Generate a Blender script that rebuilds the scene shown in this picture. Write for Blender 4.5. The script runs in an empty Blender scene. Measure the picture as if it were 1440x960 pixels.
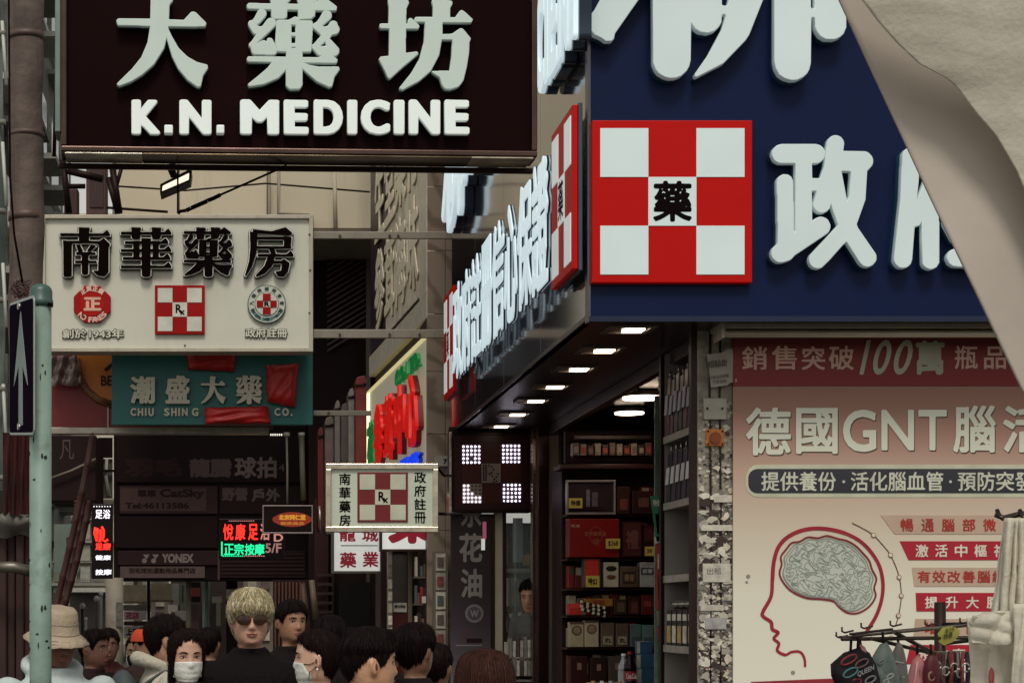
import bpy, bmesh, math, random
import numpy as np
from mathutils import Vector, Matrix
R = math.radians
C = bpy.context.scene.collection
scene = bpy.context.scene
random.seed(7)

# ---------------------------------------------------------------- camera, sky, sun, exposure
F, CX, CY, H = 2600.0, 330.0, 865.0, 1.6          # focal length and vanishing point in photo pixels, eye height
cam = bpy.data.cameras.new('camera'); camo = bpy.data.objects.new('camera', cam); C.objects.link(camo)
cam.sensor_width = 36; cam.lens = F/1440*36
camo.location = (0, 0, H); camo.rotation_euler = (R(90), 0, 0)
cam.shift_x = (720-CX)/1440; cam.shift_y = (CY-480)/1440
cam.clip_end = 2000; scene.camera = camo

SUN_EL, SUN_ROT = 52, 200
world = bpy.data.worlds.new('World'); scene.world = world; world.use_nodes = True
nt = world.node_tree; bg = nt.nodes['Background']
sky = nt.nodes.new('ShaderNodeTexSky'); sky.sky_type = 'NISHITA'; sky.sun_disc = False
sky.sun_elevation = R(SUN_EL); sky.sun_rotation = R(SUN_ROT); sky.air_density = 1.0; sky.dust_density = 1.5; sky.ozone_density = 1.0
hs = nt.nodes.new('ShaderNodeHueSaturation'); hs.inputs['Saturation'].default_value = 0.12
nt.links.new(sky.outputs[0], hs.inputs['Color'])
tint = nt.nodes.new('ShaderNodeMix'); tint.data_type = 'RGBA'; tint.blend_type = 'MULTIPLY'; tint.inputs[0].default_value = 1
tint.inputs[7].default_value = (1.0, 0.975, 0.90, 1)
nt.links.new(hs.outputs[0], tint.inputs[6]); nt.links.new(tint.outputs[2], bg.inputs['Color'])
bg.inputs['Strength'].default_value = 0.10
sl = bpy.data.lights.new('sun', 'SUN'); sl.energy = 1.4; sl.angle = R(16); sl.color = (1, 0.95, 0.86)
so = bpy.data.objects.new('sun', sl); C.objects.link(so)
so.rotation_euler = (R(90-SUN_EL), 0, R(SUN_ROT-180-20)); so.location = (0, -5, 20)
scene.view_settings.view_transform = 'Standard'; scene.view_settings.look = 'None'
scene.view_settings.exposure = 0.2; scene.view_settings.gamma = 1
scene.cycles.max_bounces = 6; scene.cycles.diffuse_bounces = 3; scene.cycles.glossy_bounces = 3
scene.cycles.transparent_max_bounces = 6; scene.cycles.sample_clamp_indirect = 4

# ---------------------------------------------------------------- materials
def lin(h):
    h = h.lstrip('#'); v = [int(h[i:i+2], 16)/255 for i in (0, 2, 4)]
    return tuple(x/12.92 if x <= .04045 else ((x+.055)/1.055)**2.4 for x in v)
MC = {}
def mat(col, rough=.6, metal=0.0, var=.12, scale=6.0, bump=.0, emit=0.0, ecol=None, dirt=0.0, spec=.5, streak=0.0, coat=0.0):
    """procedural material: base colour with noise variation, streaks of dirt, fine relief"""
    key = (col, rough, metal, var, scale, bump, emit, ecol, dirt, spec, streak, coat)
    if key in MC: return MC[key]
    m = bpy.data.materials.new('mat_'+col.strip('#')); m.use_nodes = True
    t = m.node_tree; b = t.nodes['Principled BSDF']; L = t.links.new
    c = lin(col) if isinstance(col, str) else col
    lum = .3*c[0]+.6*c[1]+.1*c[2]
    if lum < .05 and not emit: f_ = .5+.5*lum/.05; c = (c[0]*min(1, f_*1.12), c[1]*f_*.88, c[2]*f_*.88); spec = min(spec, .5)*(.3+.7*lum/.05)
    b.inputs['Roughness'].default_value = rough; b.inputs['Metallic'].default_value = metal
    b.inputs['Specular IOR Level'].default_value = spec
    if coat: b.inputs['Coat Weight'].default_value = coat; b.inputs['Coat Roughness'].default_value = .08
    tc = t.nodes.new('ShaderNodeTexCoord')
    n = t.nodes.new('ShaderNodeTexNoise'); n.inputs['Scale'].default_value = scale; n.inputs['Detail'].default_value = 5
    L(tc.outputs['Object'], n.inputs['Vector'])
    mr = t.nodes.new('ShaderNodeMapRange'); mr.inputs[3].default_value = 1-var; mr.inputs[4].default_value = 1+var
    mr.inputs[1].default_value = .3; mr.inputs[2].default_value = .7
    L(n.outputs[0], mr.inputs[0])
    mx = t.nodes.new('ShaderNodeMix'); mx.data_type = 'RGBA'; mx.blend_type = 'MULTIPLY'; mx.inputs[0].default_value = 1
    mx.inputs[6].default_value = (*c, 1); L(mr.outputs[0], mx.inputs[7])
    out = mx.outputs[2]
    if dirt or streak:
        n2 = t.nodes.new('ShaderNodeTexNoise'); n2.inputs['Scale'].default_value = scale*.7; n2.inputs['Detail'].default_value = 9
        n2.inputs['Roughness'].default_value = .7
        mp = t.nodes.new('ShaderNodeMapping')
        if streak: mp.inputs['Scale'].default_value = (4, 4, .35)
        mp.inputs['Location'].default_value = (3.1, 1.7, .4)
        L(tc.outputs['Object'], mp.inputs['Vector']); L(mp.outputs[0], n2.inputs['Vector'])
        r2 = t.nodes.new('ShaderNodeMapRange'); r2.inputs[1].default_value = .52; r2.inputs[2].default_value = .72
        r2.inputs[3].default_value = 0; r2.inputs[4].default_value = max(dirt, streak)
        L(n2.outputs[0], r2.inputs[0])
        m2 = t.nodes.new('ShaderNodeMix'); m2.data_type = 'RGBA'; L(r2.outputs[0], m2.inputs[0])
        L(out, m2.inputs[6]); m2.inputs[7].default_value = (c[0]*.28+.012, c[1]*.24+.008, c[2]*.22+.006, 1)
        out = m2.outputs[2]
    L(out, b.inputs['Base Color'])
    if bump:
        bp = t.nodes.new('ShaderNodeBump'); bp.inputs['Strength'].default_value = bump; bp.inputs['Distance'].default_value = .02
        n3 = t.nodes.new('ShaderNodeTexNoise'); n3.inputs['Scale'].default_value = scale*4; n3.inputs['Detail'].default_value = 6
        L(tc.outputs['Object'], n3.inputs['Vector']); L(n3.outputs[0], bp.inputs['Height']); L(bp.outputs[0], b.inputs['Normal'])
    if emit:
        e = lin(ecol) if ecol else c
        b.inputs['Emission Color'].default_value = (*e, 1); b.inputs['Emission Strength'].default_value = emit
    MC[key] = m
    return m
def marble(col, vein):
    m = bpy.data.materials.new('marble'); m.use_nodes = True; t = m.node_tree; b = t.nodes['Principled BSDF']; L = t.links.new
    tc = t.nodes.new('ShaderNodeTexCoord'); w = t.nodes.new('ShaderNodeTexWave'); w.inputs['Scale'].default_value = 1.3
    w.inputs['Distortion'].default_value = 9; w.inputs['Detail'].default_value = 4; w.wave_type = 'BANDS'; w.bands_direction = 'DIAGONAL'
    L(tc.outputs['Object'], w.inputs['Vector']); cr = t.nodes.new('ShaderNodeValToRGB')
    cr.color_ramp.elements[0].color = (*lin(vein), 1); cr.color_ramp.elements[1].color = (*lin(col), 1); cr.color_ramp.elements[1].position = .35
    L(w.outputs[0], cr.inputs[0]); L(cr.outputs[0], b.inputs['Base Color']); b.inputs['Roughness'].default_value = .3
    return m
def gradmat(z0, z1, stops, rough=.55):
    """print whose colour changes with height"""
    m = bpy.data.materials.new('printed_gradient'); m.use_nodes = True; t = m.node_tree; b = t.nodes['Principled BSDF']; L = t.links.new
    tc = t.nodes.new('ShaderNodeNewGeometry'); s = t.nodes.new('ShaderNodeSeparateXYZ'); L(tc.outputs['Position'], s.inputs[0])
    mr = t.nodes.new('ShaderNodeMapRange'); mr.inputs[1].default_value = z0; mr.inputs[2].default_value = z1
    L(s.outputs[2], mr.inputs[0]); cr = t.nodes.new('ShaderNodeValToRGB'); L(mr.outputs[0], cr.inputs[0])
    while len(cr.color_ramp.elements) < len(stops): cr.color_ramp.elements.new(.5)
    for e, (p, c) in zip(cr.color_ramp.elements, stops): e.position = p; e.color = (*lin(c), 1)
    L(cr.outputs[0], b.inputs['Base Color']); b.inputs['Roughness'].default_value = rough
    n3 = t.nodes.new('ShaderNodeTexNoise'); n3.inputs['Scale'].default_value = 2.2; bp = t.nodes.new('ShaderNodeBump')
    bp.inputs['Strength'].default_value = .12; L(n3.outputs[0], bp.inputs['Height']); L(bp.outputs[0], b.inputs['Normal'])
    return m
def glassmat():
    m = bpy.data.materials.new('glass'); m.use_nodes = True; b = m.node_tree.nodes['Principled BSDF']
    b.inputs['Base Color'].default_value = (.5, .6, .56, 1); b.inputs['Roughness'].default_value = .06; b.inputs['Alpha'].default_value = .22
    b.inputs['Metallic'].default_value = .3
    return m
GLASS = glassmat()

# ---------------------------------------------------------------- geometry helpers
def X(px, Y): return (px-CX)*Y/F
def Z(py, Y): return H+(CY-py)*Y/F
def P(px, py, Y): return Vector((X(px, Y), Y, Z(py, Y)))
class Frame:
    """o origin, u right, up = z, n towards the viewer; local (a, b, c)"""
    def __init__(s, o, u, n=None, v=(0, 0, 1)):
        s.o = Vector(o); s.u = Vector(u).normalized(); s.v = Vector(v).normalized()
        s.n = Vector(n).normalized() if n else s.u.cross(s.v).normalized()
    def pt(s, a, b, c=0): return s.o+s.u*a+s.v*b+s.n*c
def front(Y): return Frame((0, Y, H), (1, 0, 0))
class PF:
    """frontal drawing plane at distance Y addressed in photo pixels"""
    def __init__(s, Y): s.Y = Y; s.fr = front(Y); s.k = F/Y
    def a(s, px): return (px-CX)/s.k
    def b(s, py): return (CY-py)/s.k
class MB:
    def __init__(s, fr=None): s.v = []; s.f = []; s.mi = []; s.fr = fr; s.sm = []
    def add(s, vs, fs, mi=0, smooth=False):
        o = len(s.v); s.v += [tuple(s.fr.pt(*p)) if s.fr else tuple(p) for p in vs]
        s.f += [[i+o for i in f] for f in fs]; s.mi += [mi]*len(fs); s.sm += [smooth]*len(fs)
    def box(s, x0, x1, y0, y1, z0, z1, mi=0):
        vs = [(x, y, z) for z in (z0, z1) for y in (y0, y1) for x in (x0, x1)]
        s.add(vs, [(0, 2, 3, 1), (4, 5, 7, 6), (0, 1, 5, 4), (2, 6, 7, 3), (0, 4, 6, 2), (1, 3, 7, 5)], mi)
    def hexa(s, p, mi=0):      # 4 bottom + 4 top corners
        s.add(p, [(0, 3, 2, 1), (4, 5, 6, 7), (0, 1, 5, 4), (1, 2, 6, 5), (2, 3, 7, 6), (3, 0, 4, 7)], mi)
    def prism(s, pts, c0, c1, mi=0):       # polygon in (a, b), from c0 to c1
        n = len(pts); vs = [(p[0], p[1], c0) for p in pts]+[(p[0], p[1], c1) for p in pts]
        s.add(vs, [list(range(n))[::-1], list(range(n, 2*n))]+[(i, (i+1) % n, n+(i+1) % n, n+i) for i in range(n)], mi)
    def tube(s, pts, r, n=8, mi=0, cap=True, flat=1.0, smooth=True, up=None):
        pts = [Vector(p) for p in pts]; m = len(pts); rs = r if isinstance(r, (list, tuple)) else [r]*m
        vs = []; prev = None
        for i, p in enumerate(pts):
            d = (pts[min(i+1, m-1)]-pts[max(i-1, 0)]).normalized()
            if prev is None:
                a = Vector(up) if up else (Vector((0, 0, 1)) if abs(d.z) < .9 else Vector((1, 0, 0)))
            else: a = prev
            e = (a-d*a.dot(d)).normalized(); g = d.cross(e); prev = e
            for k in range(n):
                t = 2*math.pi*k/n; vs.append(tuple(p+e*(math.cos(t)*rs[i]*flat)+g*(math.sin(t)*rs[i])))
        fs = [(i*n+k, i*n+(k+1) % n, (i+1)*n+(k+1) % n, (i+1)*n+k) for i in range(m-1) for k in range(n)]
        s.add(vs, fs, mi, smooth)
        if cap: s.add(vs[:n], [list(range(n))[::-1]], mi); s.add(vs[-n:], [list(range(n))], mi)
    def ell(s, c, r, n=16, m=10, mi=0, rot=None):
        vs = [];
        for i in range(m+1):
            th = math.pi*i/m
            for k in range(n):
                ph = 2*math.pi*k/n; p = Vector((r[0]*math.sin(th)*math.cos(ph), r[1]*math.sin(th)*math.sin(ph), r[2]*math.cos(th)))
                if rot: p = rot @ p
                vs.append(tuple(Vector(c)+p))
        fs = [(i*n+k, (i+1)*n+k, (i+1)*n+(k+1) % n, i*n+(k+1) % n) for i in range(m) for k in range(n)]
        s.add(vs, fs, mi, True)
    def grid(s, fn, nu, nv, mi=0, closed=False, smooth=True):
        vs = [tuple(fn(i, j)) for j in range(nv) for i in range(nu)]
        w = nu if closed else nu-1
        fs = [(j*nu+i, j*nu+(i+1) % nu, (j+1)*nu+(i+1) % nu, (j+1)*nu+i) for j in range(nv-1) for i in range(w)]
        s.add(vs, fs, mi, smooth)
    def mesh(s, name, mats):
        me = bpy.data.meshes.new(name); me.from_pydata(s.v, [], s.f)
        for m in (mats if isinstance(mats, (list, tuple)) else [mats]): me.materials.append(m)
        me.polygons.foreach_set('material_index', s.mi); me.polygons.foreach_set('use_smooth', s.sm); me.update()
        return me
    def build(s, name, mats, parent=None, bevel=0, kind=None, label=None, fix=True):
        me = s.mesh(name, mats)
        if fix:
            bm = bmesh.new(); bm.from_mesh(me); bmesh.ops.remove_doubles(bm, verts=bm.verts, dist=1e-6)
            bmesh.ops.recalc_face_normals(bm, faces=bm.faces); bm.to_mesh(me); bm.free()
        return link(name, me, parent, bevel, kind, label)
def link(name, me, parent=None, bevel=0, kind=None, label=None):
    o = bpy.data.objects.new(name, me); C.objects.link(o)
    if parent is not None:
        o.parent = parent; o.location = -wloc(parent)
    if bevel:
        b = o.modifiers.new('bevel', 'BEVEL'); b.width = bevel; b.segments = 2; b.limit_method = 'ANGLE'; b.angle_limit = R(40)
    if kind: o['kind'] = kind
    if label: o['label'] = label
    return o
def wloc(o):
    v = Vector(o.location)
    while o.parent: o = o.parent; v += o.location
    return v
def thing(name, label, cat, loc, group=None):
    o = bpy.data.objects.new(name, None); C.objects.link(o); o.location = loc; o.empty_display_size = .1
    o['label'] = label; o['category'] = cat
    if group: o['group'] = group
    return o
def tag(o, label, cat, group=None):
    o['label'] = label; o['category'] = cat
    if group: o['group'] = group
    return o
def copy_tree(o, parent=None):
    c = o.copy(); C.objects.link(c); c.parent = parent
    for ch in list(o.children): copy_tree(ch, c)
    return c

# ---------------------------------------------------------------- lettering: glyph -> field -> thickened outline -> solid
def _tris(text, font=None, spacing=1.0):
    c = bpy.data.curves.new('t', 'FONT'); c.body = text; c.resolution_u = 4; c.space_character = spacing
    o = bpy.data.objects.new('t', c); me = bpy.data.meshes.new_from_object(o)
    v = np.array([p.co[:2] for p in me.vertices]) if len(me.vertices) else np.zeros((3, 2))
    f = [list(p.vertices) for p in me.polygons]
    bpy.data.objects.remove(o); bpy.data.curves.remove(c); bpy.data.meshes.remove(me)
    return v, f
def text_field(text, n=150):
    v, f = _tris(text); lo = v.min(0); hi = v.max(0); sc = n/(hi[1]-lo[1]); m = 16
    w = int((hi[0]-lo[0])*sc)+2*m; h = n+2*m
    A = np.zeros((h, w), bool); q = (v-lo)*sc+m
    for fa in f:
        for j in range(1, len(fa)-1):
            a, b, c = q[fa[0]], q[fa[j]], q[fa[j+1]]
            x0, y0 = np.floor(np.minimum(np.minimum(a, b), c)).astype(int); x1, y1 = np.ceil(np.maximum(np.maximum(a, b), c)).astype(int)+1
            xs, ys = np.meshgrid(np.arange(x0, x1)+.5, np.arange(y0, y1)+.5)
            d = (b[0]-a[0])*(c[1]-a[1])-(b[1]-a[1])*(c[0]-a[0])
            if abs(d) < 1e-9: continue
            s = ((xs-a[0])*(c[1]-a[1])-(ys-a[1])*(c[0]-a[0]))/d; t = ((b[0]-a[0])*(ys-a[1])-(b[1]-a[1])*(xs-a[0]))/d
            A[y0:y1, x0:x1] |= (s >= -.02) & (t >= -.02) & (s+t <= 1.02)
    return A
def shape_field(shapes, n=170, ext=None):
    """strokes traced in y-down units: ('p', pts) polygon, ('n', pts) hole, ('s', [(x, y, r)...]) brush stroke"""
    al = []
    for k, pts in shapes:
        for p in pts: r = p[2] if len(p) > 2 else 0; al += [(p[0]-r, p[1]-r), (p[0]+r, p[1]+r)]
    al = np.array(al); lo = al.min(0); hi = al.max(0); sc = n/(hi[1]-lo[1]); m = 16
    w = int((hi[0]-lo[0])*sc)+2*m; h = n+2*m
    xs, ys = np.meshgrid((np.arange(w)+.5-m)/sc+lo[0], hi[1]-(np.arange(h)+.5-m)/sc)
    A = np.zeros((h, w), bool)
    for k, pts in shapes:
        if k in 'pn':
            ins = np.zeros((h, w), bool)
            for i in range(len(pts)):
                x1, y1 = pts[i][:2]; x2, y2 = pts[(i+1) % len(pts)][:2]
                if y1 == y2: continue
                ins ^= ((y1 > ys) != (y2 > ys)) & (xs < (x2-x1)*(ys-y1)/(y2-y1)+x1)
            A = (A & ~ins) if k == 'n' else (A | ins)
        else:
            for (x1, y1, r1), (x2, y2, r2) in zip(pts[:-1], pts[1:]):
                dx, dy = x2-x1, y2-y1; q = dx*dx+dy*dy+1e-9
                t = np.clip(((xs-x1)*dx+(ys-y1)*dy)/q, 0, 1)
                A |= np.hypot(xs-x1-t*dx, ys-y1-t*dy) < r1+(r2-r1)*t
    return A
def dilate(A, rx, ry=None):
    ry = rx if ry is None else ry
    B = A.copy(); H_, W_ = A.shape
    for dy in range(-int(math.ceil(ry)), int(math.ceil(ry))+1):
        for dx in range(-int(math.ceil(rx)), int(math.ceil(rx))+1):
            if (dx/max(rx, .01))**2+(dy/max(ry, .01))**2 > 1.05: continue
            ys0, ys1 = max(0, dy), min(H_, H_+dy); xs0, xs1 = max(0, dx), min(W_, W_+dx)
            B[ys0:ys1, xs0:xs1] |= A[ys0-dy:ys1-dy, xs0-dx:xs1-dx]
    return B
def loops_of(A, tol=.55):
    G = A.astype(float); G = np.pad(G, 2)
    for _ in range(2):
        G = (G+np.roll(G, 1, 0)+np.roll(G, -1, 0))/3; G = (G+np.roll(G, 1, 1)+np.roll(G, -1, 1))/3
    B = G > .5; nx = {}; pt = {}
    def ept(k):
        if k in pt: return
        y, x, d = k
        a = G[y, x]; b = G[y, x+1] if d == 0 else G[y+1, x]; t = (.5-a)/(b-a)
        pt[k] = (x+t, y) if d == 0 else (x, y+t)
    S = B[:-1, :-1]*1+B[:-1, 1:]*2+B[1:, 1:]*4+B[1:, :-1]*8
    T = {1: [(3, 0)], 2: [(0, 1)], 3: [(3, 1)], 4: [(1, 2)], 5: [(3, 2), (1, 0)], 6: [(0, 2)], 7: [(3, 2)], 8: [(2, 3)], 9: [(2, 0)],
         10: [(0, 3), (2, 1)], 11: [(2, 1)], 12: [(1, 3)], 13: [(1, 0)], 14: [(0, 3)]}
    for y, x in zip(*np.nonzero((S > 0) & (S < 15))):
        E = ((y, x, 0), (y, x+1, 1), (y+1, x, 0), (y, x, 1))
        for a, b in T[int(S[y, x])]: ept(E[a]); ept(E[b]); nx[E[a]] = E[b]
    out = []
    while nx:
        k0, k = nx.popitem(); lp = [pt[k0]]
        while k != k0 and k in nx: lp.append(pt[k]); k = nx.pop(k)
        if len(lp) > 6: out.append(rdp(lp, tol))
    return [l for l in out if len(l) > 2]
def rdp(lp, tol):
    a = np.array(lp); n = len(a); keep = np.zeros(n, bool); m = int(np.argmax(((a-a[0])**2).sum(1))); keep[0] = keep[m] = True
    st = [(0, m), (m, n)]
    while st:
        i, j = st.pop()
        if j-i < 2: continue
        p, q = a[i], a[j % n]; d = q-p; L_ = math.hypot(*d)+1e-9; s = a[i+1:j]
        dist = abs((s[:, 0]-p[0])*d[1]-(s[:, 1]-p[1])*d[0])/L_; k = int(dist.argmax())
        if dist[k] > tol: keep[i+1+k] = True; st += [(i, i+1+k), (i+1+k, j)]
    return a[keep]
def solid(loops, fr, a0, b0, a1, b1, c0, depth, mt, name, parent, bevel=0.0, label=None):
    """outline loops fitted to the rectangle and given depth, in frame coordinates"""
    al = np.concatenate(loops); lo = al.min(0); hi = al.max(0); sx = (a1-a0)/(hi[0]-lo[0]); sy = (b1-b0)/(hi[1]-lo[1])
    cu = bpy.data.curves.new('g', 'CURVE'); cu.dimensions = '2D'; cu.fill_mode = 'BOTH' if depth > 0 else 'FRONT'
    cu.extrude = depth/2; cu.bevel_depth = bevel; cu.bevel_resolution = 1
    for l in loops:
        sp = cu.splines.new('POLY'); sp.points.add(len(l)-1)
        sp.points.foreach_set('co', np.array([(a0+(x-lo[0])*sx, b0+(y-lo[1])*sy, 0, 1) for x, y in l]).ravel()); sp.use_cyclic_u = True
    o = bpy.data.objects.new('g', cu); me = bpy.data.meshes.new_from_object(o); bpy.data.objects.remove(o); bpy.data.curves.remove(cu)
    M = Matrix(((fr.u.x, fr.v.x, fr.n.x, 0), (fr.u.y, fr.v.y, fr.n.y, 0), (fr.u.z, fr.v.z, fr.n.z, 0), (0, 0, 0, 1)))
    me.transform(Matrix.Translation(fr.o+fr.n*(c0+depth/2)) @ M)
    me.materials.clear(); me.materials.append(mt); me.name = name
    return link(name, me, parent, label=label)
LC = {}
def glyph(ch, bold=0.0, boldy=None, n=120, key=None):
    k = (ch, bold, boldy, n)
    if k not in LC:
        A = shape_field(HAND[ch], n) if ch in HAND and key == 'hand' else text_field(ch, n)
        if bold or boldy: A = dilate(A, bold, boldy)
        LC[k] = loops_of(A)
    return LC[k]
def flat(text, pf, rect, mt, parent, c=.004, name='lettering', spacing=1.0, bold=0, n=60, box=True):
    """printed line fitted to a pixel rectangle of frontal plane pf"""
    x0, y0, x1, y1 = rect
    return line(text, pf.fr, pf.a(x0), pf.b(y1), pf.a(x1), pf.b(y0), mt, parent, c, name, bold, n)
def line(text, fr, a0, b0, a1, b1, mt, parent, c=.004, name='lettering', bold=0, n=60, depth=0):
    if bold or depth:
        k = ('L', text, bold, n)
        if k not in LC: A = text_field(text, n); LC[k] = loops_of(dilate(A, bold) if bold else A, .4)
        return solid(LC[k], fr, a0, b0, a1, b1, c, depth, mt, name, parent)
    k = ('T', text)
    if k not in LC: LC[k] = _tris(text)
    v, f = LC[k]; lo = v.min(0); hi = v.max(0)
    q = MB(fr); q.add([(a0+(p[0]-lo[0])/(hi[0]-lo[0])*(a1-a0), b0+(p[1]-lo[1])/(hi[1]-lo[1])*(b1-b0), c) for p in v], f)
    return q.build(name, mt, parent, fix=False)

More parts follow.
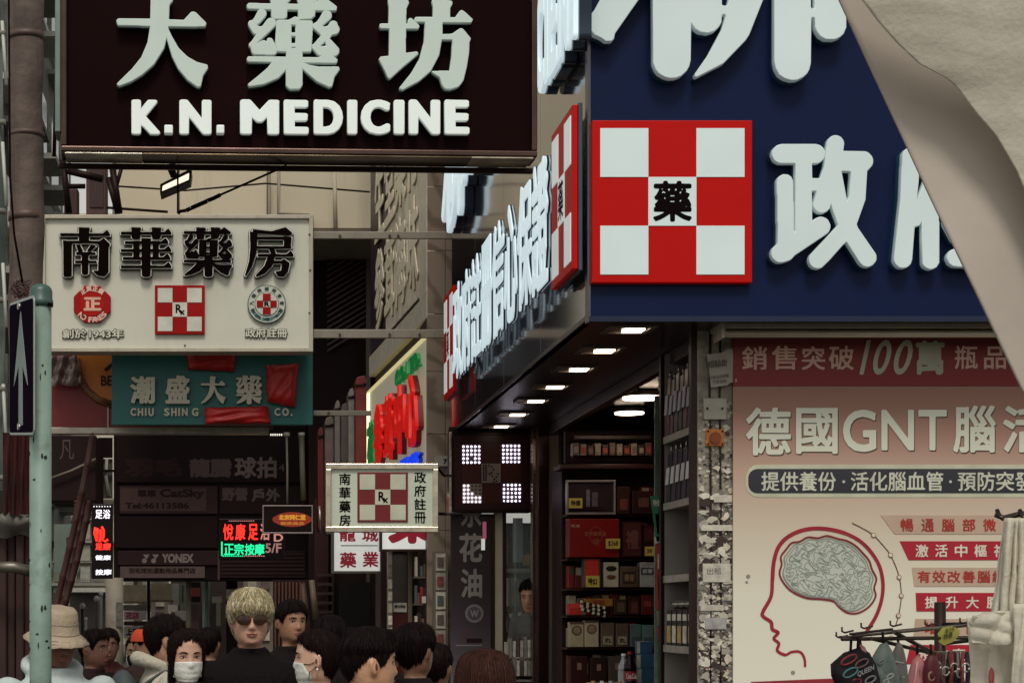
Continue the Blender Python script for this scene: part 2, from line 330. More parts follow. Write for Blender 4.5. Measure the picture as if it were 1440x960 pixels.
def Hs(x0, x1, y, t=4.5, tri=True):
    r = [('p', [(x0, y-t/2), (x0+2, y-t/2-.5), (x1-2, y-t/2), (x1, y), (x1-2, y+t/2), (x0, y+t/2)])]
    if tri: r.append(('p', [(x1-17, y), (x1-7, y-9), (x1-5, y-9), (x1, y-1), (x1, y+t/2), (x1-12, y+t/2)]))
    return r
def Vs(x, y0, y1, w):
    h = w/2
    return [('p', [(x-h-1.5, y0), (x+h+2, y0+.5), (x+h+1, y0+3), (x+h, y0+8), (x+h, y1-3), (x+h-3, y1), (x-h+3, y1), (x-h, y1-3), (x-h, y0+7)])]
HAND = {
 '大': [('p', [(495, 108), (500, 101), (640, 101), (775, 103), (808, 67), (822, 70), (865, 112), (862, 125), (700, 127), (500, 124)]),
       ('p', [(638, 5), (650, 2), (722, 10), (727, 18), (712, 36), (708, 100), (705, 150), (690, 215), (650, 280), (600, 325), (550, 356), (505, 373), (496, 368), (560, 305), (600, 255), (625, 195), (636, 130), (638, 40)]),
       ('p', [(703, 130), (722, 170), (750, 218), (790, 255), (830, 276), (870, 285), (872, 296), (852, 325), (842, 372), (830, 373), (790, 345), (752, 300), (725, 245), (705, 175)])],
 '坊': [('p', [(435, 22), (445, 18), (512, 24), (517, 32), (505, 55), (502, 240), (440, 262), (438, 60)]),
       ('p', [(398, 128), (402, 122), (515, 122), (518, 100), (528, 98), (560, 128), (556, 139), (402, 139)]),
       ('p', [(396, 265), (402, 258), (440, 254), (500, 242), (553, 235), (555, 242), (500, 288), (448, 335), (440, 344), (432, 338), (415, 300)]),
       ('p', [(616, 22), (626, 18), (695, 25), (698, 32), (688, 50), (686, 100), (622, 100), (622, 50)]),
       ('p', [(543, 98), (548, 93), (712, 94), (735, 62), (745, 66), (782, 98), (776, 110), (545, 110)]),
       ('p', [(588, 108), (656, 108), (655, 170), (642, 245), (608, 310), (560, 352), (492, 388), (480, 384), (530, 322), (565, 262), (584, 190)]),
       ('p', [(648, 164), (700, 160), (733, 137), (742, 139), (774, 176), (768, 190), (765, 240), (755, 300), (742, 350), (725, 372), (690, 384), (668, 382), (655, 362), (648, 335), (612, 314), (690, 312), (698, 250), (702, 181), (650, 180)])],
 '藥': [('p', [(1042, 48), (1048, 40), (1318, 42), (1352, 14), (1362, 12), (1410, 48), (1408, 62), (1045, 60)]),
       ('p', [(1138, 16), (1146, 11), (1212, 14), (1219, 20), (1206, 34), (1204, 90), (1192, 100), (1152, 100), (1143, 92), (1143, 34)]),
       ('p', [(1250, 16), (1258, 11), (1326, 14), (1333, 20), (1322, 34), (1320, 84), (1305, 96), (1262, 100), (1254, 92), (1255, 34)]),
       ('p', [(1165, 108), (1215, 106), (1240, 92), (1262, 98), (1252, 108), (1308, 108), (1311, 120), (1304, 232), (1168, 232), (1160, 200)]),
       ('n', [(1221, 122), (1244, 122), (1244, 158), (1221, 158)]), ('n', [(1221, 168), (1244, 168), (1244, 202), (1221, 202)]), ('n', [(1223, 213), (1244, 213), (1244, 223), (1223, 223)]),
       ('s', [(1102, 80, 17), (1085, 105, 13), (1062, 128, 10)]), ('s', [(1060, 122, 12), (1078, 148, 15), (1105, 150, 15)]),
       ('s', [(1140, 118, 19), (1112, 150, 15), (1064, 205, 8)]), ('s', [(1060, 208, 9), (1090, 228, 17), (1145, 228, 19), (1135, 190, 10)]), ('s', [(1078, 228, 18), (1110, 205, 14)]),
       ('s', [(1370, 84, 19), (1350, 108, 13), (1328, 130, 10)]), ('s', [(1326, 128, 12), (1358, 150, 16), (1402, 140, 19)]),
       ('s', [(1398, 122, 15), (1370, 165, 15), (1322, 212, 9)]), ('s', [(1322, 212, 11), (1345, 230, 17), (1400, 228, 20), (1378, 192, 11)]),
       ('p', [(1042, 266), (1046, 258), (1340, 258), (1366, 236), (1376, 236), (1413, 264), (1410, 277), (1046, 275)]),
       ('p', [(1205, 228), (1268, 228), (1268, 368), (1258, 383), (1218, 385), (1204, 372)]),
       ('p', [(1206, 272), (1206, 300), (1170, 340), (1110, 366), (1052, 376), (1046, 370), (1090, 335), (1130, 300), (1150, 274)]),
       ('p', [(1266, 276), (1300, 290), (1340, 296), (1418, 294), (1421, 304), (1400, 332), (1392, 370), (1382, 375), (1330, 352), (1290, 318), (1268, 295)])],
 '南': Hs(0, 100, 15)+Vs(48, 0, 30, 20)+Hs(8, 90, 30, 4.5, False)+Vs(15, 27, 100, 17)+[('p', [(72, 32), (88, 22), (100, 34), (97, 40), (97, 90), (88, 100), (74, 97), (66, 88), (76, 88), (78, 36)])]
       +[('p', [(32, 36), (40, 35), (46, 48), (38, 52)]), ('p', [(62, 35), (72, 38), (60, 50), (54, 48)])]+Hs(32, 72, 53, 4.5, False)+Hs(30, 74, 70, 4.5, False)+Vs(50, 52, 96, 13),
 '華': Hs(0, 100, 12)+Vs(30, 0, 24, 17)+Vs(70, 0, 24, 17)+Hs(8, 94, 31)+Hs(0, 100, 47)+Vs(31, 28, 64, 12)+Vs(69, 28, 64, 12)+Hs(4, 98, 63)+Hs(0, 100, 80)+Vs(50, 22, 100, 17),
 '房': [('p', [(16, 4), (55, 8), (84, 0), (98, 12), (92, 17), (16, 12)])]+Hs(16, 92, 22, 5, False)+[('p', [(10, 8), (26, 14), (24, 50), (14, 80), (2, 99), (0, 97), (8, 70), (11, 40)]), ('p', [(80, 18), (96, 20), (94, 42), (80, 42)])]
       +Hs(22, 96, 41, 4.5, False)+[('p', [(48, 40), (60, 44), (64, 54), (54, 54)])]+Hs(26, 100, 57)+[('p', [(48, 57), (62, 57), (56, 78), (40, 94), (24, 100), (22, 97), (40, 78)]), ('p', [(56, 68), (74, 68), (80, 64), (92, 72), (88, 90), (80, 100), (68, 99), (62, 90), (74, 88), (76, 73), (56, 73)])],
 '柳': [('s', [(852, -190, 22), (1000, -190, 22)]), ('s', [(940, -300, 25), (940, 94, 25)]), ('s', [(935, -180, 24), (905, -60, 26), (846, 40, 20)]), ('s', [(846, 40, 22), (852, 58, 8)]), ('s', [(945, -150, 20), (975, -60, 18)]),
       ('s', [(988, -230, 21), (988, 32, 21)]), ('s', [(985, -230, 20), (1060, -280, 20)]), ('s', [(1048, -230, 22), (1047, -10, 23), (1030, 50, 18), (1004, 88, 12), (974, 116, 2)]), ('s', [(990, 20, 5), (1050, 20, 5)]),
       ('s', [(1108, -250, 24), (1108, 98, 24)]), ('s', [(1108, -250, 22), (1161, -250, 22)]), ('s', [(1161, -250, 21), (1161, 42, 21)]), ('s', [(1108, 24, 5), (1161, 24, 5)])],
 '政': [('s', [(277, 463, 26), (376, 463, 26)]), ('s', [(341, 470, 22), (341, 705, 22)]), ('s', [(287, 545, 22), (291, 748, 22)]), ('s', [(345, 550, 16), (382, 552, 17)]), ('s', [(275, 749, 26), (391, 672, 26)]),
       ('s', [(434, 434, 23), (425, 500, 22), (394, 608, 24)]), ('s', [(440, 484, 27), (514, 484, 27)]), ('s', [(503, 490, 22), (497, 590, 22), (462, 682, 23), (382, 768, 24)]), ('s', [(430, 520, 20), (448, 620, 21), (478, 690, 23), (526, 762, 25)])],
 '府': [('s', [(655, 470, 25), (646, 600, 23), (630, 766, 25)]), ('s', [(655, 470, 25), (930, 470, 25)]), ('s', [(790, 400, 24), (790, 470, 24)]), ('s', [(716, 540, 19), (668, 655, 16)]), ('s', [(712, 590, 22), (712, 770, 24)]),
       ('s', [(770, 600, 20), (930, 600, 20)]), ('s', [(870, 540, 22), (870, 740, 22), (850, 768, 22), (786, 762, 24)]), ('s', [(770, 660, 18), (792, 700, 18)])],
}
for ch in ('大', '坊', '藥', '南', '華', '房', '柳', '政', '府'): pass

# common materials
RED = mat('#c01812', .35, var=.05, spec=.5); WHITE = mat('#dfe6e0', .4, var=.03); DARKRED = mat('#6a0d10', .4, var=.08)
BLACK = mat('#150e0e', .6, var=.1, spec=.1); DIRTYWHITE = mat('#c9c6b6', .5, var=.06, streak=.25)
STEEL = mat('#9a958a', .32, .9, var=.15, dirt=.3); GALV = mat('#8f8b80', .5, .3, var=.12, streak=.5)
CHROME = mat('#b5aa98', .18, 1.0, var=.2, scale=14, dirt=.35)
BROWNMETAL = mat('#33211e', .4, .4, var=.15); DARK = mat('#1b0d0c', .6, var=.2); DARK2 = mat('#26130f', .7, var=.2)

def checker(fr, a0, b0, a1, b1, c, th, red, white, parent, sym='rx', symmat=None, border=.055, name='checker_emblem', symbold=2, proud=.006):
    """red square plate with white corner and centre squares and a symbol in the middle"""
    w, h = a1-a0, b1-b0; q = MB(fr); q.box(a0, a1, b0, b1, c, c+th); pl = q.build(name, red, parent, bevel=min(.006, th/3))
    iw, ih = w*(1-2*border), h*(1-2*border); ia, ib = a0+w*border, b0+h*border
    for i, j in ((0, 0), (2, 0), (1, 1), (0, 2), (2, 2)):
        q = MB(fr); e = .0
        q.box(ia+iw*i/3+e, ia+iw*(i+1)/3-e, ib+ih*j/3+e, ib+ih*(j+1)/3-e, c+th, c+th+proud); q.build('white_square', white, pl)
    cc = c+th+proud+.002; ca, cb = ia+iw/3, ib+ih/3; cw, chh = iw/3, ih/3; sm = symmat or BLACK
    if sym == 'rx':
        line('R', fr, ca+cw*.22, cb+chh*.24, ca+cw*.62, cb+chh*.86, sm, pl, cc, 'letter', bold=3, n=70)
        line('x', fr, ca+cw*.52, cb+chh*.12, ca+cw*.84, cb+chh*.46, sm, pl, cc+.001, 'letter', bold=3, n=70)
    elif sym:
        line(sym, fr, ca+cw*.1, cb+chh*.08, ca+cw*.9, cb+chh*.92, sm, pl, cc, 'character', bold=symbold, n=110)
    return pl
def signbox(pf, rect, depth, fw, panel, frame, parent, side=None, proud=.02):
    """light box: body, face panel and four mitred frame bars"""
    a0, b0, a1, b1 = pf.a(rect[0]), pf.b(rect[3]), pf.a(rect[2]), pf.b(rect[1]); fr = pf.fr
    q = MB(fr); q.box(a0+.004, a1-.004, b0+.004, b1-.004, -depth, -.012); q.build('casing', side or frame, parent, bevel=.006)
    q = MB(fr); q.box(a0+fw, a1-fw, b0+fw, b1-fw, -.012, 0); q.build('face_panel', panel, parent)
    bars = [(a0, a1, b1-fw, b1), (a0, a1, b0, b0+fw), (a0, a0+fw, b0+fw, b1-fw), (a1-fw, a1, b0+fw, b1-fw)]
    for x0, x1, y0, y1 in bars:
        q = MB(fr); q.box(x0, x1, y0, y1, -.012, proud); q.build('frame_bar', frame, parent, bevel=.004)
    return a0, b0, a1, b1

def on(fr, px, py):
    """where the line of sight through a photo pixel meets the plane of a frame -> (a, b)"""
    d = Vector(((px-CX)/F, 1, (CY-py)/F)); o = Vector((0, 0, H)); t = (fr.o-o).dot(fr.n)/d.dot(fr.n); q = o+d*t-fr.o
    return q.dot(fr.u), q.dot(fr.v)
def fbox(px0, py0, px1, py1, Y, D, name, mt, parent, bevel=0, c=0, label=None):
    q = MB(front(Y)); k = F/Y
    q.box((px0-CX)/k, (px1-CX)/k, (CY-py1)/k, (CY-py0)/k, c-D, c); return q.build(name, mt, parent, bevel=bevel, label=label)
def ftube(pts, r, name, mt, parent, n=10, **kw):
    q = MB(); q.tube([P(*p) for p in pts], r, n, **kw); return q.build(name, mt, parent)

# ================================================================= SETTING
q = MB(); q.box(-400, 400, -300, 1500, -1, 0); q.build('ground', mat('#4b4742', .85, var=.2, scale=1.5, bump=.4), kind='structure')
q = MB(); q.box(2.2, 8.0, 2, 21.2, .004, .13); q.build('pavement', mat('#6e675c', .8, var=.15, scale=3), kind='structure', bevel=.02)

# ----------------------------------------------------------------- corner shop building on the right
SX = 2.49
bd = thing('shop_building', 'dark corner shop building carrying the big blue pharmacy sign', 'building', (3.5, 13.6, 0))
q = MB(); q.box(2.56, 9, 13.08, 21.2, 3.76, 22); q.build('upper_wall', mat('#4a4038', .7, var=.15), bd)
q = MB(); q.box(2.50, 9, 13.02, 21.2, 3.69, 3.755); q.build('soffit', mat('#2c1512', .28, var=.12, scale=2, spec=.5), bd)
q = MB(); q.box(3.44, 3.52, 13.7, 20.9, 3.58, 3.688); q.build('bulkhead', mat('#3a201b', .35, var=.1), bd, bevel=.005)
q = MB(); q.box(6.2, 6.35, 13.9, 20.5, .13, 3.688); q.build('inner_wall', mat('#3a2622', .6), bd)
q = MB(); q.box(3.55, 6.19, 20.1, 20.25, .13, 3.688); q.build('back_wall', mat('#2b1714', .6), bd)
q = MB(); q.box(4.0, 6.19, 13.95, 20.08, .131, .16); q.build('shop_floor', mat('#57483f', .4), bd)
# corner column beside the shop opening and dark frame posts
fbox(771, 588, 796, 990, 20.3, .3, 'column', mat('#8d7c6e', .45, var=.08, scale=3, streak=.3), bd, .01)
fbox(757, 596, 771, 990, 20.25, .2, 'door_post', mat('#351a17', .25, .3, var=.2), bd, .006)
fbox(749, 600, 757, 990, 20.35, .15, 'door_post', mat('#5a4540', .2, .7, var=.3, scale=5), bd, .004)
fbox(696, 715, 707, 990, 20.95, .12, 'door_post', mat('#b3ab95', .4, var=.06), bd, .004)
fbox(707.5, 715, 712, 990, 20.93, .1, 'door_post', mat('#33201d', .4, .3), bd, .003)
fbox(690, 722, 696, 990, 20.94, .12, 'door_post', mat('#3e2f26', .3, .5), bd, .003)
fbox(712, 722, 749, 990, 21.02, .02, 'glass_pane', GLASS, bd)
fbox(632, 600, 800, 612, 20.8, .1, 'lintel', mat('#24110f', .4), bd, .005)
# pillar with the remains of many bills
PY = 13.6; pk = F/PY
fbox(981, 459, 1031, 1000, PY, .12, 'pillar', mat('#8f887b', .75, var=.28, scale=9, bump=.6, dirt=.8), bd, .008)
fbox(1031, 458, 1700, 1200, PY+.02, .1, 'front_wall', mat('#8c8478', .7), bd)
fbox(972, 459, 980.5, 1000, PY+.02, .08, 'pillar_edge', mat('#2c1b18', .4), bd, .004)
rs = random.Random(5)
q = MB(front(PY)); mats = [mat(c, .8, var=.12, scale=20) for c in ('#cfcabc', '#b9b3a4', '#a29b8e', '#74706a', '#5a524e', '#3b3533', '#c4b9a6', '#344070', '#8a4038')]
for i in range(1500):
    t = rs.random()**.5; y = 650+t*350; x = 982+rs.random()*48
    if rs.random() < .12: y = 560+rs.random()*120
    s_ = (1.4+4.2*rs.random()**2)*(1.8 if rs.random() < .1 else 1); n = rs.randint(3, 6); a0 = rs.random()*6.28
    pts = [((min(1030.5, max(981.5, x+s_*rs.uniform(.3, 1.7)*math.cos(a0+6.28*j/n)))-CX)/pk, (CY-(y+s_*rs.uniform(.4, 1.1)*math.sin(a0+6.28*j/n)))/pk) for j in range(n)]
    z_ = .0005+.000012*i; q.add([(a_, b_, z_) for a_, b_ in pts], [range(len(pts))], rs.choices(range(9), [6, 7, 7, 5, 6, 6, 5, .35, .4])[0])
for i in range(46):
    x = 984+rs.random()*44; y = 662+rs.random()**.8*290; a_, b_ = rs.uniform(4, 13), rs.uniform(3, 8); n = rs.randint(9, 15)
    pts = [((min(1030.5, max(981.5, x+a_*rs.uniform(.45, 1.1)*math.cos(6.28*j/n)))-CX)/pk, (CY-(y+b_*rs.uniform(.4, 1.15)*math.sin(6.28*j/n)))/pk) for j in range(n)]
    q.add([(u, v, .0196+.0001*i) for u, v in pts], [range(n)], rs.choices(range(9), [8, 7, 5, 2, 4, 4, 5, .3, .3])[0])
q.build('torn_bill', mats, bd, kind='stuff', fix=False)
pl_ = PF(PY)
for (x0, y0, x1, y1, c, t) in ((985, 738, 1029, 746, '#cac5b6', ''), (987, 792, 1026, 818, '#bdb7aa', '出租'), (1003, 696, 1028, 706, '#c2bcae', ''), (984, 850, 1016, 858, '#b7b0a2', ''), (990, 868, 1020, 884, '#9c9a98', '')):
    b_ = fbox(x0, y0, x1, y1, PY, .002, 'poster_scrap', mat(c, .8, var=.15, scale=25, dirt=.5), bd, c=.026)
    if t: flat(t, pl_, (x0+6, y0+6, x0+26, y0+15), mat('#6a6762', .8), b_, c=.029)
# blue front sign
pf = PF(13.0)
sg = thing('pharmacy_sign', 'large navy blue sign board with white raised characters and red checker emblem', 'sign', (4, 12.9, 3.69))
NAVY = mat('#0f2450', .4, var=.10, scale=.7, spec=.2, streak=.12)
q = MB(); q.box(SX+.01, 8.5, 13.0, 13.075, 3.69, 8.4); q.build('face_panel', NAVY, sg)
q = MB(); q.box(SX+.0, 8.5, 12.975, 12.999, 3.662, 3.7); q.build('lower_trim', mat('#20304f', .3, .3), sg)
q = MB(); q.box(SX-.012, SX+.01, 12.985, 13.075, 3.66, 8.4); q.build('corner_trim', mat('#5a5458', .25, .7), sg)
LET = mat('#cfdedd', .35, var=.05, scale=1.2, spec=.4, emit=.09, ecol='#cfe4ea'); EDGE = mat('#2f5668', .3, var=.08)
def raised(ch, rect, pf, depth, parent, face=LET, edge=EDGE, c=.0, hand=True, bold=0, by=None, bevel=.006, n=150, halo=0):
    a0, b0, a1, b1 = pf.a(rect[0]), pf.b(rect[3]), pf.a(rect[2]), pf.b(rect[1])
    L_ = glyph(ch, bold, by, n, 'hand' if hand else None)
    o = solid(L_, pf.fr, a0, b0, a1, b1, c+depth*.55, depth*.45, face, 'character', parent, bevel)
    e = halo
    e = .007; solid(L_, pf.fr, a0-e, b0-e, a1+e, b1+e, c, depth*.54, edge, 'character_return', o, 0)
    return o
raised('柳', (822, -305, 1182, 120), pf, .13, sg, bevel=.005, n=300)
raised('政', (1079, 197, 1224, 381), pf, .11, sg, bevel=.005, n=240)
raised('府', (1250, 180, 1415, 382), pf, .11, sg, bevel=.005, n=240)
REDL = mat('#b40600', .4, var=.04, spec=.15, emit=.08); SQ = mat('#cfdfde', .3, var=.04, scale=1.5, emit=.12)
checker(pf.fr, pf.a(830), pf.b(400), pf.a(1054), pf.b(173), .0, .07, REDL, SQ, sg, sym='藥', symbold=3, border=.05)

# side sign, seen at a glancing angle
sf = Frame((SX, 0, H), (0, -1, 0))
ss = thing('pharmacy_side_sign', 'glossy grey side sign board with glowing white characters running down the street', 'sign', (2.45, 17, 3.69))
GLOSS = mat('#5c5862', .09, .85, var=.05, scale=.6, coat=.3)
for i, (y0, y1) in enumerate(((13.01, 15.05), (15.055, 17.1), (17.105, 19.15), (19.155, 21.2))):
    for z0, z1 in ((3.69, 4.9), (4.905, 8.4)):
        q = MB(); q.box(SX, SX+.06, y0, y1, z0, z1); q.build('cladding_panel', GLOSS, ss, bevel=.003)
q = MB(); q.box(SX-.008, SX+.0, 13.0, 21.2, 3.685, 3.72); q.build('lower_trim', mat('#4c4444', .3, .6), ss)
sp_ = Frame((2.37, 0, H), (0, -1, 0))        # plane of the letter faces
GLOW = mat('#d6e8ec', .3, var=.02, emit=.5, ecol='#d8ecf4'); GLOWE = mat('#b9ced8', .3, emit=.22, ecol='#c8dcec'); SHINE = mat('#3d4a58', .25, .5)
def side_at(Y0, Y1, z0, z1): return -Y1, z0-H, -Y0, z1-H
zl0, zl1 = 4.055, 5.17
for (Y0, Y1, e) in ((13.0, 13.86, 0), (20.1, 20.98, 1)):
    a0, b0, a1, b1 = side_at(Y0, Y1, zl0-.02, zl1+.02)
    q = MB(sp_); q.box(a0-.01, a1+.01, b0-.012, b1+.012, -.075, -.045); q.build('backing_plate', SHINE, ss, bevel=.004)
    checker(sp_, a0, b0, a1, b1, -.044, .04, REDL, mat('#dde4e4', .3, emit=.3), ss, sym='藥')
ctx = '政府註冊信心保證'; n_ = len(ctx); Ya, Yb = 20.02, 13.95; st = (Ya-Yb)/n_
for i, ch in enumerate(ctx):
    Y1 = Ya-st*i-.015; Y0 = Ya-st*(i+1)+.015
    a0, b0, a1, b1 = side_at(Y0, Y1, zl0+.06, zl1-.04)
    L_ = glyph(ch, 2.6, 2.2, 110)
    o = solid(L_, sp_, a0, b0, a1, b1, .0, .012, GLOW, 'character', ss, 0)
    solid(L_, sp_, a0-.004, b0-.004, a1+.004, b1+.004, -.016, .0155, SHINE, 'character_return', o, 0)
    solid(L_, sp_, a0, b0, a1, b1, -.028, .0115, GLOWE, 'character_return', o, 0)
    solid(L_, sp_, a0-.004, b0-.004, a1+.004, b1+.004, -.036, .0075, SHINE, 'character_return', o, 0)
# upper row: 柳 far away, english letters near
for ch, Y0, Y1, z0, z1, hd in (('柳', 18.9, 20.9, 5.78, 7.6, True), ('府', 17.2, 18.6, 6.0, 7.4, True)):
    a0, b0, a1, b1 = side_at(Y0, Y1, z0, z1); L_ = glyph(ch, 0, None, 200, 'hand')
    o = solid(L_, sp_, a0, b0, a1, b1, -.01, .04, GLOW, 'character', ss, .004); solid(L_, sp_, a0-.01, b0-.01, a1+.01, b1+.01, -.11, .09, SHINE, 'character_return', o, 0)
for i, ch in enumerate('CIENT'):
    Ys = [14.38, 13.99, 13.82, 13.42, 13.0][i]; w = [.36, .14, .36, .38, .34][i]
    a0, b0, a1, b1 = side_at(Ys-w, Ys, 5.60, 6.38); L_ = glyph(ch, 4, 4, 90)
    o = solid(L_, sp_, a0, b0, a1, b1, -.005, .03, GLOW, 'letter', ss, .003); solid(L_, sp_, a0-.01, b0-.01, a1+.01, b1+.01, -.10, .085, SHINE, 'letter_return', o, 0)
# seven square downlights in the soffit
LENS = mat('#fff1dc', .4, emit=6, ecol='#ffeacc')
dl = thing('soffit_light', 'square recessed downlight in the dark soffit, nearest one under the blue sign corner', 'ceiling light', (2.87, 13.45, 3.69), 'downlights in a row along the soffit')
q = MB(); 
for b in ((-.17, .17, -.17, -.13), (-.17, .17, .13, .17), (-.17, -.13, -.13, .13), (.13, .17, -.13, .13)): q.box(2.87+b[0], 2.87+b[1], 13.45+b[2], 13.45+b[3], 3.668, 3.689)
q.build('frame', mat('#6b5c54', .35, .4), dl, bevel=.004)
q = MB(); q.box(2.87-.129, 2.87+.129, 13.45-.129, 13.45+.129, 3.679, 3.6885); q.build('reflector', mat('#54463f', .3, .6), dl)
q = MB(); q.box(2.87-.04, 2.87+.10, 13.45-.075, 13.45+.075, 3.664, 3.678); q.build('lens', LENS, dl)
ords = ['second downlight', 'third downlight', 'fourth downlight', 'fifth downlight', 'sixth downlight', 'seventh and farthest downlight']
for i, Y in enumerate((14.5, 15.6, 16.8, 17.9, 19.1, 20.3)):
    c = copy_tree(dl); c.location = (2.87+.006*i, Y, 3.69); c['label'] = ords[i]+' from the blue sign corner in the dark soffit, square and glowing'
# round lamps inside the shop
for i, (x, y, r, Y) in enumerate(((903, 555, .2, 17.3), (885, 575, .16, 18.6), (948, 541, .14, 16.7))):
    t = thing('ceiling_lamp', ['wide round lamp glowing under the shop ceiling inside', 'dimmer round lamp farther back under the shop ceiling', 'small round ceiling lamp just left of the wall shelf'][i], 'ceiling lamp', (X(x, Y), Y, 3.688), 'lamps inside the shop')
    q = MB(); q.tube([(X(x, Y), Y, 3.685), (X(x, Y), Y, 3.64)], r, 20); q.build('rim', mat('#5a4a44', .4), t)
    q = MB(); q.tube([(X(x, Y), Y, 3.639), (X(x, Y), Y, 3.625)], r*.9, 20); q.build('diffuser', mat('#ffe9d0', .5, emit=[14, 8, 8][i], ecol='#ffe4c8'), t)

# ----------------------------------------------------------------- rolled awning and poster wall
aw = thing('roller_awning', 'folded beige roller awning cassette above the health poster', 'awning', (5, 13.3, 3.6))
AWM = mat('#a39a88', .4, .2, var=.06, streak=.2); k = F/13.25; q = MB(front(13.25))
a0, a1 = (1013-CX)/k, 8.0
q.prism([(0, 0)]*0 or [(a0, (CY-452)/k), (a1, (CY-452)/k), (a1, (CY-461.5)/k), (a0, (CY-461.5)/k)], -.3, 0); q.build('cassette', AWM, aw, bevel=.012)
q = MB(front(13.25)); q.box(a0+.01, a1, (CY-464.5)/k, (CY-462)/k, -.28, -.02); q.build('valance_slot', mat('#33221d', .6), aw)
q = MB(front(13.2)); q.tube([((1018-CX)/k, (CY-470)/k, -.03), (a1, (CY-470)/k, -.03)], .026, 14); q.build('front_bar', mat('#b5ac99', .35, .3, var=.05), aw)
q = MB(front(13.22)); q.prism([((1012-CX)/k, (CY-450)/k), ((1017-CX)/k, (CY-450)/k), ((1021-CX)/k, (CY-474)/k), ((1014-CX)/k, (CY-477)/k)], -.25, .0); q.build('end_bracket', mat('#a79f96', .4, .4), aw, bevel=.006)
# poster
YP = 13.55; pp = PF(YP)
po = thing('wall_poster', 'big health poster with a red outlined head and brain on the shop wall', 'poster', (X(1235, YP), YP, .8))
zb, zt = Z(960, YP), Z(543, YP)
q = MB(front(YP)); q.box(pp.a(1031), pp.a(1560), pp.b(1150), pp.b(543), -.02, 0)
q.build('sheet', gradmat(zb-.2, zt, [(0, '#e4e1d2'), (.36, '#ddd8c6'), (.54, '#cfc2ae'), (.7, '#bea492'), (.85, '#a98172'), (1, '#966a5a')]), po)  # printed salmon to cream gradient with some shade painted in towards the top
q = MB(front(YP)); q.box(pp.a(1031), pp.a(1560), pp.b(542.6), pp.b(474), -.02, .004); hb = q.build('header_band', gradmat(Z(543, YP), Z(474, YP), [(0, '#7c1613'), (.5, '#7a1c17'), (1, '#5e1210')]), po)
CRM = mat('#c9a292', .6, var=.05); CRM2 = mat('#c6c2ab', .5, var=.04)
for ch, r_ in zip('銷售突破', ((1043, 487, 1078, 520), (1085, 486, 1120, 520), (1127, 487, 1160, 520), (1165, 486, 1200, 520))):
    flat(ch, pp, r_, CRM, hb, c=.009, name='character', bold=1.5, n=80)
zs = Frame(P(1205, 527, YP), (1, 0, 0), v=(0, 0, 1)); sh = .22
for ch, x0, x1 in (('1', 1208, 1224), ('0', 1227, 1253), ('0', 1256, 1283)):
    kk = ('it', ch)
    if kk not in LC: LC[kk] = [np.array([(x+y*.32, y) for x, y in l]) for l in loops_of(dilate(text_field(ch, 100), 2))]
    solid(LC[kk], pp.fr, pp.a(x0), pp.b(527), pp.a(x1), pp.b(478), .009, 0, mat('#a5a58f', .4), 'numeral', hb)
solid(glyph('萬', 4, 4, 100), pp.fr, pp.a(1287), pp.b(527), pp.a(1328), pp.b(479), .009, 0, mat('#9b9a86', .4), 'character', hb)
for ch, r_ in zip('瓶品牌', ((1342, 486, 1374, 519), (1383, 487, 1414, 519), (1424, 486, 1458, 519))): flat(ch, pp, r_, CRM, hb, c=.009, name='character', bold=1.5, n=80)
big = [('德', 1049, 1112, 573, 640), ('國', 1119, 1178, 573, 638), ('G', 1185, 1232, 576, 635), ('N', 1239, 1285, 576, 633), ('T', 1291, 1331, 576, 633), ('腦', 1340, 1400, 570, 636), ('活', 1410, 1472, 570, 636)]
for ch, x0, x1, y0, y1 in big:
    L_ = glyph(ch, 3.2, 3.2, 130)
    solid(L_, pp.fr, pp.a(x0+1.5), pp.b(y1+1.5), pp.a(x1+1.5), pp.b(y0+1.5), .003, 0, mat('#5c4438', .6), 'drop_print', po)
    solid(L_, pp.fr, pp.a(x0), pp.b(y1), pp.a(x1), pp.b(y0), .006, 0, mat('#d8dac8', .5, var=.03), 'character', po)
def pill(x0, y0, x1, y1, r, c, mt, name):
    q = MB(pp.fr); pts = []
    for cx, cy, a in ((x1-r, y0+r, 0), (x0+r, y0+r, 90), (x0+r, y1-r, 180), (x1-r, y1-r, 270)):
        for j in range(7): t = R(a+j*15); pts.append((pp.a(cx+r*math.cos(t)), pp.b(cy-r*math.sin(t))))
    q.prism(pts, 0, c); return q.build(name, mt, po)
pill(1049, 653, 1530, 699, 18, .003, mat('#bdbda6', .5), 'text_bar_edge'); pb = pill(1052, 659, 1530, 693, 13, .006, gradmat(Z(693, YP), Z(659, YP), [(0, '#20222c'), (1, '#2a2a34')]), 'text_bar')
xs = 1070
for tx, x0, x1 in (('提供養份', 1070, 1175), ('·', 1184, 1188), ('活化腦血管', 1196, 1326), ('·', 1334, 1338), ('預防突發', 1346, 1452)):
    flat(tx, pp, (x0, 663, x1, 690) if tx != '·' else (x0, 675, x1, 679), mat('#c2c3b2', .5), pb, c=.009, bold=1, n=64)
def para(pts, c, mt, name): q = MB(pp.fr); q.prism([(pp.a(x), pp.b(y)) for x, y in pts], 0, c); return q.build(name, mt, po)
TAN = mat('#b9a08c', .5, var=.05); CRIM = mat('#a51027', .45, var=.05); TXR = mat('#a02a20', .5); TXW = mat('#d3cabb', .5)
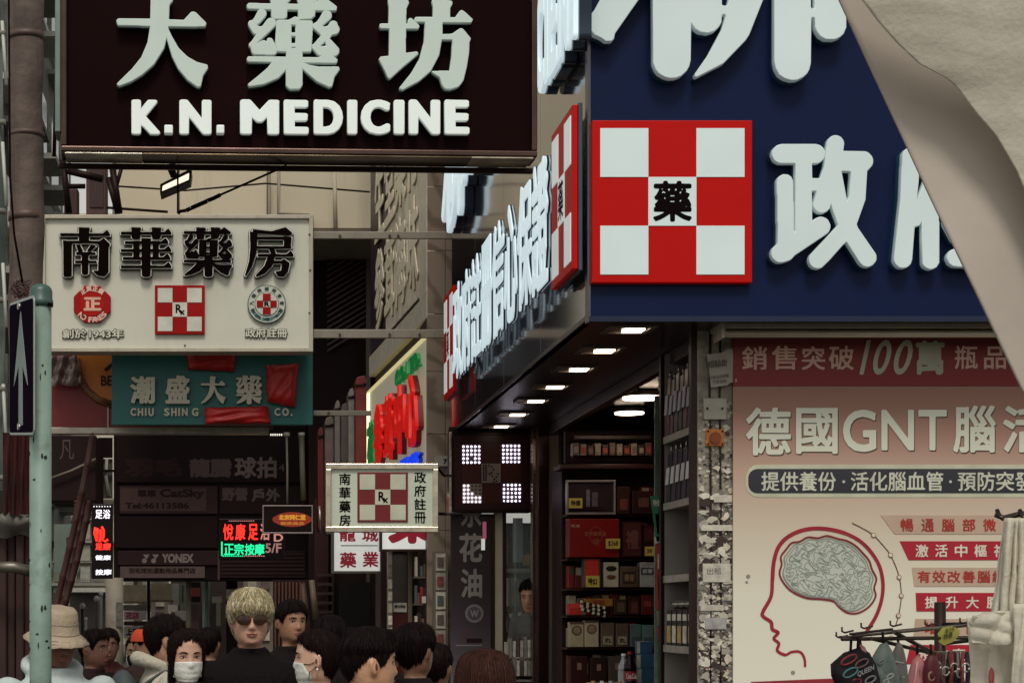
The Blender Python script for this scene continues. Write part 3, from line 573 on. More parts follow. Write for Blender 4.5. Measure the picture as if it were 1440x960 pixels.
rows = [(TAN, [(1238, 724), (1480, 724), (1480, 750.5), (1258, 750.5)], '暢通腦部微循環', 1266, 37, 729, 747, TXR), (CRIM, [(1265, 760.5), (1480, 760.5), (1480, 787), (1277.5, 787)], '激活中樞神經', 1287, 40.5-13.5, 765, 783, TXW),
        (TAN, [(1282, 797.5), (1480, 797.5), (1480, 824), (1285.5, 824)], '有效改善腦細胞', 1290, 21, 802, 819, TXR), (CRIM, [(1287.5, 833), (1480, 833), (1480, 859), (1288.5, 859)], '提升大腦功能', 1300, 29, 838, 855, TXW),
        (TAN, [(1287, 869.5), (1480, 869.5), (1480, 896), (1284, 896)], '增強記憶力', 1300, 29, 874, 891, TXR), (CRIM, [(1280, 906), (1480, 906), (1480, 933), (1274, 933)], '預防衰老', 1291, 29, 911, 928, TXW)]
stepx = [29, 27.5, 21, 29, 29, 24]
for (mt, pts, tx, x0, _, y0, y1, tm), dx in zip(rows, stepx):
    b_ = para(pts, .004, mt, 'text_banner')
    for i, ch in enumerate(tx):
        if x0+i*dx < 1470: flat(ch, pp, (x0+i*dx, y0, x0+i*dx+18, y1), tm, b_, c=.007, name='character', bold=1, n=48)
def spline(pts, n=10, closed=False):
    p = [Vector(a) for a in pts]; out = []; m = len(p); rg = range(m) if closed else range(m-1)
    for i in rg:
        p0, p1, p2, p3 = (p[(i-1) % m], p[i], p[(i+1) % m], p[(i+2) % m]) if closed else (p[max(i-1, 0)], p[i], p[i+1], p[min(i+2, m-1)])
        for j in range(n):
            t = j/n; out.append(.5*((2*p1)+(-p0+p2)*t+(2*p0-5*p1+4*p2-p3)*t*t+(-p0+3*p1-3*p2+p3)*t**3))
    if not closed: out.append(p[-1])
    return out
def ink(pts, w, c, mt, name, parent, closed=False, n=8):
    s_ = spline(pts, n, closed); q = MB(pp.fr); m = len(s_); vs = []
    for i, p in enumerate(s_):
        a = s_[(i-1) % m] if closed or i else p; b = s_[(i+1) % m] if closed or i < m-1 else p; d = (b-a).normalized(); nr = Vector((-d.y, d.x))
        ww = w[min(int(i/max(1, m-1)*(len(w)-1)), len(w)-1)] if isinstance(w, list) else w
        for sg_ in (-1, 1): vs.append((pp.a(p.x+nr.x*ww/2*sg_), pp.b(p.y+nr.y*ww/2*sg_), c))
    fs = [(2*i, 2*i+1, (2*i+3) % (2*m), (2*i+2) % (2*m)) for i in range(m if closed else m-1)]
    q.add(vs, fs); return q.build(name, mt, parent, fix=False)
head = [(1132, 937), (1131, 925), (1125, 916), (1113, 916), (1104, 920), (1093, 914), (1095, 904), (1088, 897), (1094, 889), (1086, 884), (1084, 874), (1073, 866), (1073, 859), (1084, 838), (1086, 815), (1088, 790), (1095, 768), (1110, 753), (1133, 744), (1160, 743), (1190, 750), (1215, 765), (1234, 790), (1241, 815), (1240, 840), (1232, 865), (1218, 888)]
ink(head, [3.5]*4+[4.2]*4+[5]*6+[5.5]*6+[5]*6+[3.5], .004, mat('#96152a', .45), 'head_outline', po)
brain = [(1100, 816), (1096, 805), (1099, 793), (1098, 782), (1106, 771), (1113, 763), (1124, 761), (1136, 755), (1150, 756), (1163, 753), (1178, 757), (1191, 760), (1203, 767), (1213, 777), (1222, 788), (1226, 800), (1232, 813), (1229, 826), (1231, 838), (1222, 852), (1207, 861), (1192, 861), (1180, 853), (1172, 845), (1155, 842), (1133, 840), (1112, 830)]
ink(brain, 2.6, .005, mat('#7a1f26', .45), 'brain_outline', po, True)
def shrink(pts, f, c0): return [(c0[0]+(x-c0[0])*f, c0[1]+(y-c0[1])*f) for x, y in pts]
inner = spline(shrink(brain, .93, (1165, 806)), 6, True); q = MB(pp.fr); q.prism([(pp.a(v.x), pp.b(v.y)) for v in inner], 0, .0045); br = q.build('brain', mat('#b9beb2', .5, var=.06, scale=5), po)
ink(shrink(brain, .93, (1165, 806)), 1.6, .0062, mat('#858c84', .5), 'fold_line', br, True)
inb = np.array([(v.x, v.y) for v in spline(shrink(brain, .88, (1165, 806)), 6, True)])
def inside(x, y):
    r = False
    for (x1, y1), (x2, y2) in zip(inb, np.roll(inb, -1, 0)):
        if (y1 > y) != (y2 > y) and x < (x2-x1)*(y-y1)/(y2-y1)+x1: r = not r
    return r
FOLD = mat('#878e86', .5); FOLD2 = mat('#cdd2c6', .5)
gy_, gx_ = np.mgrid[0:300, 0:380]; bx = 1095+gx_*.37; by_ = 752+gy_*.37
wx = bx+5*np.sin(by_*.17+1)+3.5*np.sin(by_*.39+bx*.11); wy = by_+5*np.sin(bx*.15+2)+3.5*np.sin(bx*.33-by_*.13)
fld = np.sin(wx*.34+1.2*np.sin(wy*.21))+np.sin(wy*.42+1.4*np.sin(wx*.17+.6))+.6*np.sin((wx+wy)*.27)
msk = np.zeros(fld.shape, bool)
for (x1, y1), (x2, y2) in zip(inb, np.roll(inb, -1, 0)):
    if y1 != y2: msk ^= ((y1 > by_) != (y2 > by_)) & (bx < (x2-x1)*(by_-y1)/(y2-y1)+x1)
for th_, mt_ in ((.25, FOLD), (-1.1, FOLD)):
    for lp_ in loops_of((fld > th_) & msk, .5):
        if len(lp_) > 5: ink([(1095+(x-2)*.37, 752+(y-2)*.37) for x, y in lp_], .8, .0062 if th_ > 0 else .0066, mt_, 'fold_line', br, True, 2)
arc = [(1198, 735), (1212, 742), (1228, 752), (1243, 768), (1252, 780), (1261, 800), (1266, 820), (1267, 840), (1264, 862), (1259, 880)]
ink(arc, 1.3, .004, mat('#5a3028', .5), 'dotted_arc', po)
for x, y in ((1228, 752), (1252, 780), (1264, 811), (1267, 837), (1263, 865), (1253, 896)):
    q = MB(pp.fr); q.tube([(pp.a(x), pp.b(y), 0), (pp.a(x), pp.b(y), .0075)], 3.4/pp.k, 16, smooth=False); q.build('ring', mat('#8a5a50', .5), po)
    q = MB(pp.fr); q.tube([(pp.a(x), pp.b(y), .005), (pp.a(x), pp.b(y), .0095)], 2.5/pp.k, 16, smooth=False); q.build('ring_centre', mat('#cfc9b5', .5), po)
para([(1056, 958), (1150, 954), (1230, 951), (1230, 957), (1150, 963), (1056, 966)], .004, mat('#8c2028', .5), 'lower_stripe')
for (x, y, w) in ((1052, 810, 3), (1115, 945, 3), (1050, 818, 2)):
    q = MB(pp.fr); q.tube([(pp.a(x), pp.b(y), 0), (pp.a(x), pp.b(y), .003)], w/pp.k, 9, smooth=False); q.build('scuff_mark', mat('#8d877a', .8), po)

# things on the pillar
tb = thing('junction_box', 'grey plastic junction box screwed to the billposted pillar', 'junction box', P(1006, 590, PY-.06))
fbox(989, 559, 1019, 588, PY-.03, .045, 'body', mat('#8f8b80', .5, var=.06, dirt=.3), tb, .008); fbox(990, 560, 1022, 589.5, PY-.045, .014, 'lid', mat('#a09c8f', .45, var=.06, dirt=.2), tb, .005)
for x in (995, 1016): ftube([(x, 574, PY-.061), (x, 574, PY-.055)], .008, 'screw', BLACK, tb)
tb = thing('call_button', 'orange square push button box below the junction box on the pillar', 'switch', P(1006, 628, PY-.05))
ORG = mat('#b46a28', .5, var=.1, dirt=.4); fbox(993, 603, 1019, 627, PY-.02, .05, 'body', ORG, tb, .006)
ftube([(1006, 615, PY-.05), (1006, 615, PY-.025)], .042, 'button', mat('#7e3d1c', .5, dirt=.4), tb, n=16)
for x in (996, 1016):
    for y in (606, 624): ftube([(x, y, PY-.026), (x, y, PY-.02)], .008, 'screw', mat('#3a1d10'), tb)
for i, (x, lb) in enumerate(((999, 'thin dark conduit running down the left of the pillar'), (1013, 'thin dark conduit running down the right of the pillar'))):
    q = MB(); q.tube([P(x, 465, PY-.01), P(x-1, 560, PY-.012), P(x, 640, PY-.012), P(x+1, 780, PY-.01), P(x, 990, PY-.012)], .008, 6); tag(q.build('conduit', mat('#302522', .6)), lb, 'conduit')
lf = thing('paper_notice', 'tilted grey paper notice taped at the top of the pillar', 'notice', P(1010, 545, PY-.06))
q = MB(front(PY-.055)); k = F/PY
q.grid(lambda i, j: ((991+4*j/6*1.6+ (37-1)*i/8+j*.0-CX)/k, (CY-(500-5*i/8+46*j/6+(-3 if i > 5 else 0)))/k, .01*math.sin(i*1.1+j*.7)), 9, 7); q.build('sheet', mat('#a09b90', .8, var=.1), lf, fix=False)
lp = Frame(P(992, 520, PY-.072), (1, 0, .12)); s0 = 1/k
line('招貼街', lp, 4*s0, 2*s0, 31*s0, 12*s0, mat('#4a4744'), lf, 0, bold=1); line('如有查詢請電', lp, 7*s0, -14*s0, 33*s0, -9*s0, mat('#33302e'), lf, 0); line('不得張貼', lp, 10*s0, -21*s0, 30*s0, -16*s0, mat('#33302e'), lf, 0)


# ----------------------------------------------------------------- inside the corner shop
def shelf_board(px0, px1, py, Y, D, mt, parent, th=3, name='shelf'): return fbox(px0, py, px1, py+th, Y, D, name, mt, parent, .003)
CY_ = 19.0; cab = thing('shop_cabinet', 'dark brown wall cabinet of shelves at the back of the corner shop', 'cabinet', (X(860, 19.3), 19.3, .13))
CB = mat('#2e1613', .5, var=.15)
fbox(795, 606, 932, 990, 19.5, .1, 'back_panel', mat('#2a1614', .6), cab)
fbox(790, 655, 797, 990, 19.4, .6, 'side_panel', CB, cab, .006)
fbox(921, 655, 926, 990, 19.4, .5, 'side_panel', CB, cab, .006)
fbox(788, 652, 930, 659, 18.97, .42, 'cornice', mat('#3b1e1a', .4), cab, .01)
for y in (723, 785, 827, 865, 910): shelf_board(797, 921, y, CY_, .4, mat('#3a211c', .45), cab)
fbox(808, 612, 915, 617, 19.3, .04, 'rail', mat('#55443e', .4, .3), cab, .003)
fbox(806, 640, 900, 644, 19.3, .04, 'rail', mat('#4a3530', .4, .3), cab, .003)
YT = mat('#c2ad4e', .7, var=.08)
def goods(name, label, rect, Y, D, col, cat, lid=None, lab=None, labcol='#cfc6a8', text=None, tcol='#2a1c18', rough=.4, extra=None, top=None):
    """a carton or tin on a shelf: body, lid line, label with print"""
    x0, y0, x1, y1 = rect; t = thing(name, label, cat, P((x0+x1)/2, y1, Y+D/2))
    m_ = mat(col, rough, var=.12, scale=14, dirt=.15); b = fbox(x0, y0, x1, y1, Y, D, 'body', m_, t, .006)
    if top: fbox(x0, y0-.0, x1, y0+top, Y, .003, 'lid_flap', mat(lid or '#5a4038', .5), t, c=.004)
    if lab:
        a, b_, c_, d = lab; l_ = fbox(x0+(x1-x0)*a, y0+(y1-y0)*b_, x0+(x1-x0)*c_, y0+(y1-y0)*d, Y, .003, 'label', mat(labcol, .6, var=.15, scale=30), t, c=.006)
        if text: flat(text, PF(Y), (x0+(x1-x0)*(a+(c_-a)*.12), y0+(y1-y0)*(b_+(d-b_)*.2), x0+(x1-x0)*(c_-(c_-a)*.12), y0+(y1-y0)*(d-(d-b_)*.2)), mat(tcol, .6), t, c=.0105, bold=1, n=36)
    if extra: extra(t, x0, y0, x1, y1, Y)
    return t
def price(px0, py0, px1, py1, Y, label, text='$28'):
    t = thing('price_tag', label, 'price tag', P((px0+px1)/2, py1, Y)); fbox(px0, py0, px1, py1, Y, .004, 'card', YT, t)
    flat(text, PF(Y), (px0+3, py0+3, px1-3, py1-3), mat('#3a2c1a', .7), t, c=.003, bold=1, n=32)
ORD = ['first', 'second', 'third', 'fourth', 'fifth', 'sixth', 'seventh', 'eighth', 'ninth', 'tenth', 'eleventh']
rbk = random.Random(31)
for nm_, y1, h_ in (('top', 722.5, 40), ('second', 784.5, 51), ('third', 826.5, 36), ('fourth', 864.5, 32), ('fifth', 909.5, 37), ('lowest', 975, 58)):
    x0 = 799.0; i = 0
    while x0 < 916 and i < 11:
        w_ = rbk.uniform(9, 14); hh = h_*rbk.uniform(.72, .98)
        goods('back_row_carton', ORD[i]+' small carton from the left in the back row of the '+nm_+' cabinet shelf', (x0, y1-hh, min(x0+w_-.7, 920), y1), 19.2, .14, rbk.choice(['#6a2018', '#7c6a54', '#9a8c74', '#4c3a34', '#8a1c16', '#5c5048', '#a89c84', '#3c4a4c']), 'carton', lab=(.12, .06, .88, .4), labcol=rbk.choice(['#b8ac90', '#8a2a20', '#5a4a3c', '#c4b470'])); x0 += w_; i += 1
# framed display case
dc = thing('display_case', 'framed purple display case on the top shelf of the shop cabinet', 'display case', P(831, 722, 18.9))
fbox(799, 677, 863, 721, 18.95, .12, 'backing', mat('#35242e', .35, var=.3, scale=8), dc)
for r_ in ((797, 674.5, 866, 677.5), (797, 720, 866, 723), (797, 677.5, 799.5, 720), (863.5, 677.5, 866, 720)): fbox(*r_, 18.9, .08, 'frame_bar', mat('#a39a98', .3, .6), dc, .003)
fbox(824, 688, 829, 712, 18.94, .02, 'figure_print', mat('#6f6470', .5, var=.4, scale=30), dc, c=.02); fbox(832, 692, 840, 712, 18.94, .02, 'figure_print', mat('#5c4c5a', .5, var=.4, scale=30), dc, c=.018)
fbox(804, 713, 850, 716, 18.94, .02, 'base_strip', mat('#2c1514', .4), dc, c=.02)
price(800, 700, 819, 714, 18.83, 'yellow price tag in the corner of the purple display case', '特價')
goods('tin_box', 'dark brown carton with a round seal right of the purple case', (868, 684, 886, 722), 18.92, .2, '#3c1c16', 'carton', lab=(.2, .45, .8, .85), labcol='#6a2c1c')
goods('tin_box', 'dim maroon carton at the right end of the top cabinet shelf', (889, 690, 918, 722), 18.92, .2, '#351817', 'carton', lab=(.3, .3, .8, .7), labcol='#5c342a')
def redx(t, x0, y0, x1, y1, Y):
    flat('正宗官燕盞', PF(Y), (822, 747, 852, 753), mat('#b06a50', .5), t, c=.004); flat('禮', PF(Y), (833, 757, 843, 767), mat('#a04a38', .5), t, c=.004)
    q = MB(front(Y)); k = F/Y; q.tube([((838-CX)/k+9/k*math.cos(a*.35), (CY-752)/k+12/k*math.sin(a*.35), .004) for a in range(19)], .003, 5); q.build('ring_print', mat('#9a4434', .5), t)
    flat('精選', PF(Y), (803, 737, 815, 741), mat('#b89888', .5), t, c=.004)
goods('gift_box', 'large glossy red gift box with round seal on the second shelf', (800, 729, 871, 783), 18.85, .2, '#7d100e', 'gift box', extra=redx, rough=.3)
goods('gift_box', 'dull maroon gift box right of the large red one', (875, 733, 903, 783), 18.9, .2, '#42100f', 'gift box', lab=(.08, .05, .92, .95), labcol='#4c1a17', text='禮', tcol='#6a3a30')
goods('gift_box', 'darkest red box at the right end of the second shelf', (905, 738, 919, 783), 18.92, .2, '#380e0e', 'gift box', lab=(.1, .1, .9, .5), labcol='#4a1512')
price(852, 757, 872, 771, 18.8, 'pale price tag on the large red gift box', '$268'); price(907, 768, 920, 781, 18.8, 'pale price tag at the right end of the second shelf', '$98')
goods('medicine_carton', 'carton with a bright red front at the left of the third shelf', (821, 785, 845, 826), 18.9, .15, '#4c443a', 'carton', lab=(.08, .02, .85, .98), labcol='#c42418')
price(824, 809, 843, 825, 18.8, 'big yellow price tag below the bright red carton', '特$2')
def whitex(t, x0, y0, x1, y1, Y):
    q = MB(front(Y)); k = F/Y; q.ell(((x0+x1)/2/k-CX/k, (CY-(y0+9))/k, .004), ((x1-x0)*.36/k, 4/k, .004), 16, 6); q.build('oval_print', mat('#2c2420', .5), t)
    q = MB(front(Y)); q.ell(((x0+x1)/2/k-CX/k, (CY-(y0+21))/k, .004), ((x1-x0)*.3/k, 3.4/k, .004), 14, 6); q.build('pill_print', mat('#6b3a24', .5), t)
goods('medicine_carton', 'cream carton with dark oval print in the middle of the third shelf', (849, 790, 870, 825), 18.9, .15, '#b8b29c', 'carton', extra=whitex)
goods('medicine_carton', 'brown carton with a framed brown picture on the third shelf', (872, 796, 898, 825), 18.9, .15, '#5a4634', 'carton', lab=(.14, .25, .86, .85), labcol='#3a2a22', text='藥膏', tcol='#7a6448')
goods('medicine_carton', 'grey white carton with a dark top band on the third shelf', (900, 790, 920, 825), 18.9, .15, '#9c9a96', 'carton', lab=(.05, .22, .95, .5), labcol='#3c3c48', text='感冒', tcol='#a8a8a8')
goods('medicine_carton', 'small bright red carton at the left of the fourth shelf', (800, 848, 818, 864), 18.9, .12, '#c22a1c', 'carton', lab=(.1, .1, .9, .4), labcol='#d23a26')
q = MB(front(18.85)); k = F/18.85
for i in range(30):
    x = 818+(i % 10)*3.9+rs.uniform(-1, 1); y = 846+(i//10)*5+(i % 10)*1.1+rs.uniform(-1, 1); q.prism([((x+a-CX)/k, (CY-y-b)/k) for a, b in ((-2, 1), (1, 2.4), (2.4, -1), (-1, -2.4))], 0, .03+.001*(i % 7), i % 2)
tag(q.build('sweets_pile', [mat('#c9c4b0', .4), mat('#1c1512', .4)]), 'heap of black and white wrapped packets on the fourth shelf', 'packets')
goods('foil_packet', 'yellow and orange foil packet leaning behind the wrapped packets', (822, 841, 862, 852), 19.0, .05, '#a8742a', 'packet', lab=(.3, .2, .7, .8), labcol='#8a3a1c')
goods('medicine_carton', 'dark green brown carton standing right of the foil packet', (864, 842, 882, 864), 18.95, .12, '#352a1e', 'carton', lab=(.2, .2, .8, .8), labcol='#54422e')
goods('medicine_carton', 'dark carton in the middle right of the fourth shelf', (884, 838, 900, 864), 18.95, .12, '#3a1a16', 'carton', lab=(.2, .3, .8, .9), labcol='#5a2a20')
goods('medicine_carton', 'deep red carton at the right end of the fourth shelf', (902, 836, 919, 864), 18.95, .12, '#5a1512', 'carton', lab=(.2, .3, .8, .6), labcol='#7c2a20')
def ringx(t, x0, y0, x1, y1, Y):
    k = F/Y; q = MB(front(Y)); cx, cy = ((x0+x1)/2-CX)/k, (CY-(y0+12))/k; q.tube([(cx, cy, 0), (cx, cy, .005)], 7/k, 18); q.build('round_print', mat('#5e4a3c', .5, var=.3, scale=30), t)
    q = MB(front(Y)); q.tube([(cx, cy, 0), (cx, cy, .008)], 5/k, 16); q.build('round_print', mat('#8c7862', .5, var=.3, scale=30), t)
goods('tea_tin', 'beige tin with a round picture, leftmost on the fifth shelf', (801, 874, 821, 909), 18.9, .12, '#b0a283', 'tin', extra=ringx, top=3); goods('tea_tin', 'beige tin with a round picture, second from the left on the fifth shelf', (822, 872, 842, 909), 18.9, .12, '#b8aa8c', 'tin', extra=ringx, top=3)
for i, (x0, x1, c, lb) in enumerate(((845, 864, '#5e5040', 'brown jar carton left of the two dim ones on the fifth shelf'), (866, 884, '#54463a', 'dim brown jar carton next to the teal cartons'), (886, 902, '#4d6462', 'dull teal carton, left one of two on the fifth shelf'), (903, 919, '#56706e', 'dull teal carton at the right end of the fifth shelf'))):
    goods('medicine_carton', lb, (x0, 875+i, x1, 909), 18.9, .12, c, 'carton', lab=(.15, .55, .85, .9), labcol='#9c9076' if i < 2 else '#3a4c4c', text='丸' if i < 2 else None)
for i, (x0, x1, c, lb) in enumerate(((802, 826, '#3c1a18', 'dark red carton at the bottom left of the cabinet'), (830, 853, '#34201c', 'dark brown carton with a small emblem at the cabinet bottom'), (856, 878, '#4a3c34', 'grey brown carton at the middle of the cabinet bottom'), (882, 900, '#3a1815', 'dark maroon carton at the right of the cabinet bottom'))):
    goods('medicine_carton', lb, (x0, 922+2*(i % 2), x1, 985), 18.9, .12, c, 'carton', lab=(.4, .15, .65, .3), labcol='#8a6a5a')
for i in range(11):
    x0 = 806+i*10.2; goods('stock_carton', ['first', 'second', 'third', 'fourth', 'fifth', 'sixth', 'seventh', 'eighth', 'ninth', 'tenth', 'eleventh'][i]+' dim carton from the left on the high rail of the shop cabinet', (x0, 622+(i*7) % 5, x0+8.6, 640), 19.05, .15, ['#5a4038', '#7c6a5c', '#4a2c28', '#8a7868', '#3c3430'][i % 5], 'carton', lab=(.15, .3, .85, .8), labcol=['#8f8070', '#a2342a', '#6a5a4c'][i % 3])
# counter with goods nearer
ct = thing('shop_counter', 'low counter at the shop entrance loaded with drinks and boxes', 'counter', (X(880, 16), 16.2, .13))
q = MB(); q.box(X(815, 16), X(975, 15.4), 15.4, 16.6, .96, .99); q.build('counter_top', mat('#8f8a80', .3), ct, bevel=.005); q = MB(); q.box(X(820, 16), X(970, 15.4), 15.5, 16.5, .13, .96); q.build('counter_body', mat('#4a3a34', .5), ct)
def bottle(label, px, ybase, ytop, Y, col, capcol, labcol, wpx=9, text=None, name='drink_bottle'):
    t = thing(name, label, 'bottle', P(px, ybase, Y)); k = F/Y; h = (ybase-ytop)/k; r = wpx/k; q = MB(); c = P(px, ybase, Y)
    prof = [(0, .85), (.03, 1), (.3, 1), (.36, .93), (.55, .93), (.6, 1), (.7, .95), (.8, .6), (.88, .38), (.93, .36)]
    q.tube([c+Vector((0, 0, h*a)) for a, b in prof], [r*b for a, b in prof], 18); q.build('body', mat(col, .08, var=.03, spec=.8), t)
    q = MB(); q.tube([c+Vector((0, 0, h*.93)), c+Vector((0, 0, h*.995))], r*.42, 14, smooth=False); q.build('cap', mat(capcol, .4), t)
    q = MB(); q.tube([c+Vector((0, 0, h*.36)), c+Vector((0, 0, h*.56))], r*1.0, 18, cap=False); l = q.build('label', mat(labcol, .4), t)
    if text: flat(text, PF(Y), (px-wpx*.8, ybase-(ybase-ytop)*.52, px+wpx*.8, ybase-(ybase-ytop)*.40), mat('#e0d8d0', .5), t, c=r*1.02+.002, bold=1, n=40)
bottle('dark cola bottle with red cap and red label on the counter', 886, 979, 915, 15.6, '#1c0c0a', '#7a1512', '#8a1a1c', 9, 'Coca-Cola'); bottle('clear water bottle with white cap behind the cola', 877, 975, 918, 15.9, '#8a9090', '#d4d2cc', '#9a9c9c', 8)
bottle('small green bottle with a yellow tag on the lower wall shelf', 946, 962, 934, 15.0, '#42503a', '#5a6a48', '#b8a848', 6)
for i, (x0, y0, x1, y1) in enumerate(((900, 901, 918, 919), (901, 919, 926, 939), (902, 939, 927, 960))):
    goods('blue_carton', ['small blue carton on top of the blue stack', 'middle carton of the blue stack on the counter', 'lowest carton of the blue stack on the counter'][i], (x0, y0, x1, y1), 15.7, .2, '#27506c', 'carton', lab=(-.22, .05, -.02, .95), labcol='#b0aca2')
for i in range(9):
    x = 828+i*6.2; t = thing('small_jar', ['first', 'second', 'third', 'fourth', 'fifth', 'sixth', 'seventh', 'eighth', 'ninth'][i]+' small coloured jar from the left in the row on the counter', 'jar', P(x, 975, 15.5), 'small jars along the counter')
    q = MB(); c = P(x, 975, 15.5); q.tube([c, c+Vector((0, 0, .07+.015*(i % 2)))], .017, 12, smooth=False); q.build('body', mat(['#b8b2a2', '#9a5a34', '#3c6a7a', '#c2bca8'][i % 4], .5), t)
    q = MB(); q.tube([c+Vector((0, 0, .0705+.015*(i % 2))), c+Vector((0, 0, .095+.015*(i % 2)))], .018, 12, smooth=False); q.build('lid', mat(['#d0ccc0', '#c08a50', '#8ab0b4'][i % 3], .5), t)
goods('white_tray', 'white foam tray stack beside the green bottle', (955, 941, 980, 975), 14.9, .2, '#bdbab0', 'tray', top=4, lid='#d0cdc4')
# wall shelf unit right behind the pillar: planes along the street direction
UX = 3.395; uf = Frame((UX, 0, H), (0, -1, 0)); un = thing('wall_shelf', 'tall grey shelf unit behind the pillar with sloping looking boards', 'shelf unit', (3.45, 14.1, .13))
q = MB(); q.box(UX+.42, UX+.46, 13.66, 14.6, .13, 3.66); q.build('back_panel', mat('#6d6561', .5, var=.1), un)
q = MB(); q.box(UX, UX+.45, 14.6, 14.64, .13, 3.66); q.build('end_panel', mat('#8a8480', .4, .3, var=.1), un)
q = MB(); q.box(UX-.03, UX, 14.6, 14.66, .13, 3.66); q.build('edge_post', mat('#241310', .4, .3), un, bevel=.003)
def onz(px, py): return H+on(uf, px, py)[1]
for y in (604, 703, 811, 914):
    z = onz(974, y); q = MB(); q.box(UX, UX+.41, 13.66, 14.59, z-.02, z+.02); q.build('shelf', mat('#8d857f', .35, .4, var=.1), un, bevel=.003)
    q = MB(); q.box(UX-.014, UX-.001, 13.66, 14.59, z-.028, z+.028); q.build('shelf_edge', mat('#b3aaa0', .3, .5, var=.25, scale=20), un, bevel=.002)
def pack(i, Y, z, h, w, c, lb, c2='#8a8690', grp=None):
    t = thing('hanging_packet', lb, 'packet', (UX+.12, Y, z), grp); q = MB()
    q.hexa([(UX-.02, Y, z), (UX+.04, Y, z), (UX+.04, Y+w, z), (UX-.02, Y+w, z), (UX+.0, Y, z+h), (UX+.02, Y, z+h), (UX+.02, Y+w, z+h), (UX+.0, Y+w, z+h)]); q.build('bag', mat(c, .3, var=.3, scale=12), t, bevel=.004)
    q = MB(); q.hexa([(UX-.03, Y+.01, z+h*.35), (UX-.022, Y+.01, z+h*.35), (UX-.022, Y+w-.01, z+h*.35), (UX-.03, Y+w-.01, z+h*.35), (UX-.018, Y+.01, z+h*.7), (UX-.012, Y+.01, z+h*.7), (UX-.012, Y+w-.01, z+h*.7), (UX-.018, Y+w-.01, z+h*.7)]); q.build('label', mat(c2, .5), t)
    q = MB(); q.tube([(UX+.01, Y+w/2, z+h), (UX+.01, Y+w/2, z+h+.05)], .008, 6); q.build('hook', STEEL, t)
z3, z2, z1, z0 = [onz(974, y) for y in (604, 703, 811, 914)]
for i in range(6): pack(i, 13.7+i*.14, z3+.03, .42+.03*(i % 2), .1, ['#3a2430', '#4a2a2c', '#2e2432', '#40303a'][i % 4], ['nearest', 'second', 'third', 'fourth', 'fifth', 'farthest'][i]+' purple brown packet hanging on the top level of the wall shelf', grp='packets on the top level')
for i in range(5): pack(i, 13.72+i*.16, z2+.03, .38, .11, ['#2c2238', '#3c3040'][i % 2], ['nearest', 'second', 'third', 'fourth', 'farthest'][i]+' dark purple packet with pale label on the second level of the wall shelf', '#c0b8b8', 'packets on the second level')
t = thing('folder_pile', 'blue and white folders leaning at the back of the third shelf level', 'folders', (UX+.2, 13.9, z1)); q = MB()
for i in range(4): q.hexa([(UX+.1+.02*i, 13.68+.05*i, z1+.03), (UX+.12+.02*i, 13.68+.05*i, z1+.03), (UX+.12+.02*i, 13.9+.05*i, z1+.03), (UX+.1+.02*i, 13.9+.05*i, z1+.03)]+[(UX+.1+.02*i, 13.67+.03*i, z1+.40-.04*i), (UX+.12+.02*i, 13.67+.03*i, z1+.40-.04*i), (UX+.12+.02*i, 13.76, z1+.40-.04*i), (UX+.1+.02*i, 13.76, z1+.40-.04*i)], i % 2)
q.build('sheets', [mat('#2c4668', .4), mat('#9ca6aa', .4)], t)
for i in range(5):
    Y = 13.7+i*.17; t = thing('supplement_box', ['nearest', 'second', 'middle', 'fourth', 'farthest'][i]+' black supplement box with a pale yellow picture on the lower wall shelf', 'box', (UX+.15, Y, z0+.03), 'black boxes on the lower wall shelf')
    q = MB(); q.box(UX+.0, UX+.16, Y, Y+.14, z0+.03, z0+.3); q.build('body', mat('#1d1412', .3), t, bevel=.004); q = MB(); q.box(UX-.006, UX-.001, Y+.02, Y+.12, z0+.05, z0+.18); q.build('label', mat(['#b59a58', '#c8c2b4'][i % 2], .5, var=.3, scale=20), t)
    q = MB(); q.box(UX-.006, UX-.001, Y+.02, Y+.12, z0+.22, z0+.27); q.build('label', mat('#c8c2b4', .5), t)
for i in range(4):
    Y = 13.76+i*.2; t = thing('cup_stack', ['nearest', 'second', 'third', 'farthest'][i]+' silver bowl on top of the black supplement boxes', 'bowl', (UX+.15, Y, z0+.31), 'bowls above the black boxes')
    q = MB(); q.tube([(UX+.06, Y, z0+.31), (UX+.06, Y, z0+.36)], [.04, .07], 14); q.build('bowl', mat('#8a847c', .2, .8), t); q = MB(); q.tube([(UX+.06, Y, z0+.361), (UX+.06, Y, z0+.372)], .072, 14); q.build('rim', mat('#5a5450', .2, .8), t)
# glass strip and stickers left of the unit
gs = thing('glass_screen', 'narrow greenish glass screen left of the wall shelf covered with stickers', 'glass screen', P(927, 960, 14.75)); pg = PF(14.75)
fbox(921, 556, 934, 985, 14.75, .03, 'glass_sheet', mat('#4f5f52', .15, var=.35, scale=7, bump=.2), gs)
def strip(pts, c, nm, txt=None, tr=None):
    q = MB(pg.fr); q.prism([(pg.a(x), pg.b(y)) for x, y in pts], .002, .008); b = q.build(nm, mat(c, .5, var=.08), gs)
    if txt: flat(txt, pg, tr, mat('#c8c4b4', .5), b, c=.011, bold=1, n=36)
strip([(914, 697), (931, 697), (928, 760), (923, 762)], '#1c6b48', 'green_banner', '特價', (918, 702, 929, 712)); strip([(921, 722), (928, 722), (928, 750), (924, 750)], '#b8ae98', 'sticker')
strip([(920, 755), (932, 753), (932, 762), (921, 764)], '#c2bcae', 'sticker'); strip([(922, 765), (937, 763), (936, 858), (923, 856)], '#a4281c', 'red_banner', '優惠', (924, 778, 932, 800)); strip([(925, 812), (932, 800), (930, 850), (926, 850)], '#b88a4a', 'banner_picture')
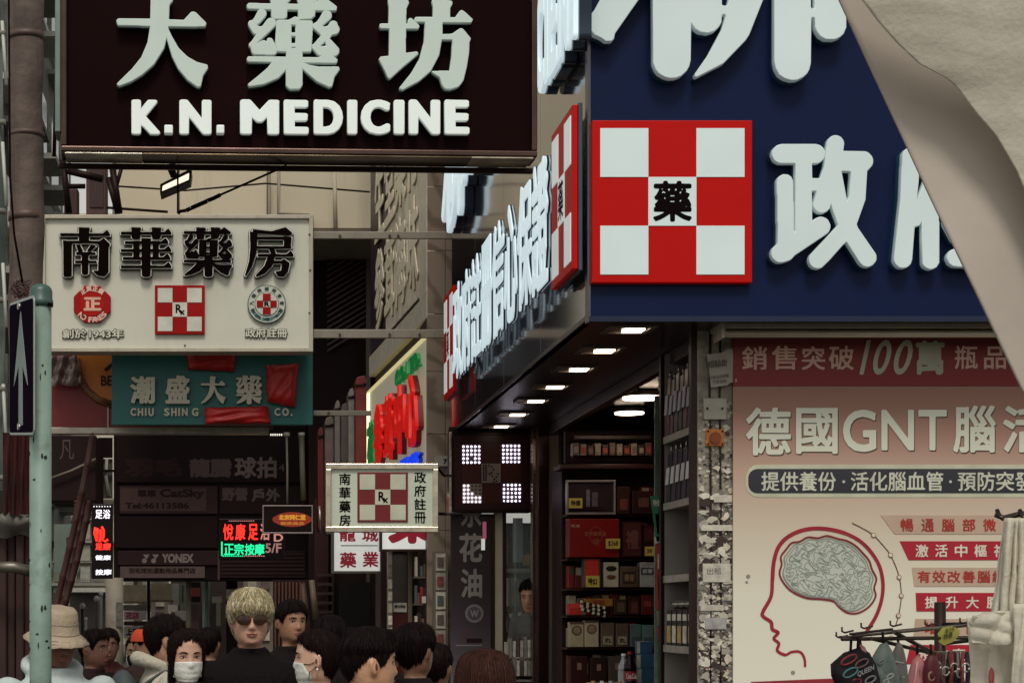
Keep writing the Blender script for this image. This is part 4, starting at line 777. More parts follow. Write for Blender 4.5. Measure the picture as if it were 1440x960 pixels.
strip([(923, 858), (935, 858), (935, 879), (924, 879)], '#7c7362', 'sticker'); strip([(924, 881), (937, 881), (937, 899), (926, 899)], '#b01c1c', 'sticker'); strip([(927, 900), (934, 900), (934, 935), (928, 935)], '#3f7060', 'sticker')
# sticker strips on the column and cloth bundle
tb = thing('sticker_strip', 'teal vertical sign strip on the beige column left of the cabinet', 'sign', P(781, 960, 20.25)); fbox(775, 884, 788, 990, 20.27, .01, 'strip', mat('#1e6a66', .5), tb); 
for i, ch in enumerate('大藥房有'): flat(ch, PF(20.27), (777.5, 888+i*19, 786, 902+i*19), mat('#a9b8ae', .5), tb, c=.003, name='character', bold=1, n=48)
tb = thing('plastic_sheet', 'pale blue folded plastic sheet hanging by the column edge', 'plastic sheet', P(794, 880, 20.1)); q = MB(front(20.1)); k = F/20.1
q.grid(lambda i, j: ((789.5+i*1.6+1.5*math.sin(j*.9)-CX)/k, (CY-(808+j*9))/k, .04*math.sin(i*2.1+j*.5)), 5, 10); q.build('sheet', mat('#8fb0b4', .3, var=.15), tb, fix=False)
tb = thing('plastic_bag_bundle', 'dusty pink bundle of plastic bags hanging at the left of the cabinet', 'bag bundle', P(794, 975, 20.0)); q = MB(front(20.0)); k = F/20
q.grid(lambda i, j: ((794+(5+2.5*math.sin(j*1.3))*math.cos(i*.7)-CX)/k, (CY-(884+j*10))/k, (5+2*math.sin(j*1.7+i))*math.sin(i*.7)/k), 10, 10, closed=True); q.build('bag', mat('#7e6a6c', .35, var=.35, scale=14), tb, fix=False)

# ----------------------------------------------------------------- LED emblem and screen wall at the far end of the soffit
lb = thing('led_emblem_sign', 'dark red board with a checker of glowing white LED dots', 'LED sign', P(690, 720, 21.0)); YL = 20.75; pl2 = PF(YL); kl = F/YL
a0, b0, a1, b1 = signbox(pl2, (634, 607, 750, 720), .3, .035, mat('#300b0b', .35, var=.1), mat('#241210', .3, .4, var=.2), lb)
fbox(632, 607, 636, 722, YL-.02, .2, 'edge_trim', mat('#9a9080', .2, .9, var=.4, scale=20), lb, .003)
pnl = [(649, 625, 0), (705, 624, 0), (650, 680, 1), (706, 679, 0)]
for r_ in ((677, 624, 704.5, 650.5), (649, 651.5, 676.5, 678.5), (705, 651, 733, 678), (678, 679, 705.5, 707)): fbox(*r_, YL, .004, 'red_square', mat('#3d0809', .4, var=.1), lb, c=.006)
ld = MB(); ld.ell((0, 0, 0), (.0125, .0125, .0125), 10, 6); ledm = ld.mesh('led', mat('#ffffff', .4, emit=2.6, ecol='#f4ecff')); ld2 = MB(); ld2.ell((0, 0, 0), (.011, .011, .011), 8, 5); ledd = ld2.mesh('led_off', mat('#2a201e', .5))
for n_, (x, y, off) in enumerate(pnl):
    b_ = fbox(x, y, x+27.5, y+27.5, YL, .004, 'white_square', mat('#77695f' if off else '#453848', .5, var=.1), lb, c=.006)
    for i in range(5):
        for j in range(5):
            me = ledm
            if off and ((i >= 2 and j < 2) or (i > 2 and j == 2)): me = ledd
            if n_ == 0 and (i, j) in ((2, 3),): continue
            o = link('led', me, b_); o.location = P(x+2.8+i*5.5, y+2.6+j*5.6, YL-.012)-wloc(lb); o.parent = b_; o.matrix_basis = Matrix.Translation(P(x+2.8+i*5.5, y+2.6+j*5.6, YL-.012)-wloc(b_))
            if n_ == 3 and (i+j*3) % 4 == 0: o.scale = (.7, .7, .7)
b_ = fbox(677, 651.5, 704, 678.5, YL, .004, 'white_square', mat('#6f625a', .5, var=.15), lb, c=.006)
for x, y in [(680, 654+i*3.4) for i in range(7)]+[(683.5, 654+i*3.4) for i in range(7)]+[(688, 654), (692, 656), (694, 660), (691, 664), (688, 666), (692, 669), (695, 673), (698, 676), (698, 670), (700, 666), (694, 677)]:
    o = link('led', ledd, b_); o.matrix_basis = Matrix.Translation(P(x, y, YL-.012)-wloc(b_))
bn = thing('oil_banner', 'dark purple vertical banner with grey characters under the LED emblem', 'banner', P(662, 960, 20.95)); pb2 = PF(20.9)
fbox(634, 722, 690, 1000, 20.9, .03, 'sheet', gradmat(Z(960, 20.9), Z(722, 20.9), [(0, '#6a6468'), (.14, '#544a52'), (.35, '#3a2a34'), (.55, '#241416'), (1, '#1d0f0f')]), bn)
GR = mat('#8a827e', .5, var=.1)
flat('茶', pb2, (647, 694, 679, 741), GR, bn, c=.004, name='character', bold=2, n=90); flat('花', pb2, (646, 749, 678, 790), GR, bn, c=.004, name='character', bold=3, n=90); flat('油', pb2, (648, 799, 678, 840), GR, bn, c=.004, name='character', bold=3, n=90)
q = MB(pb2.fr); q.tube([(pb2.a(667), pb2.b(862), 0), (pb2.a(667), pb2.b(862), .004)], 13/pb2.k, 24, smooth=False); q.build('round_emblem', mat('#7a7074', .5), bn); q = MB(pb2.fr); q.tube([(pb2.a(667), pb2.b(862), .004), (pb2.a(667), pb2.b(862), .007)], 9.5/pb2.k, 24, smooth=False); q.build('round_emblem', mat('#4c4048', .5), bn)
flat('W', pb2, (661, 857, 673, 867), GR, bn, c=.010, bold=2, n=40); fbox(656, 897, 678, 903, 20.9, .004, 'dark_bar', mat('#2a1014', .5), bn, c=.004)
for i in range(4): fbox(648, 885+i*4, 665-3*(i % 2), 886.5+i*4, 20.9, .003, 'print_line', mat('#5a3038', .5), bn, c=.003)
fbox(641, 906, 678, 907.5, 20.9, .003, 'print_line', GR, bn, c=.003)
tb = thing('pink_tube_sign', 'narrow pink and white lit strip beside the oil banner', 'light strip', P(681, 765, 20.85)); fbox(679, 733, 684, 757, 20.85, .02, 'strip', mat('#b05a78', .4, emit=.3), tb); fbox(677, 757, 682, 773, 20.85, .02, 'strip', mat('#e0e0dc', .4, emit=.4), tb)
# goods behind the glass door next to the shopkeeper
gd = thing('door_shelf', 'narrow shelf of white packets behind the glass door', 'shelf', P(722, 900, 21.6)); fbox(712, 735, 760, 1000, 21.9, .05, 'back_panel', mat('#3a2a26', .6), gd); fbox(708, 799, 748, 804, 21.5, .3, 'shelf', mat('#a39c92', .4), gd); fbox(708, 884, 735, 888, 21.5, .3, 'shelf', mat('#8a8278', .4), gd)
for i in range(4): fbox(714+i*4.2, 812, 717.6+i*4.2, 852, 21.5, .1, 'packet', mat(['#a8a69e', '#8f8e88'][i % 2], .5), gd, .003)
for i in range(6): fbox(710+i*4, 872-(i*5) % 13, 713.5+i*4, 884, 21.5, .1, 'jar', mat(['#b8b0a0', '#4a3a34', '#c8c4b8'][i % 3], .5), gd, .004)
for i in range(4): fbox(715+i*5, 905-(i*7) % 11, 719+i*5, 925, 21.5, .1, 'jar', mat(['#b8b0a0', '#8a3a2c', '#9aa4a0'][i % 3], .5), gd, .004)
for i in range(14): fbox(711+(i % 7)*5.2, 902+(i//7)*26-(i*5) % 9, 715.5+(i % 7)*5.2, 924+(i//7)*26, 20.6, .12, 'packet', mat(['#b8b0a0', '#8f8a82', '#c8c4b8', '#5a4440'][i % 4], .5, var=.3, scale=20), gd, .005)
fbox(709, 925, 748, 928, 20.6, .2, 'shelf', mat('#8a8278', .4), gd); fbox(709, 955, 748, 958, 20.6, .2, 'shelf', mat('#8a8278', .4), gd)
fbox(722, 728, 735, 790, 21.8, .05, 'pale_panel', mat('#9aa6a6', .4), gd); fbox(737, 779, 748, 794, 21.4, .04, 'orange_card', mat('#b8862a', .5), gd)

# ----------------------------------------------------------------- marble column and angled sign wall beyond
mb = thing('marble_building', 'building faced with brown marble slabs beyond the corner shop', 'building', P(617, 960, 22.9))
MAR = marble('#857566', '#6a5a4c'); ys = [1000, 880, 745, 610, 522, 441, 352, 262, 170, 60, -60]
fbox(600, -60, 668, 1000, 22.86, 2.0, 'core', mat('#3a302a', .7), mb)
for i in range(10):
    fbox(600.5, ys[i+1]+.8, 626, ys[i]-.0, 22.8, .05, 'marble_slab', MAR, mb, .004); fbox(626.8, ys[i+1]+.8, 668, ys[i], 22.8, .05, 'marble_slab', MAR, mb, .004)
A_, B_ = Vector((X(600, 22.8), 22.8, H)), Vector((X(519, 28.5), 28.5, H)); wf = Frame(B_, A_-B_); WL = (A_-B_).length
q = MB(wf); q.box(0, WL, -1.5, 14, -.6, -.1); q.build('side_wall', mat('#4a3f3a', .7), mb)
us = thing('plum_sign_board', 'tall plum sign board with cream raised characters on the angled wall', 'sign', wf.pt(WL/2, 2.5)); zbm = on(wf, 599, 447)[1]
q = MB(wf); q.box(.02, WL-.02, zbm+.32, 12, -.1, -.02); q.build('board', mat('#3a2c38', .4, var=.1), us, bevel=.005); q = MB(wf); q.box(.0, WL, zbm, zbm+.3, -.1, .0); q.build('white_border', mat('#ccc4b2', .4), us, bevel=.006)
q = MB(wf); q.box(WL-.62, WL, zbm+.302, 12, -.1, .0); q.build('white_border', mat('#ccc4b2', .4), us, bevel=.006)
CR = mat('#cfc3a6', .4, var=.06, streak=.2); CRE = mat('#6a5c4c', .5)
def wchar(ch, a0, a1, b0, b1, face, edge, par, d=.035, bold=2.2, name='character'):
    L_ = glyph(ch, bold, bold, 100); o = solid(L_, wf, a0, b0, a1, b1, d*.6, d*.4, face, name, par, 0); solid(L_, wf, a0, b0, a1, b1, 0, d*.59, edge, name+'_return', o, 0)
q = MB(wf); q.prism([(1.9, zbm+.36), (WL-.66, zbm+.36), (WL-.66, 11.5), (2.9, 11.5), (2.9, zbm+3.6), (2.3, zbm+3.6), (2.3, zbm+1.9), (1.9, zbm+1.9)], -.02, -.004); q.build('cream_picture_panel', mat('#ddd3bd', .5, var=.25, scale=3, streak=.25), us)
for r_ in range(4):
    for c_, ch in enumerate(['生', '堂', '藥', '行'] if r_ % 2 else ['參', '茸', '海', '味']):
        wchar(ch, .85+c_*1.08, 1.85+c_*1.08, zbm+.5+r_*1.35, zbm+1.72+r_*1.35, mat('#ece2ca', .4, var=.06), mat('#9c8a70', .5), us, .025)
ls = thing('lit_angled_sign', 'bright cream light box with red and green characters on the angled wall', 'sign', wf.pt(WL/2, 1)); zt2 = on(wf, 597, 478)[1]; zb2 = zt2-2.35
q = MB(wf); q.box(.02, WL-.1, zb2, zt2, -.1, -.005); q.build('face_panel', mat('#b8b29a', .4, var=.05, emit=.25), ls, bevel=.004)
LEDG = mat('#fff3c4', .4, emit=1.5, ecol='#ffefb4')
q = MB(wf); q.box(-.06, .02, zb2, zt2, -.1, .03); q.build('lit_edge', LEDG, ls); q = MB(wf); q.box(-.06, WL-.1, zt2+.001, zt2+.03, -.1, .03); q.build('lit_edge', mat('#e0d39a', .4, emit=.5), ls)
RE = mat('#c6160f', .4, emit=.5); RED_E = mat('#6a0f0c', .5, emit=.1); GE = mat('#127a3c', .4, emit=.3); BE = mat('#1238d0', .4, emit=.9)
wchar('藥', .35, 1.15, zt2-1.7, zt2-.5, GE, mat('#0c4a26', .5), ls, .08, 2)
wchar('誠', .35, 1.15, zt2-2.3, zt2-1.75, GE, mat('#0c4a26', .5), ls, .08, 2)
for i, ch in enumerate('參茸中心'): wchar(ch, 1.35+i*1.08, 2.25+i*1.08, zt2-1.28+.0*i, zt2-.36, RE, RED_E, ls, .11, 2.5)
line('CO.LTD.', wf, 3.2, zt2-.31, WL-.3, zt2-.09, GE, ls, .01, bold=2, depth=.04)
for i, ch in enumerate('國藥'): wchar(ch, 3.9+i*.85, 4.6+i*.85, zt2-1.68, zt2-1.36, BE, mat('#0c2480', .5, emit=.3), ls, .08, 3)
for i in range(3): line('藥', wf, 1.2+i*.9, zt2-1.75, 1.7+i*.9, zt2-1.4, mat('#3a8a54', .5), ls, .003)


# ================================================================= LEFT AND CENTRE: HANGING SIGNS
# ----------------------------------------------------------------- dark medicine sign
YK = 9.5; pk_ = PF(YK); kn = thing('medicine_sign', 'big dark maroon hanging sign with white raised characters and metal edges', 'sign', P(420, 215, YK))
KNF = Frame(P(86, 865, YK)-Vector((0, 0, 0)), (1, .045, 0)); pw = (755-86)/(F/YK)*1.004
KP = mat('#200b0c', .6, var=.12, scale=1.5, spec=.1); KF = mat('#4c3a34', .22, .85, var=.3, scale=5)
def ka(px): return on(KNF, px, 100)[0]
def kb(px, py): return on(KNF, px, py)[1]
zlo = kb(420, 219); A1 = ka(754)
q = MB(KNF); q.box(0.03, A1-.03, zlo+.03, 3.2, -.03, 0); q.build('face_panel', KP, kn)
q = MB(KNF); q.box(0.0, A1, zlo, 3.2, -.17, -.03); q.build('casing', mat('#3a2b27', .3, .7), kn)
for nm, r_ in (('frame_bar', (0, .03, zlo+.03, 3.2)), ('frame_bar', (A1-.03, A1, zlo+.03, 3.2)), ('frame_bar', (0, A1, zlo, zlo+.03))):
    q = MB(KNF); q.box(*r_, -.03, .035); q.build(nm, KF, kn, bevel=.006)
q = MB(KNF); q.box(-.03, -.001, zlo+.10, 3.2, -.16, .03); q.build('side_trim', mat('#6c7a74', .25, .7, var=.3, scale=4), kn, bevel=.006)
for x0, x1, m_ in ((.02, A1*.17, mat('#c9c2b0', .22, .6, var=.5, scale=9)), (A1*.17+.001, A1*.86, mat('#7c6a54', .2, .8, var=.45, scale=3)), (A1*.86+.001, A1-.02, mat('#c4b9a6', .2, .7, var=.5, scale=8))):  # cream ends and brown middle paint the reflections of the shiny metal underside
    q = MB(KNF); q.box(x0, x1, zlo-.010, zlo-.001, -.165, .03); q.build('bottom_plate', m_, kn, bevel=.003)
q = MB(KNF); q.box(-.02, A1+.02, zlo-.036, zlo-.008, -.20, -.17); q.build('rear_rail', mat('#2a1815', .4, .5), kn, bevel=.006)
KL = mat('#c3d2ca', .3, var=.03, emit=.06); KE = mat('#48605c', .35)  # slight glow brightens the characters, which are not lit
def kchar(ch, x0, y0, x1, y1, hand=True, bold=0, by=None, d=.06, n=230, face=KL, name='character'):
    a0, b0 = on(KNF, x0, y1); a1, b1 = on(KNF, x1, y0); L_ = glyph(ch, bold, by, n, 'hand' if hand else None)
    o = solid(L_, KNF, a0, b0, a1, b1, d*.6, d*.4, face, name, kn, .004); solid(L_, KNF, a0-.003, b0-.003, a1+.003, b1+.003, 0.001, d*.59, KE, name+'_return', o, 0)
kchar('大', 165, 1, 291, 125); kchar('藥', 347, 3, 475, 129, n=300); kchar('坊', 532, 6, 661, 130)
KL2 = mat('#e2ebe6', .3, var=.02, emit=.16)  # stronger added glow for the brighter row of unlit letters
for ch, x0, x1 in (('K', 186, 224), ('.', 231, 243), ('N', 253, 296), ('.', 304, 315), ('M', 338, 391), ('E', 399, 432), ('D', 441, 480), ('I', 488, 500), ('C', 507, 546), ('I', 553, 566), ('N', 574, 616), ('E', 624, 657)):
    y0, y1 = (179, 191) if ch == '.' else (145.5, 191.5)
    if ch == '.':
        a0, b0 = on(KNF, x0, y1); a1, b1 = on(KNF, x1, y0); q = MB(KNF); q.box(a0, a1, b0, b1, .001, .05); q.build('full_stop', KL2, kn, bevel=.006)
    else: kchar(ch, x0, y0, x1, y1, False, 9 if ch != 'I' else 9, 4.5, .05, 120, KL2, 'letter')
# support arms behind the sign
t = thing('sign_bracket', 'dark tangled metal brackets behind the lower left corner of the maroon sign', 'bracket', P(140, 290, 11))
for pts, r in ((((88, 225, 11), (97, 300, 11)), .02), (((95, 240, 11), (145, 252, 11)), .022), (((92, 262, 11), (120, 262, 11)), .015), (((158, 236, 11), (168, 300, 11)), .02), (((172, 232, 11), (162, 268, 11)), .012), (((152, 250, 11), (166, 300, 11)), .018), (((80, 100, 11.2), (76, 220, 11.2)), .012), (((150, 292, 11), (236, 298, 11)), .008)):
    ftube(pts, r, 'bar', mat('#2a1a17', .5, .4), t, 8)
fbox(121, 230, 150, 312, 24, .3, 'bracket_plate', mat('#4a3430', .5, .2, var=.2, streak=.4), t, .02); fbox(126, 236, 146, 292, 24, .01, 'plate_panel', mat('#3c2824', .5, var=.2), t, .004, c=.02)
fbox(90, 265, 110, 305, 24.2, .2, 'rust_box', mat('#3f2623', .6, streak=.4), t, .02)
fl = thing('flood_light', 'small lit flood lamp hanging under the maroon sign', 'lamp', P(248, 268, 10)); Yf = 10.0
ftube([(238, 232, Yf), (245, 248, Yf)], .02, 'arm', mat('#1e1210', .4, .5), fl); ftube([(228, 236, Yf), (247, 232, Yf)], .012, 'arm', mat('#1e1210', .4, .5), fl)
kf = F/Yf; ffr = front(Yf)
def fpoly(pts, c0, c1, nm, m_, bv=0): q = MB(ffr); q.prism([((x-CX)/kf, (CY-y)/kf) for x, y in pts], c0, c1); return q.build(nm, m_, fl, bevel=bv)
fpoly([(225, 272), (225, 259), (268, 237), (270, 240), (268, 254)], -.16, .0, 'housing', mat('#2c1f1b', .4, .4), .004)
fpoly([(228, 269), (229, 262), (266, 244), (265.5, 253)], .001, .012, 'lens', mat('#fff2dc', .4, emit=1.0, ecol='#ffeed4'), .002)
wr = thing('stay_wire', 'taut stay wire with turnbuckle below the maroon sign', 'wire', P(256, 298, 9.8)); Yw = 9.7
ftube([(403, 233, Yw), (310, 274, Yw)], .006, 'wire', BLACK, wr, 6); ftube([(262, 296, Yw), (254, 297, Yw), (250, 300, Yw)], .009, 'hook', BLACK, wr, 6); ftube([(250, 236, 9.9), (250, 300, 9.9)], .005, 'hanger_rod', BLACK, wr, 6)
for d in (-1.6, 1.6): ftube([(268, 293+d, Yw), (292, 282.5+d, Yw)], .006, 'turnbuckle', BLACK, wr, 6)
ftube([(310, 274, Yw), (300, 279, Yw), (292, 282, Yw)], .011, 'eye', BLACK, wr, 6); ftube([(268, 293, Yw), (262, 296, Yw)], .011, 'eye', BLACK, wr, 6)

# ----------------------------------------------------------------- cream 1943 pharmacy sign
YN = 22.0; pn = PF(YN); nh = thing('cream_pharmacy_sign', 'large cream sign box with black characters, red round seal and red checker', 'sign', P(250, 495, YN)); kk_ = F/YN
a0, b0, a1, b1 = signbox(pn, (59, 303, 440, 495), .3, .045, mat('#cccaba', .5, var=.06, scale=1.2, streak=.18), mat('#b3ab98', .45, .1, var=.08, streak=.35), nh, proud=.05)
BKC = mat('#150b0b', .6, var=.05, spec=.05); OUT = mat('#dcdccc', .4)
for ch, x0, x1 in (('南', 84, 157), ('華', 169, 243), ('藥', 257, 328), ('房', 343, 414)):
    ra = (pn.a(x0+1.5), pn.b(391), pn.a(x1-1.5), pn.b(322)); g0 = glyph(ch, 0, None, 230, 'hand')
    kq = ('out', ch)
    if kq not in LC: LC[kq] = (loops_of(dilate(shape_field(HAND[ch], 230), 4.5)), loops_of(dilate(shape_field(HAND[ch], 230), 7)))
    e1, e2 = 4.5/230*.585, 7.0/230*.585
    o = solid(g0, pn.fr, *ra, .085, .02, BKC, 'character', nh)
    solid(LC[kq][0], pn.fr, ra[0]-e1, ra[1]-e1, ra[2]+e1, ra[3]+e1, .07, .012, OUT, 'white_outline', o); solid(LC[kq][1], pn.fr, ra[0]-e2, ra[1]-e2, ra[2]+e2, ra[3]+e2, .0, .068, mat('#231513', .4), 'character_return', o)
# red seal
sl_ = MB(pn.fr); cx, cy = pn.a(130), pn.b(428.5); r8 = 28/kk_; oc = lambda r, off=22.5: [(cx+r*math.cos(R(off+45*i)), cy+r*math.sin(R(off+45*i))) for i in range(8)]
sl_.prism(oc(r8), 0, .05); seal = sl_.build('red_seal', mat('#9c0c08', .5, var=.06, spec=.15), nh, bevel=.01)
q = MB(pn.fr); q.tube([(cx, cy, .05), (cx, cy, .056)], 17/kk_, 24, smooth=False); q.build('seal_centre', mat('#a81208', .5, spec=.15), seal)
flat('正', PF(YN), (118, 419, 143, 438), mat('#d8a48c', .4), seal, c=.062, name='character', bold=6, n=90)
def arctext(text, cx, cy, r, a0, a1, h, mt, par, c, pf, bold=2, flip=False):
    n = len(text)
    for i, ch in enumerate(text):
        if ch == ' ': continue
        a = R(a0+(a1-a0)*(i/(n-1))); sgn = -1 if flip else 1
        v = Vector((math.cos(a), 0, math.sin(a)))*sgn; u = Vector((v.z, 0, -v.x)); o_ = pf.fr.pt(cx+r*math.cos(a), cy+r*math.sin(a), 0)
        f_ = Frame(o_, u, v=v); w_ = h*(.42 if ord(ch) < 128 else .5)
        line(ch, f_, -w_, -h/2, w_, h/2, mt, par, c, 'letter', bold=bold, n=36)
SM = mat('#dfb6a4', .4)
arctext('正貨正價', cx, cy, 22/kk_, 125, 55, 8/kk_, SM, seal, .055, pn); arctext('NO FAKES', cx, cy, 22/kk_, 225, 318, 8/kk_, SM, seal, .055, pn, flip=True)
def outl(text, r_, par, w=2.2, bold=2, cc=.02):
    x0, y0, x1, y1 = r_; kq = ('sm', text)
    if kq not in LC: A_f = text_field(text, 80); LC[kq] = (loops_of(dilate(A_f, bold), .4), loops_of(dilate(A_f, bold+w+2.5), .4))
    e = (w+2.5)/80*(y1-y0)/kk_
    o = solid(LC[kq][0], pn.fr, pn.a(x0), pn.b(y1), pn.a(x1), pn.b(y0), cc+.002, .006, mat('#c9c8b4', .4), 'lettering', par)
    solid(LC[kq][1], pn.fr, pn.a(x0)-e, pn.b(y1)-e, pn.a(x1)+e, pn.b(y0)+e, 0, cc, mat('#1d1614', .4), 'lettering_edge', o)
outl('創於1943年', (88, 463, 174, 476), nh); outl('政府註冊', (345, 462, 404, 475), nh)
checker(pn.fr, pn.a(218), pn.b(470.5), pn.a(288), pn.b(402), .0, .05, mat('#960806', .5, spec=.15), mat('#c9c8ba', .4), nh, symmat=BKC, border=.06)
cx, cy = pn.a(375), pn.b(428.5)
for r, c, m_, nm in ((27, .04, mat('#35403a', .4), 'round_seal'), (25.8, .046, mat('#b9beb0', .4), 'seal_ring'), (17, .052, mat('#35403a', .4), 'seal_ring'), (16.2, .056, mat('#c9c8ba', .4), 'seal_centre')):
    q = MB(pn.fr); q.tube([(cx, cy, c-.04 if r == 27 else c-.01), (cx, cy, c)], r/kk_, 32, smooth=False); q.build(nm, m_, nh)
for r_ in ((369.5, 414, 380.5, 424), (369.5, 433, 380.5, 443), (361, 423.8, 370, 433.2), (380, 423.8, 389, 433.2)): fbox(*r_, YN, .01, 'red_cross', mat('#960806', .5, spec=.15), nh, c=.066)
flat('R', pn, (371.5, 425, 378.5, 432), BKC, nh, c=.06, bold=3, n=50)
arctext('港九藥房總商會會員', cx, cy, 21.4/kk_, 205, -25, 6/kk_, mat('#2a3a3a', .4), nh, .05, pn, 1); arctext('HK GENERAL CHAMBER OF PHARMACY', cx, cy, 21.4/kk_, 212, 328, 4.6/kk_, mat('#2f6a6a', .4), nh, .05, pn, 1, True)
for x, y in ((435, 330), (436, 380), (435, 440), (64, 480), (260, 486)): ftube([(x, y, YN-.05), (x, y, YN-.06)], .014, 'rivet', mat('#5a4a3c', .5), nh, 8)
for i, (x1, y, h) in enumerate(((640, 330.5, 10), (634, 469, 12))):
    q = MB(front(YN+.1)); k = F/(YN+.1); q.box((440.5-CX)/k, (x1+2-CX)/k, (CY-y-h/2)/k, (CY-y+h/2)/k, -.05, 0); br_ = q.build('support_arm', mat('#8a8172', .45, .2, var=.1, streak=.3), nh, bevel=.006)
    for x in (478, 548, 560+30*i): ftube([(x, y+1, YN+.05), (x, y+1, YN+.10)], .016, 'bolt', mat('#4a4038', .5), br_, 8)
# ----------------------------------------------------------------- teal sign with red covers, red sign behind
YC = 22.7; pc = PF(YC); cs = thing('teal_sign', 'teal sign board with silver characters partly taped over in red', 'sign', P(300, 598, YC)); kc = F/YC
fbox(157, 490, 440, 597, YC, .12, 'panel', mat('#15615c', .5, var=.06, streak=.15), cs, .008)
SIL = mat('#b9b4a0', .4, var=.05); SILE = mat('#3c2c26', .5)
def cchar(ch, r_, bold, by, par=cs, d=.07, name='character', n=120):
    L_ = glyph(ch, bold, by, n, 'hand' if ch in ('大', '藥') else None); a = (pc.a(r_[0]), pc.b(r_[3]), pc.a(r_[2]), pc.b(r_[1]))
    o = solid(L_, pc.fr, *a, d*.6, d*.4, SIL, name, par, .003); solid(L_, pc.fr, *a, .0, d*.59, SILE, name+'_return', o)
cchar('潮', (184, 530, 218, 568), 5, 3); cchar('盛', (233, 529, 267, 568), 5, 3); cchar('大', (283, 530, 317, 568), 0, None); cchar('藥', (332, 529, 368, 569), 0, None)
for ch, x0, x1 in (('C', 184, 191.5), ('H', 194, 201.5), ('I', 204, 206.2), ('U', 209, 216.5), ('S', 231, 238.5), ('H', 241, 248.5), ('I', 251, 253.2), ('N', 256, 264), ('G', 270, 279), ('C', 386, 394), ('O', 397, 406), ('.', 409, 411)):
    solid(glyph(ch, 5, 4, 90) if ch not in 'I.' else glyph('I', 7, 3, 90), pc.fr, pc.a(x0), pc.b(585), pc.a(x1), pc.b(574 if ch != '.' else 582.5), .002, .03, SIL, 'letter', cs, .002)
def cover(pts, lab, Y, seed, cats='plastic cover'):
    """crinkled sheet stretched over a quadrilateral of the sign"""
    rr = random.Random(seed); t = thing('red_cover', lab, cats, P(sum(p[0] for p in pts)/4, max(p[1] for p in pts), Y-.1), 'red plastic covers'); k = F/Y
    ks = [(rr.uniform(2, 9), rr.uniform(2, 9), rr.uniform(0, 6)) for _ in range(6)]
    def fn(i, j):
        u, v = i/24, j/16; x = (pts[0][0]*(1-u)+pts[1][0]*u)*(1-v)+(pts[3][0]*(1-u)+pts[2][0]*u)*v; y = (pts[0][1]*(1-u)+pts[1][1]*u)*(1-v)+(pts[3][1]*(1-u)+pts[2][1]*u)*v
        e = min(u, 1-u, v, 1-v); z = .09+.05*min(1, e*6)+sum(.007*abs(math.sin(a*u+b*v+c)) for a, b, c in ks)
        if e == 0: z = .075; x += rr.uniform(-1, 1); y += rr.uniform(-1, 1)
        return ((x-CX)/k, (CY-y)/k, z)
    q = MB(front(Y)); q.grid(fn, 25, 17); q.build('wrap', mat('#a3170e', .45, var=.15, scale=5, spec=.4), t, fix=False)
    q = MB(front(Y)); u = [((p[0]-CX)/k, (CY-p[1])/k) for p in pts]; q.prism(u, .0705, .075); q.build('backing', mat('#5c100c', .5), t)
cover([(262, 497.5), (331, 497.5), (329, 523), (266, 521)], 'wide short red plastic cover along the top edge of the teal sign', YC, 1)
cover([(374, 515), (419, 512), (415, 574), (376, 566)], 'tall crinkled red plastic cover hiding the last characters of the teal sign', YC, 2); cover([(288, 574), (376, 572), (380, 597), (289, 598)], 'long flat red plastic cover over the lower lettering of the teal sign', YC, 3)
t_ = [o for o in C.objects if o.name.startswith('red_cover')][1]
YR = 23.3; pr = PF(YR); rs_ = thing('red_awning_sign', 'dark red sign with an orange crest and a metal lower rail behind the teal sign', 'sign', P(230, 610, YR))
fbox(72, 490, 384, 601, YR, .15, 'panel', mat('#700f10', .5, var=.15, scale=1), rs_, .01); fbox(70, 601, 378, 610, YR, .2, 'bottom_rail', mat('#9d9488', .35, .4, var=.2, streak=.4), rs_, .006, c=.04)
fbox(150.8, 547, 153, 601, YR, .02, 'joint_strip', mat('#a89c90', .4), rs_, c=.02)
q = MB(pr.fr); q.prism([(pr.a(x), pr.b(y)) for x, y in ((108, 497), (150, 497), (160, 498), (160, 572), (140, 566), (124, 550), (113, 532), (110, 515))], .0, .03); cr_ = q.build('crest', mat('#b06418', .5, var=.1), rs_)
q = MB(pr.fr); q.tube([(pr.a(x), pr.b(y), .02) for x, y in ((108, 505), (112, 530), (122, 548), (138, 562), (158, 569))], .05, 8); q.build('crest_border', mat('#6c4420', .5, var=.6, scale=40), cr_)
flat('BEST', pr, (142, 528, 176, 543), mat('#3c1c10'), cr_, c=.034, bold=3, n=60); q = MB(pr.fr); q.tube([(pr.a(148), pr.b(521), .034), (pr.a(153), pr.b(516), .034), (pr.a(158), pr.b(512), .034)], .02, 5); q.build('crest_line', mat('#3c1c10'), cr_)
t = thing('plastic_drape', 'cloudy plastic sheet draped over the left end of the red sign', 'plastic sheet', P(90, 545, 23.1)); kq_ = F/23.1; q = MB(front(23.1))
q.grid(lambda i, j: ((70+i*3.1+j*.9*(1 if i > 8 else 0)-CX)/kq_, (CY-(500+j*5.2-(i > 10)*2+1.5*math.sin(i*.9)))/kq_, .04*math.sin(i*1.2+j*.6)+.02*math.sin(j*2)), 13, 9); q.build('sheet', mat('#6c5450', .25, var=.25, spec=.7), t, fix=False)
# third arm
t = thing('support_bar', 'lowest grey steel arm running right from the teal sign', 'bracket', P(480, 584, YC)); fbox(440.5, 577, 522, 584, YC+.1, .05, 'steel_bar', mat('#857c6e', .45, .2, streak=.3), t, .005); ftube([(462, 580, YC+.05), (462, 580, YC+.1)], .015, 'bolt', mat('#4a4038'), t, 8)

